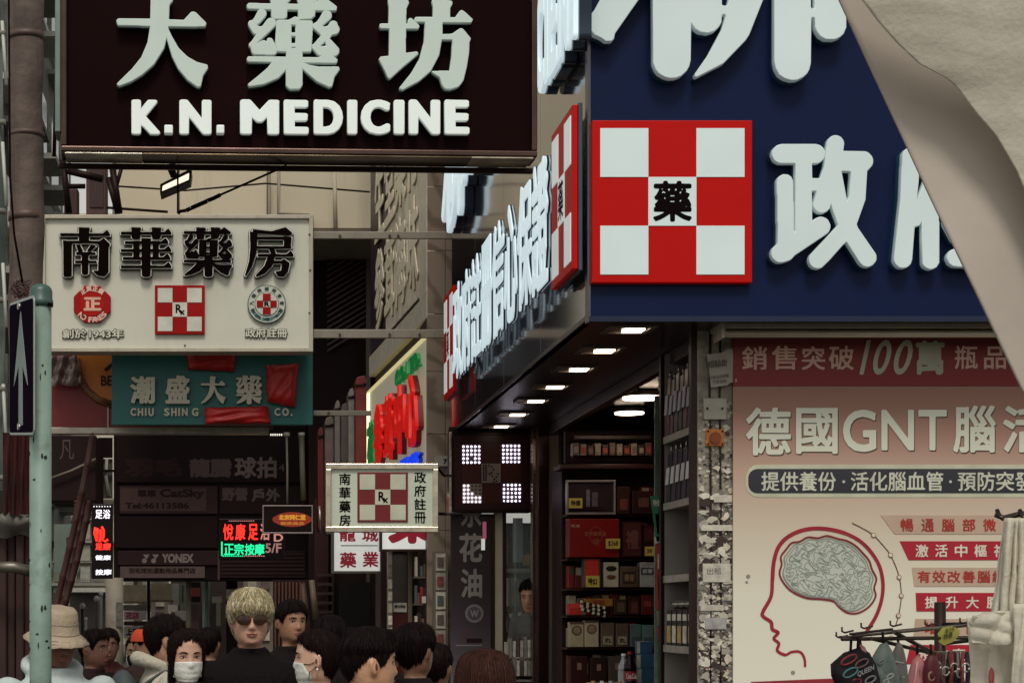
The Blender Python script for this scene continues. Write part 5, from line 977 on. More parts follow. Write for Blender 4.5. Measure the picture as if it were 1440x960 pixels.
# ----------------------------------------------------------------- small hanging pharmacy light box and white signs behind
YS = 17.0; ph = PF(YS); hs_ = thing('hanging_rx_sign', 'small white light box with red Rx checker and vertical black characters', 'sign', P(537, 748, YS)); kh = F/YS
signbox(ph, (458, 652, 616, 748), .16, .05, mat('#bfc6b4', .4, var=.04, scale=2, emit=.06), CHROME, hs_, side=mat('#5a4c40', .25, .8), proud=.03)
checker(ph.fr, ph.a(502.5), ph.b(734), ph.a(573.5), ph.b(663.5), .0, .012, mat('#6f1014', .4), mat('#c3c3ae', .4), hs_, symmat=BKC, border=.045, proud=.004)
for i, ch in enumerate('南華藥房'): flat(ch, ph, (477, 665+i*19.3, 493, 681.5+i*19.3), BKC, hs_, c=.004, name='character', bold=1.6, n=64)
for i, ch in enumerate('政府註冊'): flat(ch, ph, (582.5, 663+i*18.8, 599, 679+i*18.8), BKC, hs_, c=.004, name='character', bold=1.6, n=64)
ftube([(616, 658, YS+.1), (624, 668, YS+.3), (636, 668, 20.9)], .012, 'cable', BLACK, hs_, 6); ftube([(614, 722, YS+.1), (640, 722, YS+3.8)], .016, 'mounting_arm', mat('#2c1c18', .4, .5), hs_, 6)
ftube([(449, 711, YS+.2), (452, 748, YS+.2)], .012, 'rear_rod', STEEL, hs_, 6)
YV = 24.5; pv = PF(YV); ws = thing('white_lit_sign', 'white lit sign box with four red characters below the Rx light box', 'sign', P(506, 806, YV))
signbox(pv, (466, 735, 544, 806), .2, .035, mat('#d5d6d2', .4, emit=.35), mat('#5c5450', .4, .4), ws)
RC = mat('#a01430', .4, emit=.05)
for ch, r_ in (('龍', (477, 742, 500, 761)), ('城', (509, 742, 532, 761)), ('藥', (478, 776, 501, 798)), ('業', (510, 775, 532, 797))): flat(ch, pv, r_, RC, ws, c=.004, name='character', bold=2, n=80)
fbox(479, 766, 531, 767.2, YV, .004, 'rule_line', mat('#504c4c'), ws, c=.005)
YW = 23.0; px_ = PF(YW); ws = thing('white_lit_sign', 'wider white lit sign with the foot of one big red character', 'sign', P(580, 775, YW))
signbox(px_, (534, 690, 628, 775), .2, .03, mat('#d5d6d2', .4, emit=.4), mat('#3c302c', .4, .4), ws)
flat('藥', px_, (546, 694, 614, 764), RC, ws, c=.004, name='character', bold=5, n=90)
ws = thing('white_light_panel', 'narrow white lit panel right of the Rx light box', 'light panel', P(616, 734, 23.4)); fbox(600, 680, 626, 733, 23.4, .1, 'panel', mat('#d8dada', .4, emit=.4), ws); fbox(596, 675, 630, 680, 23.38, .12, 'frame_bar', mat('#3c302c', .4), ws); fbox(626, 680, 630, 733, 23.38, .12, 'frame_bar', mat('#3c302c', .4), ws); fbox(596, 733, 630, 737, 23.38, .12, 'frame_bar', mat('#3c302c', .4), ws)
t = thing('camera_box', 'small dark seven sign on a grey plate above the white panel', 'plate', P(628, 655, 22.7)); fbox(611, 641, 630, 655, 22.7, .03, 'plate', mat('#8f887c', .5), t); flat('7', PF(22.7), (623.5, 645, 628.5, 652), BLACK, t, c=.003, bold=3, n=40)

# ================================================================= BACKGROUND
OB = 30.0
bb = thing('beige_building', 'pale beige panelled building front high above the street signs', 'building', P(340, 330, OB)); BG_ = mat('#cdc1a8', .7, var=.07, scale=.5, streak=.3)
fbox(158, -300, 1000, 322, OB+.3, 5, 'wall', mat('#7a6f60', .7), bb)
xs_ = [163, 252, 376, 524, 660, 800]
for i in range(5):
    for j, (y0, y1) in enumerate(((-300, 100), (101, 236), (237, 322))): fbox(xs_[i]+.7, y0, xs_[i+1]-.7, y1-.8, OB+.25, .2, 'wall_panel', BG_, bb, .01)
fbox(376.5, 236, 381, 322, OB, .1, 'pipe', mat('#9a8f7c', .6), bb, .02); fbox(408, 303, 441, 322, OB, .25, 'vent_box', mat('#8d8370', .6), bb, .01); fbox(158, 322, 540, 327, OB+.1, .3, 'edge_beam', mat('#6c6052', .6), bb)
db = thing('dark_building', 'dark brown building behind slanted mesh right of the teal sign', 'building', P(488, 960, 33)); fbox(434, 327, 560, 1000, 33, 3, 'wall', mat('#24130f', .7, var=.2, scale=1), db)
q = MB(front(32.9)); k = F/32.9
for i in range(17):
    y = 345+i*8; q.hexa([((460-CX)/k, (CY-y-22)/k, 0), ((517-CX)/k, (CY-y+12)/k, 0), ((517-CX)/k, (CY-y+12)/k, .06), ((460-CX)/k, (CY-y-22)/k, .06), ((460-CX)/k, (CY-y-19)/k, 0), ((517-CX)/k, (CY-y+15)/k, 0), ((517-CX)/k, (CY-y+15)/k, .06), ((460-CX)/k, (CY-y-19)/k, .06)])
q.build('mesh_screen', mat('#4a3830', .45, .3, var=.2), db, kind='stuff')
fbox(515, 327, 521, 600, 32.8, .2, 'corner_post', mat('#5a5048', .5), db)
for x, w, c in ((462, 4, '#3a2a24'), (515, 5, '#4a3a32')): fbox(x, 600, x+w, 960, 32.9, .1, 'post', mat(c, .6), db)
fbox(476, 818, 520, 990, 32.85, .08, 'dark_door', mat('#1d201c', .3), db); fbox(442, 700, 470, 990, 32.9, .08, 'shutter', mat('#3a1d1a', .6, var=.2), db)
for i in range(11): fbox(446, 806+i*13, 468, 810+i*13, 32.8, .03, 'slat', mat('#3f302e', .6), db)
for i, (x0, x1, y0, y1, c, lb) in enumerate(((447, 455, 600, 745, '#5a1a16', 'dark red narrow banner, leftmost of the side on banners'), (457, 469, 585, 750, '#5e504d', 'grey narrow banner second from left beyond the teal sign'), (471, 478, 562, 720, '#6d6360', 'pale thin banner between two grey ones beyond the teal sign'), (480, 489, 566, 740, '#4a403e', 'dark grey narrow banner beyond the teal sign'), (490, 498, 545, 735, '#77706c', 'palest tall banner with rounded end beyond the teal sign'), (500, 515, 528, 735, '#6a1814', 'tall deep red banner just left of the lit angled sign'))):
    t = thing('side_banner', lb, 'banner', P((x0+x1)/2, y1, 31-i*.3), 'side on banners'); Yb_ = 31-i*.3; k = F/Yb_; q = MB(front(Yb_))
    q.prism([((x-CX)/k, (CY-y)/k) for x, y in ((x0, y0+8), (x0+2, y0+2), (x1-2, y0), (x1, y0+5), (x1+1, y1-6), (x1-2, y1), (x0+2, y1+1), (x0, y1-5))], -.5, 0); q.build('panel', mat(c, .5, var=.2, streak=.3), t, bevel=.01)
    ftube([(x0, y0+14, Yb_-.02), (x1, y0+12, Yb_-.02)], .02, 'rail', mat('#2a1a18'), t, 6)
# dark footbridge of shop signs
YB = 34.0; pB = PF(YB); fb = thing('overhead_sign_wall', 'dark maroon wall of stacked shop signs spanning over the street', 'sign wall', P(295, 815, YB)); kB = F/YB
fbox(160, 592, 436, 815, YB+.05, 1.5, 'frame', mat('#1d0c0b', .7, var=.2), fb)
uf_ = thing('added_dark_wall', 'unseen dark wall added above the overhead wall of shop signs to darken reflections', 'building', P(290, 590, 35)); fbox(60, 318, 438, 591, 35.0, 2, 'wall', mat('#3a302c', .7, var=.2, scale=1), uf_)  # unseen wall added so the glossy side sign reflects dark instead of sky
for i in range(5):
    for j in range(2): fbox(80+i*70, 350+j*110, 125+i*70, 420+j*110, 35.0, .05, 'window', mat('#4a4c50', .2, .3), uf_, .01, c=.05)
DM = mat('#2a100f', .6, var=.2, scale=1); dimT = mat('#6c5652', .6, var=.2)
for r_, c in (((163, 612, 430, 678), '#230c0b'), ((168, 683, 306, 722), '#3a2220'), ((309, 683, 430, 722), '#2c1412'), ((163, 726, 306, 770), '#250e0d'), ((166, 774, 306, 794), '#331a1e'), ((309, 774, 430, 812), '#2b1513')): fbox(*r_, YB, .08, 'sign_panel', mat(c, .6, var=.15, scale=2), fb, .006)
flat('龍騰', pB, (266, 644, 326, 671), mat('#55403e', .6), fb, c=.004, bold=4, n=90); flat('球拍', pB, (330, 642, 389, 672), mat('#7c6864', .6), fb, c=.004, bold=3, n=90); flat('4', pB, (392, 652, 400, 662), dimT, fb, c=.004)
flat('羽毛', pB, (176, 644, 256, 670), mat('#331816', .6), fb, c=.004, bold=4)
flat('戶外', pB, (354, 686, 394, 705), mat('#6a5854', .6), fb, c=.004, bold=3); flat('野營', pB, (312, 685, 348, 704), mat('#594542', .6), fb, c=.004, bold=3)
fbox(169, 686, 290, 718, YB, .004, 'pale_strip', mat('#4a3431', .6, var=.15), fb, c=.004); flat('單車', pB, (193, 688, 220, 699), mat('#2a1614'), fb, c=.008, bold=3); flat('CatSky', pB, (225, 687, 287, 702), mat('#2a1614'), fb, c=.008, bold=3); flat('Tel:46113586', pB, (176, 706, 266, 715), mat('#2a1614'), fb, c=.008, bold=4)
flat('YONEX', pB, (228, 778, 272, 791), mat('#84726e', .6), fb, c=.004, bold=5, n=70)
q = MB(pB.fr)
for x in (200, 213): q.tube([(pB.a(x+3), pB.b(788), 0), (pB.a(x+3), pB.b(788), .01)], 3.4/kB, 14, smooth=False); q.prism([(pB.a(x+1), pB.b(779)), (pB.a(x+10.5), pB.b(779)), (pB.a(x+6), pB.b(786))], 0, .009)
q.build('logo', mat('#84726e', .6), fb); fbox(169, 796, 288, 812, YB, .004, 'pale_strip', mat('#5a4542', .6, var=.15), fb, c=.004); flat('羽毛球拍運動用品專門店', pB, (181, 798, 275, 806), mat('#2a1614'), fb, c=.008, bold=2)
for i in range(6): fbox(312, 778+i*5.4, 428, 780+i*5.4, YB, .02, 'slat', mat('#36201d', .6), fb, c=.02)
fbox(306, 774, 309, 815, YB, .05, 'post', mat('#4a3430', .6), fb, c=.03)
for i in range(6): ftube([(380+i*3, 611, YB-.1), (381.8+i*3, 611, YB-.1)], .018, 'bulb', mat('#f0e8d8', .4, emit=1), fb, 6)
for x, y0, y1, c in ((403, 610, 708, '#8a8278'), (424, 610, 703, '#6d6e50')):
    t = thing('hanging_tube', 'thin pale hanging tube left of the olive one' if x == 403 else 'olive hanging tube near the small oval sign', 'tube', P(x, y1, 33)); ftube([(x, y0, 33), (x+1, (y0+y1)/2, 33), (x+(3 if x > 410 else 1), y1, 33)], .02 if x == 403 else .05, 'tube', mat(c, .5), t); ftube([(x, y0-2, 33), (x, y0+3, 33)], .06, 'cap', mat('#c8c0b0', .5), t)
t = thing('left_overhang', 'dark brown overhang with faint lettering left of the vertical LED sign', 'overhang', P(105, 702, 26)); fbox(66, 612, 135, 704, 26, 1.5, 'panel', mat('#24110f', .7, var=.25, scale=2), t, .01); ftube([(72, 672, 25.9), (100, 662, 25.9), (135, 645, 25.9)], .02, 'cable', mat('#6a5a50'), t, 6); flat('凡', PF(26), (84, 618, 104, 646), mat('#4a3a36'), t, c=.004)
t = thing('wire_rack', 'bright narrow slotted frame between the overhangs', 'frame', P(146, 700, 45)); 
for i in range(8): fbox(133, 618+i*11, 137, 626+i*11, 44, .1, 'pale_block', mat(['#c8c8c0', '#9a9690'][i % 2], .5), t)
fbox(138, 615, 141, 700, 43.9, .1, 'post', mat('#1c100f'), t); fbox(141, 615, 158, 643, 44, .1, 'dark_panel', mat('#241614'), t); fbox(141, 645, 158, 700, 44.1, .1, 'grey_panel', mat('#5a5650', var=.3, scale=1), t); fbox(138, 660, 160, 663, 43.9, .1, 'bar', mat('#1c100f'), t)
ftube([(150, 645, 44), (149, 670, 44), (153, 697, 44)], .04, 'white_hose', mat('#b8b4aa'), t)
# LED signs
def led(name, label, rect, Y): 
    t = thing(name, label, 'LED sign', P((rect[0]+rect[2])/2, rect[3], Y)); fbox(*rect, Y, .15, 'housing', mat('#140a0b', .4), t, .008); return t
t = led('vertical_led_sign', 'narrow black vertical LED sign with a glowing red footprint', (129, 708, 158, 813), 26); pL = PF(26); LW = mat('#fff', .5, emit=1.6, ecol='#f4f0ff') if False else mat('#f0f0f0', .5, emit=.8, ecol='#f0ecff'); LR = mat('#e01810', .5, emit=1.5, ecol='#ff2a1c'); LG = mat('#10b070', .5, emit=1.3, ecol='#18d088'); LP = mat('#c08078', .5, emit=.5)
flat('足浴', pL, (134, 716, 155, 729), LW, t, c=.004, bold=1, n=40); 
pts = [(134, 741), (133, 750), (136, 760), (141, 761), (142, 752), (141, 744), (143, 740), (146, 745), (146, 753), (144, 759), (148, 761), (152, 758)]
q = MB(pL.fr); q.tube([(pL.a(x), pL.b(y), .01) for x, y in pts[:6]], .018, 6); q.tube([(pL.a(x), pL.b(y), .01) for x, y in pts[6:]], .018, 6); q.tube([(pL.a(137), pL.b(742), .01), (pL.a(137), pL.b(758), .01)], .02, 6); q.build('footprint', LR, t)
flat('足療', pL, (134, 763, 156, 773), LR, t, c=.004, bold=2, n=40); flat('健康', pL, (134, 780, 156, 787), LW, t, c=.004, bold=1.5, n=36); flat('按摩', pL, (134, 800, 157, 808), LW, t, c=.004, bold=1.5, n=36)
for i in range(7): fbox(131.5+i*3.8, 711, 133+i*3.8, 712.5, 26, .004, 'led', LW, t, c=.006)
YD = 30.0; t = led('massage_led_sign', 'black LED sign reading in red over green characters', (308, 729, 400, 786), YD); pD = PF(YD)
for ch, x0 in (('悅', 314), ('康', 331), ('足', 349), ('浴', 366)): flat(ch, pD, (x0, 736, x0+14, 759), LR if x0 < 340 else LP if x0 > 360 else LR, t, c=.004, name='character', bold=1.5, n=50)
for ch, x0 in (('正', 315), ('宗', 329), ('按', 344), ('摩', 358)): flat(ch, pD, (x0, 764, x0+14, 780), LG, t, c=.004, name='character', bold=1.5, n=44)
flat('5/F', pD, (373, 763, 396, 777), mat('#a87878', .5, emit=.25), t, c=.004, bold=2); fbox(311, 761, 313, 781, YD, .004, 'green_bar', LG, t, c=.006); flat('D', pD, (385, 750, 398, 761), LP, t, c=.004, bold=2)
for i in range(20): fbox(313+i*3, 780.6, 315+i*3, 782, YD, .004, 'led', LG if i < 10 else LP, t, c=.006)
for i in range(14): fbox(322+i*2.6, 731.4, 323.6+i*2.6, 732.6, YD, .004, 'led', LP, t, c=.006)
YO = 27.0; t = thing('oval_sign', 'small dark sign with a glowing orange oval beside the LED sign', 'sign', P(405, 750, YO)); pO = PF(YO); signbox(pO, (369, 710, 440, 750), .1, .02, mat('#1f0c0c', .4), mat('#8a7c78', .4, .3), t)
q = MB(pO.fr); q.prism([(pO.a(411+26*math.cos(R(a))*(1 if abs(math.cos(R(a))) < .9 else 1.08)), pO.b(730+10.5*math.sin(R(a)))) for a in range(0, 360, 15)], .0, .006); q.build('oval', mat('#8a2a14', .5, emit=.25), t)
flat('北京同仁堂', pO, (392, 723, 430, 731), mat('#c8882a', .5, emit=.4), t, c=.009, bold=3, n=40); flat('健康產品', pO, (394, 733, 428, 738), mat('#b86a22', .5, emit=.3), t, c=.009, bold=2, n=36)
# bamboo poles
for i, (a, b, lb) in enumerate((((131, 612, 19), (72, 890, 19), 'longest dark bamboo pole leaning left beside the green post'), ((118, 700, 20), (86, 860, 20), 'short bamboo pole behind the long leaning one'), ((108, 700, 20), (106, 740, 20), 'stub of bamboo pole hanging from the overhang'), ((127, 705, 19.5), (80, 900, 19.5), 'second leaning bamboo pole close behind the long one'))):
    t = thing('bamboo_pole', lb, 'bamboo pole', P(*b), 'leaning bamboo poles'); A0, B0 = P(*a), P(*b); n = 7; q = MB(); pts = []; rr = []
    for j in range(n+1):
        for e, w_ in ((-.01, 1), (0, 1.18), (.01, 1)): 
            u = min(1, max(0, j/n+e)); pts.append(A0.lerp(B0, u)+Vector((.01*math.sin(u*5), 0, 0))); rr.append(.034*w_)
    q.tube(pts, rr, 10); q.build('cane', mat('#3c211b', .5, var=.25), t)
t = thing('grey_back_plate', 'rounded grey green back of a road sign behind the bamboo poles', 'sign back', P(95, 805, 22)); q = MB(front(22)); k = F/22
q.prism([((x-CX)/k, (CY-y)/k) for x, y in ((76, 737), (109, 737), (112, 740), (112, 802), (109, 805), (76, 805))], -.02, 0); q.build('plate', mat('#5f6b62', .5, .2, var=.1, streak=.3), t, bevel=.004); ftube([(95, 740, 22.1), (95, 1000, 22.1)], .03, 'pole', GALV, t); ftube([(95, 755, 21.95), (97, 812, 21.95)], .015, 'strap', mat('#2a211d'), t, 6)
# far bright building at the end of the street
YF = 62.0; fb2 = thing('far_building', 'bright cream building front at the far end of the street', 'building', P(120, 900, YF)); fbox(-80, 300, 175, 905, YF+.3, 8, 'wall', mat('#c9c3b2', .7, var=.08, scale=.3), fb2)
for i in range(5):
    for j in range(9): fbox(-20+j*19, 706+i*30-(i > 3)*0, -6+j*19, 728+i*30, YF, .25, 'window', mat(['#8d9088', '#a8a698', '#777468'][(i*3+j) % 3], .25, var=.2), fb2, .01); fbox(-22+j*19, 729+i*30, -4+j*19, 731+i*30, YF, .5, 'sill', mat('#8f897a', .6), fb2, c=.1)
for i in range(4): fbox(-60, 700+i*60, 170, 703+i*60, YF, .4, 'string_course', mat('#9c9686', .6), fb2, c=.15)
fk = thing('far_block', 'brown grey building block closing the street behind the crowd', 'building', P(310, 900, 68)); fbox(176, 560, 470, 960, 68, 8, 'wall', mat('#6a6056', .7, var=.25, scale=.4), fk)
for i in range(15):
    for j in range(4): fbox(182+i*18.5, 812+j*24, 194+i*18.5, 828+j*24, 68, .2, 'window', mat(['#3c3a38', '#8f897c', '#5a4c44', '#b8b0a0'][(i*5+j*3) % 4], .3, var=.3), fk, c=.1)
for i, (x0, y0, x1, y1, c_, lb_) in enumerate(((246, 858, 262, 872, '#b8b0a4', 'small pale shop sign far behind the man in the cream hoodie'), (268, 826, 281, 838, '#8a3a30', 'small rust red sign far behind the masked woman'), (298, 838, 312, 847, '#a39b8c', 'small cream sign far left of the blond man'))):
    t = thing('far_shop_sign', lb_, 'sign', P(x0, y1, 43)); fbox(x0, y0, x1, y1, 43, .1, 'board', mat(c_, .5, var=.2, scale=10), t)
for i, (pts_, r_, lb_) in enumerate((([(392, 240, 29.7), (392, 300, 29.7), (436, 303, 29.7)], .03, 'thin grey pipe bending along the beige wall'), ([(166, 262, 29.7), (260, 268, 29.7), (374, 258, 29.7), (520, 270, 29.7)], .015, 'sagging black cable across the beige wall'), ([(470, 240, 29.7), (472, 322, 29.7)], .035, 'vertical cream pipe on the beige wall near the plum sign'))):
    q = MB(); q.tube([P(*p_) for p_ in pts_], r_, 8); tag(q.build('wall_pipe' if i != 1 else 'wall_cable', mat(['#8f8674', '#2a2420', '#b5ab96'][i], .6)), lb_, 'pipe' if i != 1 else 'cable')
fw = thing('far_walkway', 'white balcony with railings crossing at the far end of the street', 'walkway', P(125, 832, 55)); fbox(88, 826, 148, 832, 55, 2, 'deck', mat('#cfcabc', .6), fw); fbox(88, 814, 148, 815.5, 55, .1, 'rail', mat('#8f8a80', .5), fw)
for i in range(20): fbox(89+i*3.05, 815.5, 89.8+i*3.05, 826, 55, .06, 'baluster', mat('#8f8a80', .5), fw)
fbox(60, 833, 152, 990, 57, .3, 'shade_wall', mat('#4d4842', .7, var=.2, scale=.6), fw)
t = thing('round_pillar', 'stained pale concrete pillar behind the crowd left of centre', 'pillar', P(161, 1000, 30)); ftube([(161, 812, 30), (161, 1010, 30)], .145, 'shaft', mat('#857d70', .7, var=.2, scale=3, dirt=.6), t, 20); fbox(163, 846, 172, 880, 29.84, .01, 'faded_bill', mat('#5c5650', .7, var=.4, scale=20), t)
fr_ = thing('left_terrace', 'grey street side building front high behind the left post', 'building', (-4.2, 34, 0)); LG_ = mat('#6f726a', .8, var=.15, scale=.7, streak=.3)
q = MB(); q.box(-9, -3.9, 28, 44, 3.2, 30); q.build('wall', LG_, fr_)
for i in range(8):
    for j in range(6):
        q = MB(); q.box(-3.9, -3.82, 28.6+j*2.5, 30.1+j*2.5, 4.5+i*3, 6+i*3); w_ = q.build('window', mat('#a9aca4', .2, .1, var=.3), fr_); q = MB(); q.box(-3.9, -3.78, 28.5+j*2.5, 30.2+j*2.5, 4.38+i*3, 4.49+i*3); q.build('sill', mat('#c4c2b6', .6), fr_)
        q = MB(); q.box(-3.9, -3.25, 28.6+j*2.5, 30+j*2.5, 3.9+i*3, 4.0+i*3); q.build('awning', mat(['#b8b8b0', '#8a8c84'][(i+j) % 2], .6), fr_)
t = thing('sheeting_wall', 'pale green scaffolding sheet at the extreme left edge of the street', 'sheeting', P(-10, 700, 12)); q = MB(front(12)); k = F/12
q.grid(lambda i, j: ((-60+i*5.5-CX)/k, (CY-(-30+j*36))/k, .08*math.sin(i*1.1+j*.35)), 13, 21); q.build('sheet', mat('#66706a', .6, var=.3, scale=2.5, dirt=.4), t, fix=False)
for i in range(6): ftube([(-30, 45+i*125, 11.9), (8, 47+i*125, 11.9)], .02, 'tie_bar', mat('#8a8a80', .5, .3), t, 6)
for i in range(4): ftube([(3+i*.5, 30+i*170, 11.9), (9, 120+i*170, 11.88)], .012, 'strap', mat('#b8bab0', .5), t, 6)


# ================================================================= NEAR LEFT POSTS
t = thing('brown_post', 'tall brown weathered post with tape bands at the left, behind the green post', 'post', P(36, 1200, 10)); YP1 = 10.0; k1 = F/YP1
q = MB(); pts = []; rr = []
for i in range(60):
    y = 1280-i*24; pts.append(P(37+1.2*math.sin(i*.5), y, YP1+.1)); rr.append((24.5+.8*math.sin(i*1.3)+(.0))/k1)
q.tube(pts, rr, 28); q.build('shaft', mat('#5e514a', .8, var=.4, scale=4, bump=.5, streak=.8), t)
for y, h in ((305, 12), (52, 9), (190, 7)):
    q = MB(); q.tube([P(37, y+h/2, YP1+.1), P(37, y-h/2, YP1+.1)], 25.8/k1, 28); q.build('tape_band', mat('#5a4740', .5, var=.3, scale=9, dirt=.4), t)
ftube([(12, -40, YP1-.17), (14, 250, YP1-.17), (20, 330, YP1-.18), (32, 400, YP1-.19)], .006, 'cable', BLACK, t, 6)
q = MB(); rw = random.Random(3)
for i in range(26):
    c = P(30+rw.uniform(-9, 8), 406+rw.uniform(-7, 8), YP1-.19); q.tube([c+Vector((.03*math.cos(a+i), .01*math.sin(2*a), .025*math.sin(a+i*.7))) for a in (0, 1, 2, 3, 4, 5)], .004, 5)
q.build('wire_knot', mat('#4a3a34', .6, .3), t)
t2 = thing('timber_drum', 'dark brown wrapped timber at the foot of the brown post at the left edge', 'timber', P(20, 1200, 9.3)); k = F/9.3
for i in range(6): fbox(-26+i*12, 742, -15+i*12, 1300, 9.35+.03*(i % 2), .2, 'plank', mat('#3a2b28', .8, var=.3, scale=4, streak=.5), t2, .01)
q = MB(); q.grid(lambda i, j: tuple(P(-20+i*4.2, 722+j*8+3*math.sin(i*.6+j), 9.28+.02*math.sin(i*.8)-.04*math.sin(j*1.2))), 17, 5); q.build('grey_wrap', mat('#5d5a52', .6, var=.25, scale=6, dirt=.4), t2, fix=False)
ftube([(-20, 796, 9.2), (20, 797, 9.15), (42, 803, 9.2)], .028, 'metal_band', mat('#6c675c', .4, .6, var=.3, dirt=.4), t2, 10); ftube([(44, 800, 9.2), (60, 745, 9.25), (66, 700, 9.3)], .008, 'cord', BLACK, t2, 6)
t3 = thing('red_cloth_roll', 'dim red and brown cloth hanging behind the arrow sign post', 'cloth', P(24, 722, 9.2)); q = MB()
q.grid(lambda i, j: tuple(P(4+i*2.9, 608+j*11.5, 9.25+.03*math.sin(i*1.7+j*.3))), 14, 11); q.build('cloth', mat('#3c1a18', .8, var=.5, scale=5), t3, fix=False)
YG = 6.3; kg = F/YG; gp = thing('green_post', 'pale green painted steel post with rounded cap and flaking paint', 'post', P(57, 1250, YG)); rg = 15.5/kg
GP = mat('#7d9488', .55, var=.14, scale=7, dirt=.75, bump=.15)
ftube([(57, 428, YG), (57, 1520, YG)], rg, 'shaft', GP, gp, 28)
q = MB(); c0 = P(57.5, 431, YG); pr_ = [(0, 1.12), (.02, 1.12), (.024, 1.05), (.05, 1.05), (.062, .95), (.070, .75), (.075, .45), (.077, .1)]
q.tube([c0+Vector((0, 0, a)) for a, b in pr_], [rg*b for a, b in pr_], 28); q.build('cap', mat('#45625a', .4, var=.25, scale=12, dirt=.4), gp)
ftube([(68, 428, YG-.03), (74, 428, YG-.035)], .006, 'cap_bolt', BLACK, gp, 8)
rf = random.Random(9); q = MB(); 
for i in range(46):
    a = rf.uniform(-1.3, 1.3); z = rf.uniform(.9, 2.5)*1; c = Vector((P(57, 500, YG).x, YG, z)); ww, hh = rf.uniform(.002, .008), rf.uniform(.003, .014)
    vs = [c+Vector(((rg+.0006)*math.sin(a+da), -(rg+.0006)*math.cos(a+da), dz)) for da, dz in ((-ww/rg, 0), (0, -hh), (ww/rg, -.2*hh), (ww/rg*.6, hh), (-.5*ww/rg, hh*.8))]; q.add(vs, [range(5)])
q.build('paint_chip', mat('#26332f', .8), gp, kind='stuff', fix=False)
asg = thing('arrow_sign', 'dark blue arrow sign with white arrow seen edge on beside the green post', 'road sign', P(30, 612, YG)); 
Af = Frame(P(13, 612, YG+.28), P(45, 612, YG-.06)-P(13, 612, YG+.28)); Af = Frame(Af.o, Vector((P(46, 612, YG-.05)-P(12, 612, YG+.35))).normalized()); AW = (P(46, 612, YG-.05)-P(12, 612, YG+.35)).length; AH = .47
def rrect(w, h, r, ox=0, oy=0):
    return [(ox+(w-r if sx > 0 else r)+r*math.cos(R(a0+a)), oy+(h-r if sy > 0 else r)+r*math.sin(R(a0+a))) for sx, sy, a0 in ((1, 1, 0), (-1, 1, 90), (-1, -1, 180), (1, -1, 270)) for a in (0, 30, 60, 90)]
def hz(p): return p
q = MB(Af); q.prism(rrect(AW, AH, .02), -.006, 0); q.build('plate', mat('#9aa29c', .35, .6, var=.1), asg, bevel=.003)
q = MB(Af); q.prism(rrect(AW-.02, AH-.02, .016, .01, .01), 0, .0012); q.build('blue_field', mat('#221d2c', .9, var=.1, spec=.0), asg)
m_ = AW/2; q = MB(Af); q.prism([(m_-.035, .035), (m_+.035, .035), (m_+.03, .24), (m_+.12, .17), (m_, .43), (m_-.12, .17), (m_-.03, .24)], .0012, .0026); q.build('arrow', mat('#8f9a98', .8, spec=.0), asg)
for y in (.03, .445): q = MB(Af); q.tube([(m_, y, 0), (m_, y, .012)], .012, 10); q.build('bolt', STEEL, asg)
ftube([(44, 440, YG-.02), (50, 440, YG)], .012, 'clamp', STEEL, asg, 8); ftube([(44, 600, YG-.02), (50, 600, YG)], .012, 'clamp', STEEL, asg, 8)

# ================================================================= FABRIC AWNING CORNER AND CLOTHES, NEAR RIGHT
YA = 4.2; ka_ = F/YA
def cloth(name, poly, Yfn, m_, par, res=46):
    """cloth filling a region: left edge given as polyline x(y), right edge straight"""
    q = MB(); 
    def fn(i, j):
        v = j/(res-1); y = poly[0][1]+(poly[-1][1]-poly[0][1])*v; x0 = np.interp(y, [p[1] for p in poly], [p[0] for p in poly]); x = x0+(1560-x0)*i/(res-1)
        return tuple(P(x, y, Yfn(x, y)))
    q.grid(fn, res, res); o = q.build(name, m_, par, fix=False); sd = o.modifiers.new('thick', 'SOLIDIFY'); sd.thickness = .006; sd.offset = 1
    return o
aw2 = thing('fabric_awning', 'beige canvas awning corner cutting across the upper right of the picture', 'awning', P(1440, 545, YA))
FAB = mat('#b4aa9e', .9, var=.06, scale=3, bump=.10, dirt=.12); FAB_LIT = mat('#c6bfaf', .9, var=.05, scale=20, bump=.12, dirt=.1)  # upper fold's fabric painted lighter for the light on its tilt
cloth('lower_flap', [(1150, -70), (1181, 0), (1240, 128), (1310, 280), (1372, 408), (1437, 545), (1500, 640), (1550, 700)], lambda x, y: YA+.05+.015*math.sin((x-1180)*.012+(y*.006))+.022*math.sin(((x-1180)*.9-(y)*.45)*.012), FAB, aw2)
def up(x, y):
    e = x-np.interp(y, [-70, 0, 95, 120, 200, 310, 420, 500], [1190, 1212, 1298, 1340, 1395, 1452, 1500, 1555]); return YA-.05-.00022*min(e, 260)*1.4-.006*math.sin(e*.019+y*.006)-.0007*math.sin(y*.13+1.6*math.sin(x*.021))-.0005*math.sin(y*.31+2*math.sin(x*.017+y*.02))+.00012*(y)
cloth('upper_fold', [(1190, -70), (1212, 0), (1232, 28), (1262, 62), (1298, 95), (1322, 104), (1345, 122), (1372, 158), (1402, 192), (1430, 240), (1460, 310), (1500, 420), (1550, 520)], up, FAB_LIT, aw2, 60)
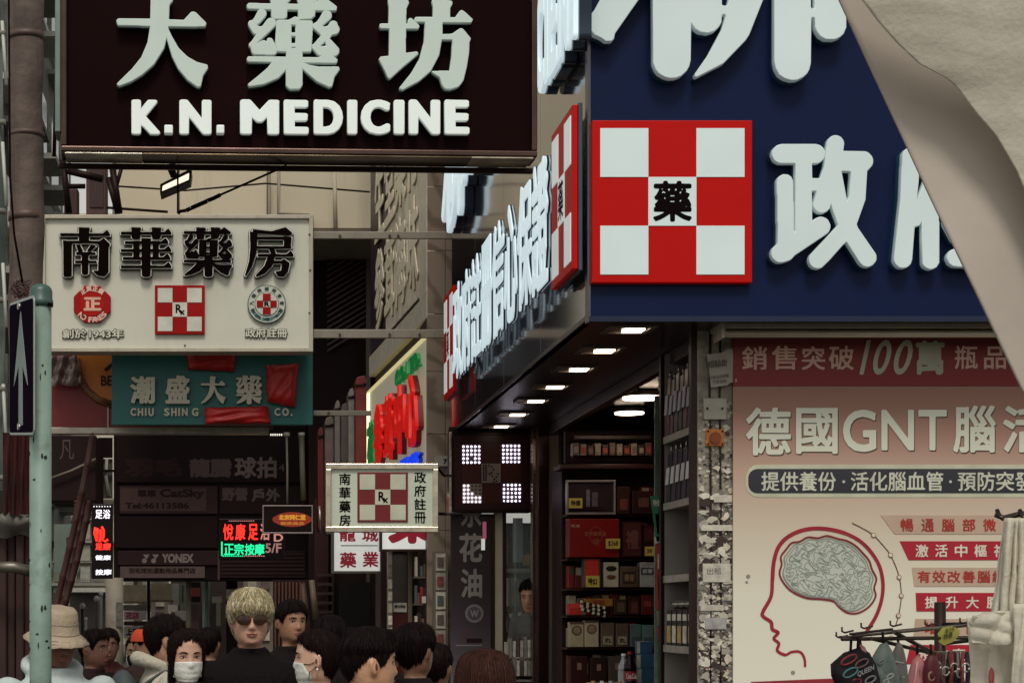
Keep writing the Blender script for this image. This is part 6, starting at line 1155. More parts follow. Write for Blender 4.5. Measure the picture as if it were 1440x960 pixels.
# clothes rail
YRk = 5.6; kr = F/YRk; rk = thing('hanger_rack', 'metal hanger rack with hooks and arms holding small bags', 'rack', P(1322, 1500, YRk)); BM = mat('#4a3f3a', .3, .8, var=.3, dirt=.2); BM2 = mat('#8a8078', .25, .9, var=.2)
ftube([(1322, 846, YRk), (1322, 1540, YRk)], .017, 'post', mat('#3b302c', .4, .6, var=.2), rk, 14)
for a, b, r in (((1200, 893, YRk-.4), (1375, 877, YRk-.1), .0085), ((1184, 898, YRk-.45), (1370, 896, YRk-.1), .008), ((1257, 888, YRk-.35), (1318, 921, YRk), .009), ((1225, 897, YRk-.4), (1318, 920, YRk), .008), ((1322, 878, YRk), (1375, 877, YRk-.15), .01), ((1322, 905, YRk), (1372, 899, YRk-.15), .008), ((1195, 891, YRk-.42), (1255, 884, YRk-.38), .005), ((1180, 895, YRk-.44), (1210, 895, YRk-.43), .005)): ftube([a, b], r*.7, 'arm', BM2 if r == .0085 else BM, rk, 8)
for x, y in ((1180, 893), (1188, 886), (1215, 880), (1256, 877), (1305, 876), (1354, 873), (1372, 880)): ftube([(x-4, y-5, YRk-.42), (x-4, y+1, YRk-.42), (x, y+3, YRk-.42), (x+12, y, YRk-.41)], .0028, 'hook', BM, rk, 6)
for i in range(14): ftube([(1316+i*3.1, 915, YRk-.1), (1317+i*3.1, 926, YRk-.1)], .006, 'clip', mat('#8c8880', .3, .5), rk, 6)
t = thing('price_label', 'yellow green handwritten label tied to the hanger rack', 'label', P(1332, 906, YRk-.2)); q = MB(front(YRk-.2)); k = F/(YRk-.2)
q.prism([((x-CX)/k, (CY-y)/k) for x, y in ((1319, 890), (1325, 882), (1340, 879), (1350, 886), (1350, 891), (1340, 902), (1328, 907), (1320, 902))], -.003, .0); q.build('card', mat('#a8a24c', .6, var=.15, scale=20), t); lf2 = Frame(P(1324, 900, YRk-.205), (1, 0, .35)); line('特價', lf2, .006, .0, .034, .016, mat('#4a4a28'), t, .0, bold=1, n=40); line('$10', lf2, .012, .016, .04, .03, mat('#4a4a28'), t, .0, bold=1, n=40)
def pouch(name, label, pts, Y, col, cat, lace=None, prints=(), seed=0, rough=.5, thick=.03):
    t = thing(name, label, cat, P(sum(p[0] for p in pts)/len(pts), max(p[1] for p in pts), Y)); k = F/Y; cx = sum(p[0] for p in pts)/len(pts); cy = sum(p[1] for p in pts)/len(pts)
    sp = spline(pts, 2, True); n = len(sp); q = MB(); vs = []; rr = random.Random(seed)
    for j, f_ in enumerate((1, .93, .75, .5, .25, .02)):
        for v in sp:
            x = cx+(v.x-cx)*f_; y = cy+(v.y-cy)*f_; b = math.sqrt(1-f_*f_) if f_ < 1 else 0
            vs.append(tuple(P(x, y, Y-thick*b-.006*math.sin(x*.35+seed)*math.sin(y*.28)*(1-f_))))
    q.add(vs, [(j*n+i, j*n+(i+1) % n, (j+1)*n+(i+1) % n, (j+1)*n+i) for j in range(5) for i in range(n)]+[[5*n+i for i in range(n)]], 0, True)
    o = q.build('fabric', mat(col, rough, var=.2, scale=22), t, fix=False); sd = o.modifiers.new('thick', 'SOLIDIFY'); sd.thickness = .008
    if lace: 
        for l in lace: ftube([(a, b, Y) for a, b in l], .004, 'strap', mat('#1d1618', .6), t, 6)
    for (pp_, c) in prints:
        q = MB(); xs2 = [p[0] for p in pp_]; q.tube([P(x, y, Y-thick-.006) for x, y in pp_], .0028, 6); q.build('print', mat(c, .5), t)
    return t
def oval(x, y, a, b, rot=-.5, n=14): return [(x+a*math.cos(R(i*360/n))*math.cos(rot)-b*math.sin(R(i*360/n))*math.sin(rot), y+a*math.cos(R(i*360/n))*math.sin(rot)+b*math.sin(R(i*360/n))*math.cos(rot)) for i in range(n+1)]
tq = pouch('patterned_pouch', 'dark drawstring pouch printed with red and teal ovals, leftmost on the rack', [(1171, 935), (1208, 912), (1228, 935), (1234, 975), (1215, 1015), (1190, 1010), (1180, 965)], YRk-.42, '#221c24', 'pouch', [[(1197, 897), (1196, 918)], [(1207, 897), (1206, 915)]], [(oval(1194, 927, 12, 5), '#9a3038'), (oval(1212, 932, 10, 4.5), '#7c5a5c'), (oval(1196, 945, 11, 5), '#4c8a8c'), (oval(1202, 960, 10, 5), '#9a3038'), (oval(1224, 955, 8, 4), '#8a8a90')], 1)
lq = Frame(P(1206, 951, YRk-.475), (1, 0, .45)); line('QUEEN', lq, 0, -.003, .05, .014, mat('#a8a4a4', .5), tq, 0, bold=1, n=40)
pouch('patterned_pouch', 'slate grey triangular drawstring pouch with white squiggles', [(1245, 905), (1255, 930), (1262, 958), (1250, 985), (1228, 975), (1222, 945), (1234, 918)], YRk-.38, '#75837d', 'pouch', [[(1241, 888), (1243, 908)]], [(oval(1252, 950, 5, 2.5), '#b0b4ac'), (oval(1246, 958, 4, 3), '#b0b4ac'), (oval(1240, 930, 6, 2), '#86908a'), (oval(1250, 968, 5, 3, .4), '#b8beb4')], 2)
pouch('patterned_pouch', 'pink tail of cloth hanging between the two dark pouches', [(1210, 908), (1216, 918), (1220, 930), (1213, 928)], YRk-.40, '#c08078', 'pouch', [[(1208, 896), (1211, 909)]], (), 3)
pouch('patterned_pouch', 'coral red cloth corner at the bottom of the leftmost pouch', [(1178, 950), (1186, 958), (1188, 985), (1174, 985)], YRk-.36, '#c2503c', 'pouch', None, (), 4)
pouch('pink_pouch', 'soft pink cloth pouch with pale stripes in the middle of the rack', [(1290, 922), (1298, 940), (1306, 965), (1302, 1000), (1280, 1000), (1278, 965), (1283, 940)], YRk-.2, '#c47c80', 'pouch', [[(1290, 905), (1290, 925)]], [([(1290, 930), (1286, 960), (1288, 990)], '#d8aca8'), ([(1294, 940), (1298, 985)], '#a85c64')], 5)
rk2 = random.Random(21)
for i, (x, y, c, lb) in enumerate(((1318, 948, '#5a4440', 'brown lanyard with a loop at the left of the lanyard bunch'), (1330, 955, '#6c5048', 'rust patterned lanyard in the middle of the bunch'), (1342, 950, '#7a6c64', 'beige beaded lanyard in the middle of the bunch'), (1350, 958, '#1e2644', 'navy blue pouch hanging at the right of the lanyard bunch'), (1358, 950, '#2c2c44', 'dark blue strap partly hidden by the white canvas bag'))):
    t = thing('lanyard', lb, 'lanyard', P(x, 990, YRk-.12+.02*i), 'lanyards and charms on the rack')
    for j in range(5):
        a = rk2.uniform(-5, 5); ftube([(x+a, 917, YRk-.12), (x+a*1.4+rk2.uniform(-3, 3), y-8, YRk-.14-.01*j), (x+a*.4, y+22, YRk-.13), (x+a*1.5, 990, YRk-.12)], .005, 'cord', mat([c, '#a49a8c', '#3a2a2a', c, '#8a3a34'][j], .6), t, 6)
    q = MB(); q.tube([P(x+5*math.cos(a*.5), y-12+6*math.sin(a*.5), YRk-.17) for a in range(13)], .003, 6); q.build('ring', mat('#c0bcb4', .3, .6), t)
    fbox(x-4, y+8, x+4, 995, YRk-.16, .02, 'charm', mat(c, .5, var=.5, scale=60), t, .004)
pouch('striped_sock', 'thin grey striped cloth strip between the slate and pink pouches', [(1262, 902), (1270, 925), (1273, 960), (1268, 995), (1258, 990), (1257, 940)], YRk-.3, '#7a7672', 'cloth', [[(1263, 892), (1263, 903)]], [([(1259, 930), (1271, 932)], '#b8b4ac'), ([(1259, 950), (1272, 952)], '#b8b4ac'), ([(1259, 970), (1271, 972)], '#b8b4ac')], 6, thick=.01)
pouch('small_purse', 'maroon coin purse hanging right of the pink pouch', [(1306, 922), (1316, 928), (1318, 958), (1312, 985), (1303, 975), (1302, 945)], YRk-.24, '#5c2028', 'purse', [[(1309, 905), (1309, 923)]], [(oval(1310, 950, 4, 6, 0), '#b08a60')], 7, thick=.012)
# white canvas bag on the right
YB2 = 5.1; cb = thing('canvas_bag', 'cream white canvas tote bag hanging by long straps at the right edge', 'bag', P(1410, 1100, YB2)); CAN = mat('#d8d1bf', .85, var=.05, scale=9, bump=.3)
hkx = [(1400, 723, YB2), (1412, 728, YB2), (1436, 722, YB2), (1470, 726, YB2)]; ftube(hkx, .008, 'rail', BM, cb, 8)
for x in (1404, 1436): ftube([(x-2, 717, YB2), (x+2, 726, YB2-.02), (x+8, 730, YB2-.03)], .006, 'hook', BM, cb, 6)
def strapf(xa0, xa1, xb0, xb1, y0, y1, Y, ph, name='strap'):
    q = MB(); q.grid(lambda i, j: tuple(P((xa0+(xa1-xa0)*i/14)*(1-(j/24)**1.1)+(xb0+(xb1-xb0)*i/14)*(j/24)**1.1+.6*math.sin(j*.5+ph), y0+(y1-y0)*j/24, Y+.012*math.sin(i*.62+ph+j*.05)+.004*math.sin(j*.35+i*.5))), 15, 25); o = q.build(name, CAN, cb, fix=False); sd = o.modifiers.new('t', 'SOLIDIFY'); sd.thickness = .004
strapf(1411, 1431, 1392, 1410, 728, 872, YB2-.03, 0); strapf(1414, 1432, 1407, 1424, 728, 880, YB2-.06, 2); strapf(1425, 1441, 1418, 1442, 728, 885, YB2-.02, 4); strapf(1412, 1424, 1398, 1404, 730, 860, YB2+.02, 5)
def bagf(x0, x1, y0, y1, Y, ph, top):
    def fn(i, j):
        u, v = i/50, j/40; x = x0+(x1-x0)*u+3*math.sin(v*9+ph)*(1-u)*(v < .5); y = y0+(y1-y0)*v+top*math.sin(u*7+ph)*(1-v)**4
        z = Y-.03*math.sin(math.pi*min(1, u*1.1))-.006*math.sin(u*19+v*5+ph)*(1-v*.5)-.004*math.sin(v*15+u*6+ph)*math.exp(-((v-.15)/.2)**2)-.003*math.sin(v*13-u*9)-.002*math.sin(u*41+v*9)
        return tuple(P(x, y, z))
    q = MB(); q.grid(fn, 51, 41); o = q.build('bag_body', CAN, cb, fix=False); sd = o.modifiers.new('t', 'SOLIDIFY'); sd.thickness = .008
bagf(1362, 1480, 868, 1200, YB2-.02, 0, 5); bagf(1366, 1475, 862, 905, YB2-.09, 2.2, 4); bagf(1424, 1500, 846, 1150, YB2-.13, 1, 3)
for i, (x, y) in enumerate(((1414, 878), (1422, 901))): q = MB(); q.tube([P(x-30+i*6, y+2, YB2-.1), P(x, y+3*(-1)**i, YB2-.115), P(x+50, y-2, YB2-.15)], .005, 6); q.build('seam', CAN, cb)
q = MB(); q.ell(P(1394, 953, YB2-.06), (.008, .006, .03), 10, 8); q.build('red_tag', mat('#a8504c', .5), cb)

# ================================================================= FAR STREET DETAILS UNDER THE SIGN WALL
def simple(name, label, cat, boxes, Y):
    t = thing(name, label, cat, P(boxes[0][0], max(b[3] for b in boxes), Y)); 
    for b in boxes: fbox(b[0], b[1], b[2], b[3], Y+b[6] if len(b) > 6 else Y, .12, b[4], mat(b[5], .6, var=.15, scale=5), t, .004)
    return t
simple('stall_canopy', 'left pale cloth canopy of a street stall beyond the crowd', 'canopy', [(173, 822, 206, 845, 'cloth', '#c4b496'), (172, 845, 208, 848, 'valance', '#8a7c68')], 40)
simple('stall_canopy', 'right pale cloth canopy of a street stall beyond the crowd', 'canopy', [(212, 820, 242, 843, 'cloth', '#b8a888'), (211, 843, 244, 846, 'valance', '#7c705e')], 41)
t = simple('shop_notice', 'small white notice with pink characters under the stall canopy', 'notice', [(174, 859, 206, 871, 'board', '#c0b8b0'), (173, 850, 206, 858, 'grey_band', '#6f6a62')], 39); flat('花店', PF(39), (177, 860, 196, 870), mat('#a8486c'), t, c=.004, bold=3, n=50)
t = simple('shop_notice', 'small white notice with two black characters below the pink one', 'notice', [(174, 880, 204, 897, 'board', '#aba59c'), (174, 873, 206, 879, 'dark_band', '#3a2c28')], 39); flat('上環', PF(39), (177, 883, 196, 893), mat('#1c1614'), t, c=.004, bold=3, n=50)
q = MB(); q.tube([P(209, 815, 38), P(210, 1000, 38)], .035, 10); tag(q.build('canopy_pole', mat('#1e1210', .6)), 'thin black pole between the two stall canopies', 'pole')
simple('far_shopfront', 'jumble of dark and cream shopfront boards far beyond the crowd', 'shopfront', [(240, 815, 322, 1000, 'board_back', '#4a3c34', .5), (243, 820, 252, 850, 'panel', '#8d8a80'), (253, 820, 262, 858, 'panel', '#6c7068'), (256, 822, 258, 846, 'pale_strip', '#d2ccbc'), (263, 818, 282, 846, 'dark_panel', '#1c1210', -.3), (268, 850, 280, 905, 'panel', '#5c4440'), (296, 845, 304, 900, 'panel', '#3c3430'), (304, 842, 310, 880, 'panel', '#7a7468'), (236, 850, 250, 860, 'pale_box', '#c4bdb0')], 44)
simple('far_shopfront', 'red and white shopfront glimpsed left of the blond man', 'shopfront', [(318, 815, 334, 1000, 'board_back', '#2a100e', .3), (318, 828, 332, 842, 'white_panel', '#d2ccc4'), (318, 843, 326, 868, 'red_panel', '#8a1c1c'), (317, 850, 322, 868, 'white_strip', '#c8c4c0')], 36)
for i, (x, y0, w, c, lb) in enumerate(((265, 816, 3.6, '#8d8672', 'cream lamp post beyond the crowd'), (291, 812, 3.2, '#7c9a8c', 'pale green pole beyond the crowd'), (287, 816, 2.4, '#c4c8c4', 'white narrow pole beside the green one'))):
    q = MB(); q.tube([P(x, y0, 35+i), P(x, 1000, 35+i)], w*(35+i)/F, 12); tag(q.build('street_pole', mat(c, .5, var=.15)), lb, 'pole')
simple('grille_shutter', 'rusty corrugated shutter right of the blond man', 'shutter', [(384, 815, 432, 1000, 'backing', '#2c1612', .1)]+[(386+i*5, 818, 388.5+i*5, 1000, 'rib', '#5a3226') for i in range(9)], 32)
for i, (x0, y0, x1, y1, c) in enumerate(((425, 820, 434, 900, '#4a3428'), (438, 815, 444, 870, '#5e5040'))):
    q = MB(); q.tube([P(x0, y0, 29), P(x1, y1, 29)], .045, 8); tag(q.build('slanted_pole', mat(c, .6, var=.3)), ['brown slanted pole above the young man looking right', 'lighter slanted pole next to the brown one'][i], 'pole')
for i, (x, y, w, h, c, lb) in enumerate(((116, 852, 5, 70, '#2a2622', 'dark bollard shaped lamp stand left of the round pillar'), (136, 842, 5, 60, '#353430', 'dark signal post left of the round pillar'), (142, 835, 4, 66, '#6a6c64', 'grey pole close to the round pillar'), (121, 870, 3, 60, '#7c8076', 'pale thin pole behind the bucket hat'))):
    t = thing('signal_post', lb, 'post', P(x, y+h, 42+i)); k = F/(42+i); q = MB(); q.tube([P(x, y, 42+i), P(x, 1000, 42+i)], w/2/k, 10); q.build('shaft', mat(c, .5, var=.2), t); q = MB(); q.ell(P(x, y, 42+i), (w*.8/k, w*.8/k, w/k), 12, 8); q.build('lamp_head', mat('#9c9a90', .4), t)
# shops between the white lit signs and the oil banner
t = thing('drug_store_front', 'dim drug store front with glass door behind the white lit signs', 'shopfront', P(580, 990, 23.5)); 
fbox(536, 700, 634, 1000, 24.0, .2, 'wall', mat('#2a1815', .6), t); fbox(545, 775, 552, 990, 23.5, .1, 'door_post', mat('#8a8072', .4, var=.3, scale=9), t, .006); fbox(574, 775, 580, 990, 23.5, .1, 'door_post', mat('#6a5c4c', .4, .3), t, .006); fbox(552, 775, 574, 990, 23.6, .03, 'glass_door', mat('#35302a', .12, .4, var=.2), t); fbox(552, 848, 574, 990, 23.57, .01, 'red_panel', mat('#4c100f', .4), t)
fbox(553, 847, 572, 860, 23.55, .01, 'white_notice', mat('#b4aea0', .6), t); flat('請勿停留', PF(23.54), (555, 850, 570, 854), BLACK, t, bold=1, n=40)
for i in range(9): fbox(546, 780+i*17, 551.5, 793+i*17, 23.4, .02, 'taped_card', mat(['#b0a898', '#9a8f80', '#c4bcac'][i % 3], .6, var=.3, scale=20), t)
t = thing('goods_shelf', 'crowded shelf of small boxes right of the glass door', 'shelf', P(600, 950, 23)); 
for y in (810, 848, 888, 926): fbox(583, y, 610, y+2.5, 23.0, .3, 'shelf', mat('#5a4a40', .5), t)
rg2 = random.Random(8)
for r_, y in enumerate((810, 848, 888, 926)):
    x = 584
    while x < 607:
        w = rg2.uniform(3, 6.5); h = rg2.uniform(14, 28); fbox(x, y-h, x+w-.5, y, 23.03+rg2.uniform(0, .05), .15, 'small_box', mat(rg2.choice(['#b0a898', '#6a4a3c', '#8a1c1c', '#3a2a26', '#7c7468', '#c4bcac', '#4a5458', '#2c1c1a']), .5, var=.2, scale=20), t, .003); x += w
fbox(594, 838, 604, 848, 22.95, .1, 'white_figure', mat('#c4bcb0', .5), t, .01)
t = thing('poster_column', 'narrow column pasted with pale posters left of the oil banner', 'column', P(618, 950, 22.6)); fbox(610, 775, 630, 1000, 22.6, .15, 'post', mat('#6c6256', .5), t)
for i in range(7): fbox(613, 778+i*27, 626.5, 802+i*27, 22.59, .01, 'poster_slip', mat(['#b6ae9e', '#9c9484', '#c8c0b0'][i % 3], .6, var=.25, scale=14), t, c=.005); fbox(615, 783+i*27, 624, 797+i*27, 22.57, .01, 'print_block', mat(['#5a4c44', '#7a3a34', '#4c5450'][i % 3], .6, var=.5, scale=40), t)

# ================================================================= PEOPLE
SEC = [(11.8, .6, .6, .6), (11.5, 3, 3.2, 3.4), (10.5, 5.0, 5.4, 5.9), (8.5, 6.5, 7.4, 8.2), (6, 7.3, 8.5, 9.5), (3, 7.6, 9.0, 9.9), (0, 7.5, 8.8, 9.7), (-3, 7.2, 8.7, 8.7), (-6, 6.9, 8.6, 7.0),
       (-8.5, 6.1, 8.3, 6.1), (-10.0, 4.9, 7.9, 5.8), (-11.0, 4.6, 6.6, 5.8), (-12.2, 4.9, 4.8, 5.9), (-15, 5.2, 4.3, 6.2), (-19, 6.2, 4.8, 6.8), (-23, 7.5, 5, 7)]
SZ = np.array([a[0] for a in SEC][::-1]); SW = np.array([a[1] for a in SEC][::-1]); SF = np.array([a[2] for a in SEC][::-1]); SB = np.array([a[3] for a in SEC][::-1])
def sec(z): return float(np.interp(z, SZ, SW)), float(np.interp(z, SZ, SF)), float(np.interp(z, SZ, SB))
def g(v, s): return math.exp(-(v/s)**2)
def bump(x, z):
    b = 0
    if z > -4.6: b += (.25+2.0*min(1, max(0, (2.2-z)/6.0))**1.1)*g(x, 1.15+.35*max(0, (1-z)/5))*(1 if z > -4.0 else max(0, (z+4.7)/.7))*(1 if z < 2.2 else g(z-2.2, 1.5))
    b -= .75*(g(x-3.1, 1.7)+g(x+3.1, 1.7))*g(z-.1, 1.25); b += .35*g(abs(x)-2.8, 2.3)*g(z-2.3, .9)
    b += .55*g(x, 2.2)*g(z+6.1, .5)+.5*g(x, 1.9)*g(z+7.2, .5)-.35*g(x, 2.4)*g(z+6.65, .25)-.3*g(x, 2)*g(z+8.1, .5)+.45*g(x, 1.9)*g(z+9.5, 1)
    b += .3*g(abs(x)-4.2, 1.8)*g(z+3.2, 2); return b
def face_y(x, z):
    w, f, b = sec(z); return -(f*math.sqrt(max(0, 1-(x/w)**2))+bump(x, z))
def hpt(phi, z, off=0, minw=0):
    """point on the head; phi 0 = face, +-pi = back"""
    w, f, b = sec(z); w = max(w, minw)+off; f = max(f, minw)+off; b = max(b, minw)+off; x = w*math.sin(phi); y = -f*math.cos(phi) if math.cos(phi) > 0 else -b*math.cos(phi)
    return Vector((x, y, z))
def remeshed(q, vox, smooth=3, name='body'):
    me = q.mesh(name, []); bm = bmesh.new(); bm.from_mesh(me); bmesh.ops.recalc_face_normals(bm, faces=bm.faces); bm.to_mesh(me); bm.free()
    o = bpy.data.objects.new('tmp', me); C.objects.link(o); r = o.modifiers.new('r', 'REMESH'); r.mode = 'VOXEL'; r.voxel_size = vox; r.use_smooth_shade = True
    s_ = o.modifiers.new('s', 'SMOOTH'); s_.iterations = smooth; s_.factor = .5
    dg = bpy.context.evaluated_depsgraph_get(); out = bpy.data.meshes.new_from_object(o.evaluated_get(dg)); bpy.data.objects.remove(o); out.name = name; out.shade_smooth() if hasattr(out, 'shade_smooth') else None
    return out
def chain(q, pts, rs, n=12):
    for a, b, ra, rb in zip(pts[:-1], pts[1:], rs[:-1], rs[1:]):
        a, b = Vector(a), Vector(b); d = (b-a).normalized()
        q.tube([a-d*ra*.9, a-d*ra*.6, a, b, b+d*rb*.6, b+d*rb*.9], [ra*.35, ra*.8, ra, rb, rb*.8, rb*.35], n)
def loft(q, rows, n=20):
    m = len(rows); vs = []
    for (z, w, f, b, cy) in rows:
        for k in range(n):
            t = 2*math.pi*k/n; vs.append((w*math.cos(t), cy+(b if math.sin(t) > 0 else f)*math.sin(t), z))
    q.add(vs, [(i*n+k, i*n+(k+1) % n, (i+1)*n+(k+1) % n, (i+1)*n+k) for i in range(m-1) for k in range(n)]+[list(range(n))[::-1], [(m-1)*n+k for k in range(n)]])
BODY = {}
def make_person(label, px, py, Y, k=1.0, yaw=0, skin='#b98a6c', hair='#1a1110', hstyle='short', top='#1a1413', trousers='#24201f', mask=None, specs=None, hat=None, hood=None, female=False, wide=1.0, pack=None, pitch=0, brows=True, loc=None, extra=None, collar=True, vox=.0075, locks=230):
    """standing person; px, py = where the middle of the head sits in the photo, Y metres away"""
    c = P(px, py, Y); hz_ = c.z; r = hz_/1.6; rb = random.Random(int(px*7+py))
    root = bpy.data.objects.new('person', None); C.objects.link(root); root.location = (c.x, c.y, 0); root.rotation_euler = (0, 0, R(yaw)); root['label'] = label; root['category'] = 'person'; root['group'] = 'people walking in the street'
    hm = Matrix.Translation((0, 0, hz_)) @ Matrix.Rotation(R(pitch), 4, 'X') @ Matrix.Scale(.01*k, 4)
    def hp(v): return hm @ Vector(v)
    def lk(name, me, mats, label=None):
        me.materials.clear(); [me.materials.append(m_) for m_ in mats]
        o = bpy.data.objects.new(name, me); C.objects.link(o); o.parent = root; return o
    def hb(q, name, m_): 
        me = q.mesh(name, [m_]); me.transform(hm); return lk(name, me, [m_])
    sw = (.175 if female else .2)*wide; SK = mat(skin, .48, var=.14, scale=18, bump=.12)
    def torso(q, e, low=.93):
        loft(q, [((low-.02)*r, .15*wide+e, .1+e, .11+e, 0), (1.0*r, .165*wide+e, .11+e, .12+e, 0), (1.12*r, .145*wide+e, .1+e, .1+e, 0), (1.25*r, .16*wide+e, .12+e, .11+e, 0), (1.33*r, sw*.92+e, .11+e, .11+e, .01), (1.38*r, sw*.8+e, .085+e, .095+e, .015), (1.42*r, .11+e*.8, .07+e*.5, .08+e*.6, .02), (1.455*r, .07+e*.5, .055+e*.3, .065+e*.4, .02)])
    def arms(q, e, hands=True, end=1):
        for s_ in (-1, 1):
            sh, el, wr = (s_*sw*.95, .01, 1.355*r), (s_*(sw+.06), .03, 1.08*r), (s_*(sw+.03), -.10, .87*r)
            chain(q, [sh, el, wr], [.055+e, .042+e, .03+e*end], 12)
            if hands:
                w = Vector(wr); q.ell(w+Vector((0, -.04, -.045)), (.018, .04, .05), 12, 8)
                for j in range(4): b_ = w+Vector((s_*.0, -.012-.018*j, -.085)); L = (.07, .078, .072, .056)[j]; chain(q, [b_, b_+Vector((-s_*.006, -.006, -L*.5)), b_+Vector((-s_*.022, -.004, -L))], [.0095, .009, .0078], 8)
                b_ = w+Vector((-s_*.012, -.07, -.035)); chain(q, [b_, b_+Vector((-s_*.012, -.022, -.025)), b_+Vector((-s_*.016, -.024, -.052))], [.011, .010, .0085], 8)
    def legs(q, e):
        for s_ in (-1, 1): chain(q, [(s_*.09, 0, .92*r), (s_*.1, -.02*s_, .5*r), (s_*.105, .03+.08*s_, .1*r)], [.088+e, .06+e, .045+e], 12)
    # body in one continuous surface
    q = MB(); n = 56; zs = list(np.arange(11.8, -23, -.42)); vs = []
    for z in zs:
        for j in range(n):
            ph = 2*math.pi*j/n; v = hpt(ph-math.pi, z)
            if math.cos(ph-math.pi) > 0 and z > -11.5: v.y -= bump(v.x, z)*min(1, math.cos(ph-math.pi)*1.6)
            vs.append(tuple(hp(v)))
    m = len(zs); q.add(vs, [(i*n+j, i*n+(j+1) % n, (i+1)*n+(j+1) % n, (i+1)*n+j) for i in range(m-1) for j in range(n)]+[list(range(n))[::-1], [(m-1)*n+j for j in range(n)]])
    for s_ in (-1, 1):
        q.ell(hp((s_*7.7, 1.2, -1.2)), (.010*k, .019*k, .032*k), 12, 8, rot=Matrix.Rotation(-s_*.35, 3, 'Z')); q.ell(hp((s_*8.1, 2.0, -.2)), (.007*k, .012*k, .022*k), 10, 6)
    torso(q, -.006); arms(q, 0); legs(q, -.006)
    for s_ in (-1, 1): q.ell((s_*.105, -.02+.08*s_, .04), (.042, .12, .036), 12, 8)
    lk('body', remeshed(q, vox, 1, 'body'), [SK])
    # clothes
    q = MB(); torso(q, .018, .90); arms(q, .018, False)
    if collar: q.tube([(.072*math.cos(a*.52), .022+.072*math.sin(a*.52), 1.452*r) for a in range(13)], .016, 8)
    if hood:
        q.tube([(.115*math.cos(a), .045+.10*math.sin(a), 1.44*r+.02+.035*math.sin(a)) for a in np.linspace(-.9, math.pi+.9, 14)], [.014, .02, .026, .03, .034, .038, .04, .04, .038, .034, .03, .026, .02, .014], 10)
    lk('jacket' if hood else 'pullover', remeshed(q, .012, 3, 'pullover'), [mat(top, .85, var=.12, scale=9, bump=.5)])
    q = MB(); loft(q, [(.86*r, .15*wide+.01, .1, .12, 0), (.93*r, .155*wide+.012, .115, .13, 0), (.99*r, .15*wide, .105, .12, 0)]); legs(q, .014); lk('trousers', remeshed(q, .014, 2, 'trousers'), [mat(trousers, .8, var=.1, bump=.3)])
    q = MB()
    for s_ in (-1, 1): q.ell((s_*.105, -.025+.08*s_, .042), (.05, .135, .046), 16, 8)
    lk('shoes', q.mesh('shoes', []), [mat('#1e1a19', .5)])
    facing = abs(((yaw+180) % 360)-180) < 125
    if facing:
        EYE = mat('#1a0f0c', .25); EW = mat('#b9aa9c', .4)
        for s_ in (-1, 1):
            y = face_y(s_*3.1, 0)
            q = MB(); q.ell((s_*3.1, y+.12, 0), (1.35, .5, .42), 14, 8); hb(q, 'eye', EW); q = MB(); q.ell((s_*3.05, y-.12, .02), (.62, .36, .44), 12, 8); hb(q, 'iris', EYE)
            q = MB(); q.tube([(s_*x, face_y(s_*x, zz)-.12, zz) for x, zz in ((1.6, .15), (2.3, .52), (3.2, .62), (4.1, .42), (4.7, .05))], [.1, .16, .2, .16, .08], 6); hb(q, 'eyelid', mat('#2a1712', .5))
            if brows: q = MB(); q.tube([(s_*x, face_y(s_*x, zz)-.08, zz) for x, zz in ((1.4, 2.0), (2.4, 2.35), (3.6, 2.45), (4.9, 1.9))], [.25, .32, .28, .1], 6); hb(q, 'eyebrow', mat(hair if hair != '#bdb394' else '#6b5c3c', .8))
        if not mask:
            q = MB(); q.tube([(x, face_y(x, -6.15)-.02, -6.15+.12*math.cos(x*2.2)) for x in (-2.3, -1.5, -.6, 0, .6, 1.5, 2.3)], [.08, .26, .34, .3, .34, .26, .08], 8); q.tube([(x, face_y(x, -7.1)-.02, -7.05+.06*x*x*.35) for x in (-2.1, -1.2, 0, 1.2, 2.1)], [.08, .34, .42, .34, .08], 8); hb(q, 'lips', mat('#8a4f44', .45))
            q = MB(); q.tube([(x, face_y(x, -6.62)-.05, -6.62+.03*x*x) for x in (-2.2, -1, 0, 1, 2.2)], .09, 6); hb(q, 'mouth_line', mat('#3a1c18', .6))
    for s_ in (-1, 1):
        q = MB(); q.tube([(s_*(8.45+.35*math.sin(a)), 1.3+1.25*math.sin(a*1.0), -.9+2.2*math.cos(a)) for a in (.2, .7, 1.2, 1.7, 2.2, 2.7)], [.12, .22, .26, .24, .2, .1], 6); hb(q, 'ear_rim', SK)
        q = MB(); q.ell((s_*8.35, .9, -1.1), (.35, .7, 1.3), 10, 8); hb(q, 'ear_shade', mat('#5a3426' if len(skin) else skin, .7))  # darker ellipsoid paints the shade inside the ear
    if mask:
        def mf(i, j):
            u, v = i/20*2-1, j/14; z = 0-1.6-9.4*v-.8*u*u*(.5-v)*1.2; x = u*(6.0+.6*math.sin(v*3.14)); w, f, b = sec(max(z, -10)); x = max(-w*.985, min(w*.985, x))
            y = -(f*math.sqrt(max(0, 1-(x/w)**2))+max(bump(x, z), .2)*.62)-.25-.35*g(x, 3)*math.sin(v*3.14)-.12*math.sin(v*19)*(1-u*u)
            return (x, y, z)
        q = MB(); q.grid(mf, 21, 15); o = hb(q, 'face_mask', mat(mask, .8, var=.04, scale=20, bump=.2)); sd = o.modifiers.new('t', 'SOLIDIFY'); sd.thickness = .002
        lc = '#1c1614' if mask == '#d0d0ca' else '#d8d8d2'
        for s_ in (-1, 1):
            for z0 in (-2.4, -9.2): q = MB(); q.tube([(s_*6.1, face_y(min(6.1, sec(z0)[0]*.95)*s_, z0)-.3, z0), (s_*7.4, -2.4, (z0-1)/2-.8), (s_*8.3, 1.6, -.8 if z0 > -5 else -2.8)], .16, 6); hb(q, 'ear_loop', mat(lc, .6))
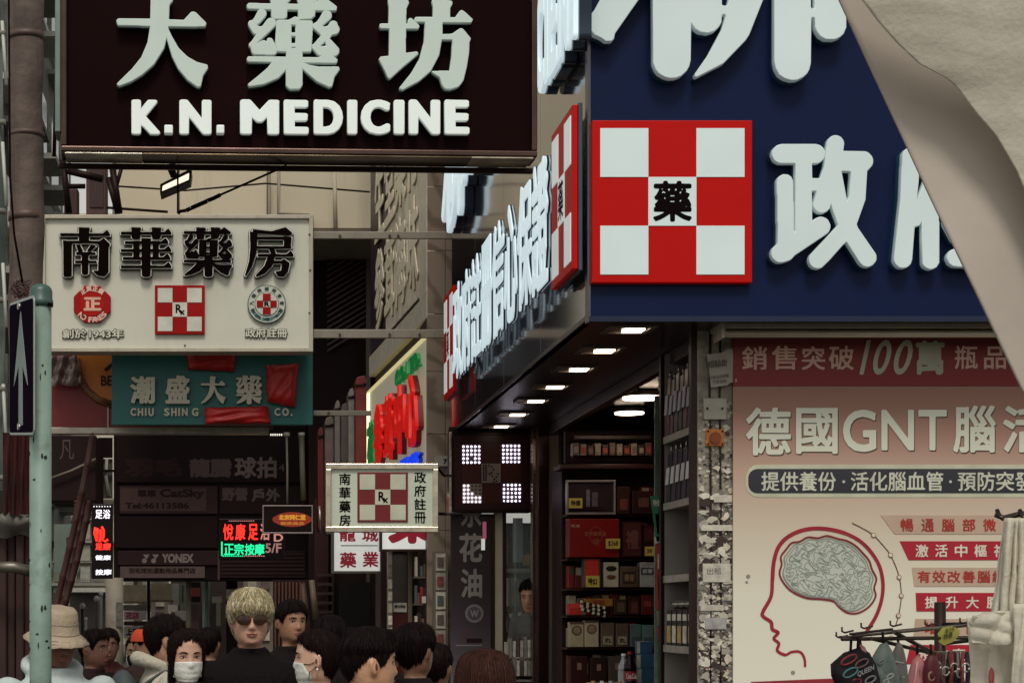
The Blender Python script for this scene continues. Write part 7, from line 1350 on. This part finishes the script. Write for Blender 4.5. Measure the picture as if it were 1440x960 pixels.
    if specs:
        q = MB()
        for s_ in (-1, 1): q.ell((s_*3.35, -9.3, -.3), (2.95, .25, 2.35), 20, 10, rot=Matrix.Rotation(s_*.22, 3, 'Z'))
        hb(q, 'lens', mat('#3a2c24', .12, .1, spec=.9)); q = MB(); q.tube([(-1.2, -9.6, .9), (0, -9.7, 1.1), (1.2, -9.6, .9)], .16, 6)
        for s_ in (-1, 1):
            q.tube([(s_*6.2, -8.6, .8), (s_*7.9, -3.5, .9), (s_*8.1, 1.5, .6)], .14, 6); q.tube([(s_*3.35+2.95*math.cos(R(a)), -9.45+.62*math.cos(R(a))*s_, -.3+2.4*math.sin(R(a))) for a in range(0, 361, 24)], .13, 6)
        hb(q, 'glasses_frame', mat('#6c4e2c', .3, .6))
    # hair: skull cap plus hanging locks
    HC = mat(hair, .6, var=.4, scale=60, spec=.25); HC2 = mat('#93845f' if hair == '#bdb394' else ('#40261c' if hair == '#3a2018' else '#1f1310'), .6, var=.4, scale=60, spec=.25)
    def zend(ph):
        a = abs(ph)
        if hstyle == 'bangs': return float(np.interp(a, [0, .7, 1.1, 1.5, 2.2, 3.15], [3.0, 2.4, .2, -1.0, -8, -10]))
        if hstyle == 'long': return float(np.interp(a, [0, .5, .85, 1.3, 1.8, 3.15], [8.8, 8.0, 4.0, -12, -24, -30]))
        if hstyle == 'bob': return float(np.interp(a, [0, .5, .9, 1.35, 1.9, 3.15], [6.8, 5.6, 2.5, -3, -15, -17]))
        if hstyle in ('bun', 'tied'): return float(np.interp(a, [0, .5, .9, 1.2, 1.6, 2.1, 3.15], [8, 7.6, 6.4, 4.2, 3, -6.5, -9]))
        if hstyle == 'fade': return float(np.interp(a, [0, .5, .85, 1.1, 1.3, 1.5, 1.75, 2.1, 2.6, 3.15], [6.4, 6.0, 4.6, 2.6, -.6, -.8, 2.8, .5, -4, -6]))
        return float(np.interp(a, [0, .5, .85, 1.2, 1.6, 2.2, 3.15], [6.4, 5.8, 4.6, -.5, 2.0, -5, -8]))
    thick = {'bangs': 1.7, 'long': .8, 'bob': 1.3, 'bun': .9, 'tied': .9, 'fade': .9, 'short': 1.0}[hstyle]; mw = 7.0 if hstyle in ('long', 'bob') else 0
    if hat != 'bucket':
        def cf(i, j):
            ph = -math.pi+2*math.pi*i/64; v = j/22; ze = zend(ph)+.5*math.sin(ph*13+px)+.4*math.sin(ph*7); z = 12.0-(12.0-ze)*v; zz = min(z, 11.75)
            off = thick*(.55+.45*math.sin(min(1, v*1.15)*math.pi)**.5)*(1-.55*max(0, v-.85)/.15*1); off += .22*math.sin(ph*9+z*.8)+.12*math.sin(ph*17-z*1.1)
            off *= 1-.8*max(0, (v-.72)/.28)
            if hstyle == 'fade' and z < 5: off = .22
            p = hpt(ph, zz, off, mw if z < -4 else 0); p.z = z+thick*.9*max(0, (z-5)/7)**1.5; return p
        q = MB(); q.grid(cf, 65, 23); o = hb(q, 'hair_mass', HC)
        q = MB()
        for i in range(locks):
            ph = rb.uniform(-math.pi, math.pi); ze = zend(ph)+rb.uniform(-1.6, 1.6)*(1.3 if hstyle in ('bangs', 'long') else .8); z0 = rb.uniform(8.5, 11.9); ph0 = ph+rb.uniform(-.5, .5)*(1 if z0 > 10.5 else .25); pts = []; m = 8 if ze > -12 else 13
            o_ = thick*rb.uniform(.75, 1.2); lift = rb.uniform(-.1, 1.1)*(hstyle in ('short', 'fade', 'bangs'))
            for j in range(m+1):
                u = j/m; z = z0+(ze-z0)*u; p_ = ph0+(ph-ph0)*u+.05*math.sin(u*5+i); off = o_*(1-.6*max(0, u-.65)/.35)+.12*math.sin(u*8+i)+lift*u*(z > 3)
                if hstyle == 'fade' and z < 4: off = min(off, .4)
                p = hpt(p_, min(z, 11.7), off, mw if z < -4 else 0); p.z = z+thick*.9*max(0, (z-5)/7)**1.5; pts.append(p)
            w0 = rb.uniform(.18, .42)*(.95 if hstyle == 'bangs' else 1)
            if i % 7 == 0: w0 = .07; pts = [p_*1.0+Vector((p_.x, p_.y, 0)).normalized()*(.5*math.sin(jj*.5+i)**2+.25)+Vector((0, 0, .35 if p_.z > 8 else 0)) for jj, p_ in enumerate(pts)]
            q.tube(pts, [w0*.5]+[w0*(1-.1*(j % 2)) for j in range(1, m)]+[.04], 5, cap=False, flat=.45, mi=i % 2)
        me = q.mesh('hair_strand', [HC, HC2]); me.transform(hm); o = bpy.data.objects.new('hair_strand', me); C.objects.link(o); o.parent = root
        if hstyle == 'bun': q = MB(); q.ell((0, 11.5, 1), (3.6, 3.4, 3.6), 16, 10); hb(q, 'hair_bun', HC)
    if hat == 'bucket':
        prof = [(12.4, .2), (12.5, 5), (12.2, 7.2), (11, 8.2), (7, 8.9), (2.6, 9.6), (2.2, 10.0), (.6, 12.3), (-.9, 14.2), (-1.3, 14.1), (.4, 11.6), (2.4, 9.4)]
        q = MB(); q.grid(lambda i, j: ((prof[j][1])*.92*math.sin(i*2*math.pi/40), prof[j][1]*1.06*-math.cos(i*2*math.pi/40)+.6, prof[j][0]+(.5*math.sin(i*.5)+.25*math.sin(i*1.7))*(j > 6)+.15*math.sin(i*1.1+j)*(2 <= j <= 5)), 41, len(prof)); hb(q, 'bucket_hat', mat('#a2917b', .85, var=.08, scale=12, bump=.4))
        for z_, r_ in ((6.8, 8.97), (2.9, 9.62), (1.1, 11.75), (.1, 12.95)): q = MB(); q.tube([(r_*.925*math.sin(a*math.pi/16), -r_*1.065*math.cos(a*math.pi/16)+.6, z_) for a in range(33)], .09, 5); hb(q, 'hat_seam', mat('#7d6e5c', .9))
    if hat == 'cap':
        q = MB(); q.grid(lambda i, j: tuple(hpt(-math.pi+2*math.pi*i/36, 12.6-j*.75 if j else 12.9, 2.2 if j else -.4)) if 12.6-j*.75 < 11.7 else tuple(hpt(-math.pi+2*math.pi*i/36, 11.7, 2.2)*(j/2 if j < 2 else 1)+Vector((0, 0, .9-.4*j))), 37, 14); hb(q, 'cap', mat(extra or '#1c1616', .7, var=.1))
    if pack:
        q = MB(); 
        for s_ in (-1, 1): q.tube([(s_*.11, -.115, 1.12*r), (s_*.115, -.135, 1.28*r), (s_*.11, -.09, 1.405*r), (s_*.105, .03, 1.435*r), (s_*.105, .13, 1.36*r)], .028, 8, flat=.3, up=(0, -1, 0))
        lk('backpack_strap', q.mesh('strap', []), [mat(pack, .7)])
        q = MB(); q.ell((0, .22, 1.2*r), (.15, .09, .22), 20, 12); lk('backpack', q.mesh('backpack', []), [mat(pack, .7, bump=.2)])
    return root, hb
make_person('man in tan bucket hat and pale hooded jacket beside the green post', 80, 897, 8.0, 1.08, 28, '#6b4636', '#150d0c', 'short', '#b4bfbd', hat='bucket', hood=True, pitch=12, wide=1.15)
make_person('man with dark hair in dark red behind the bucket hat man', 151, 907, 13.2, 1.0, 12, '#6e4a3c', top='#3a1512', hstyle='short', vox=.012, locks=120)
make_person('person with black face mask and pink jacket in the distant crowd', 193, 917, 13.4, 1.0, -8, '#9a7860', top='#b04a5c', mask='#15100f', hstyle='tied', vox=.012, female=True, locks=140)
make_person('person in orange cap mostly hidden behind the man in a cream hoodie', 206, 907, 12.4, 1.0, 40, '#9a7058', top='#3a2a28', hat='cap', extra='#d2451c', vox=.014, locks=60)
make_person('man with dark hair seen from the side wearing a cream hoodie and grey backpack', 233, 899, 9.4, 1.03, 104, '#b48a70', top='#b5ae9d', mask='#c8c8c2', hood=True, pack='#3c4548', hstyle='short', locks=600)
make_person('young woman with long dark hair and white mask looking down', 262, 922, 8.3, 1.0, 14, '#c89c84', '#1e1210', 'long', '#6c625a', mask='#dcdbd2', female=True, pitch=4, locks=700)
make_person('tall blond man in sunglasses and black pullover', 352, 870, 8.8, 1.13, 4, '#c2947e', '#bdb394', 'bangs', '#120c0c', specs=True, wide=1.38, locks=1500)
make_person('young man with short dark hair looking right behind the blond man', 410, 874, 10.3, 1.0, 24, '#9c7058', '#150d0b', 'short', '#1a1110', locks=500)
w_, hb_ = make_person('woman in profile facing left with a white mask and pearl earring', 446, 925, 8.0, 1.0, -100, '#cda48c', '#1c100e', 'tied', '#241a18', mask='#d0d0ca', female=True, locks=700)
q = MB(); q.ell((8.6, 1.2, -4.6), (.55, .55, .7), 10, 8); q.ell((-8.6, 1.2, -4.6), (.55, .55, .7), 10, 8); hb_(q, 'earring', mat('#dcd6cc', .25))
make_person('person with dark tied hair behind the woman in profile', 464, 898, 9.6, 1.0, 170, '#9a735c', '#140c0b', 'tied', '#1c1413', female=True, locks=400)
make_person('young man with faded short haircut facing right in the front of the crowd', 519, 932, 6.35, 1.0, 108, '#cc9a7a', '#150d0b', 'fade', '#2a2422', locks=700)
make_person('man in black shirt with thick black hair turned away to the right', 584, 914, 8.3, 1.0, 142, '#7c5844', '#120b0a', 'short', '#191313', locks=600)
make_person('woman with glossy brown hair seen from behind at the bottom of the picture', 682, 972, 5.9, 1.05, 178, '#a8806a', '#3a2018', 'bob', '#2a1f1c', female=True, locks=1000)
make_person('dark haired person far off between the masked woman and the blond man', 294, 905, 13.5, 1.0, 165, '#7c5844', '#140c0b', 'short', '#1f1614', vox=.014, locks=120)
make_person('person with dark hair partly hidden right of the black shirt man', 612, 938, 9.4, 1.0, 160, '#7c5844', '#160d0c', 'short', '#171111', vox=.014, locks=160)
make_person('dark haired person behind the bucket hat man looking aside', 133, 912, 11.4, 1.0, 60, '#6e4a3c', '#160d0c', 'short', '#2a1c1a', vox=.014, locks=120)
make_person('person with round dark hair behind the young man in front', 545, 915, 10.6, 1.0, 170, '#7c5844', '#150d0c', 'short', '#171111', vox=.014, locks=250)
make_person('dark haired person at the left of the front young man, seen from behind', 488, 915, 9.9, 1.0, 190, '#7c5844', '#120b0a', 'bob', '#1d1414', female=True, vox=.014, locks=250)
make_person('shopkeeper in pale shirt looking down by the glass door of the shop', 748, 838, 20.75, 1.6, -30, '#b0805e', '#150d0b', 'fade', '#55544f', pitch=10, vox=.014, locks=120)
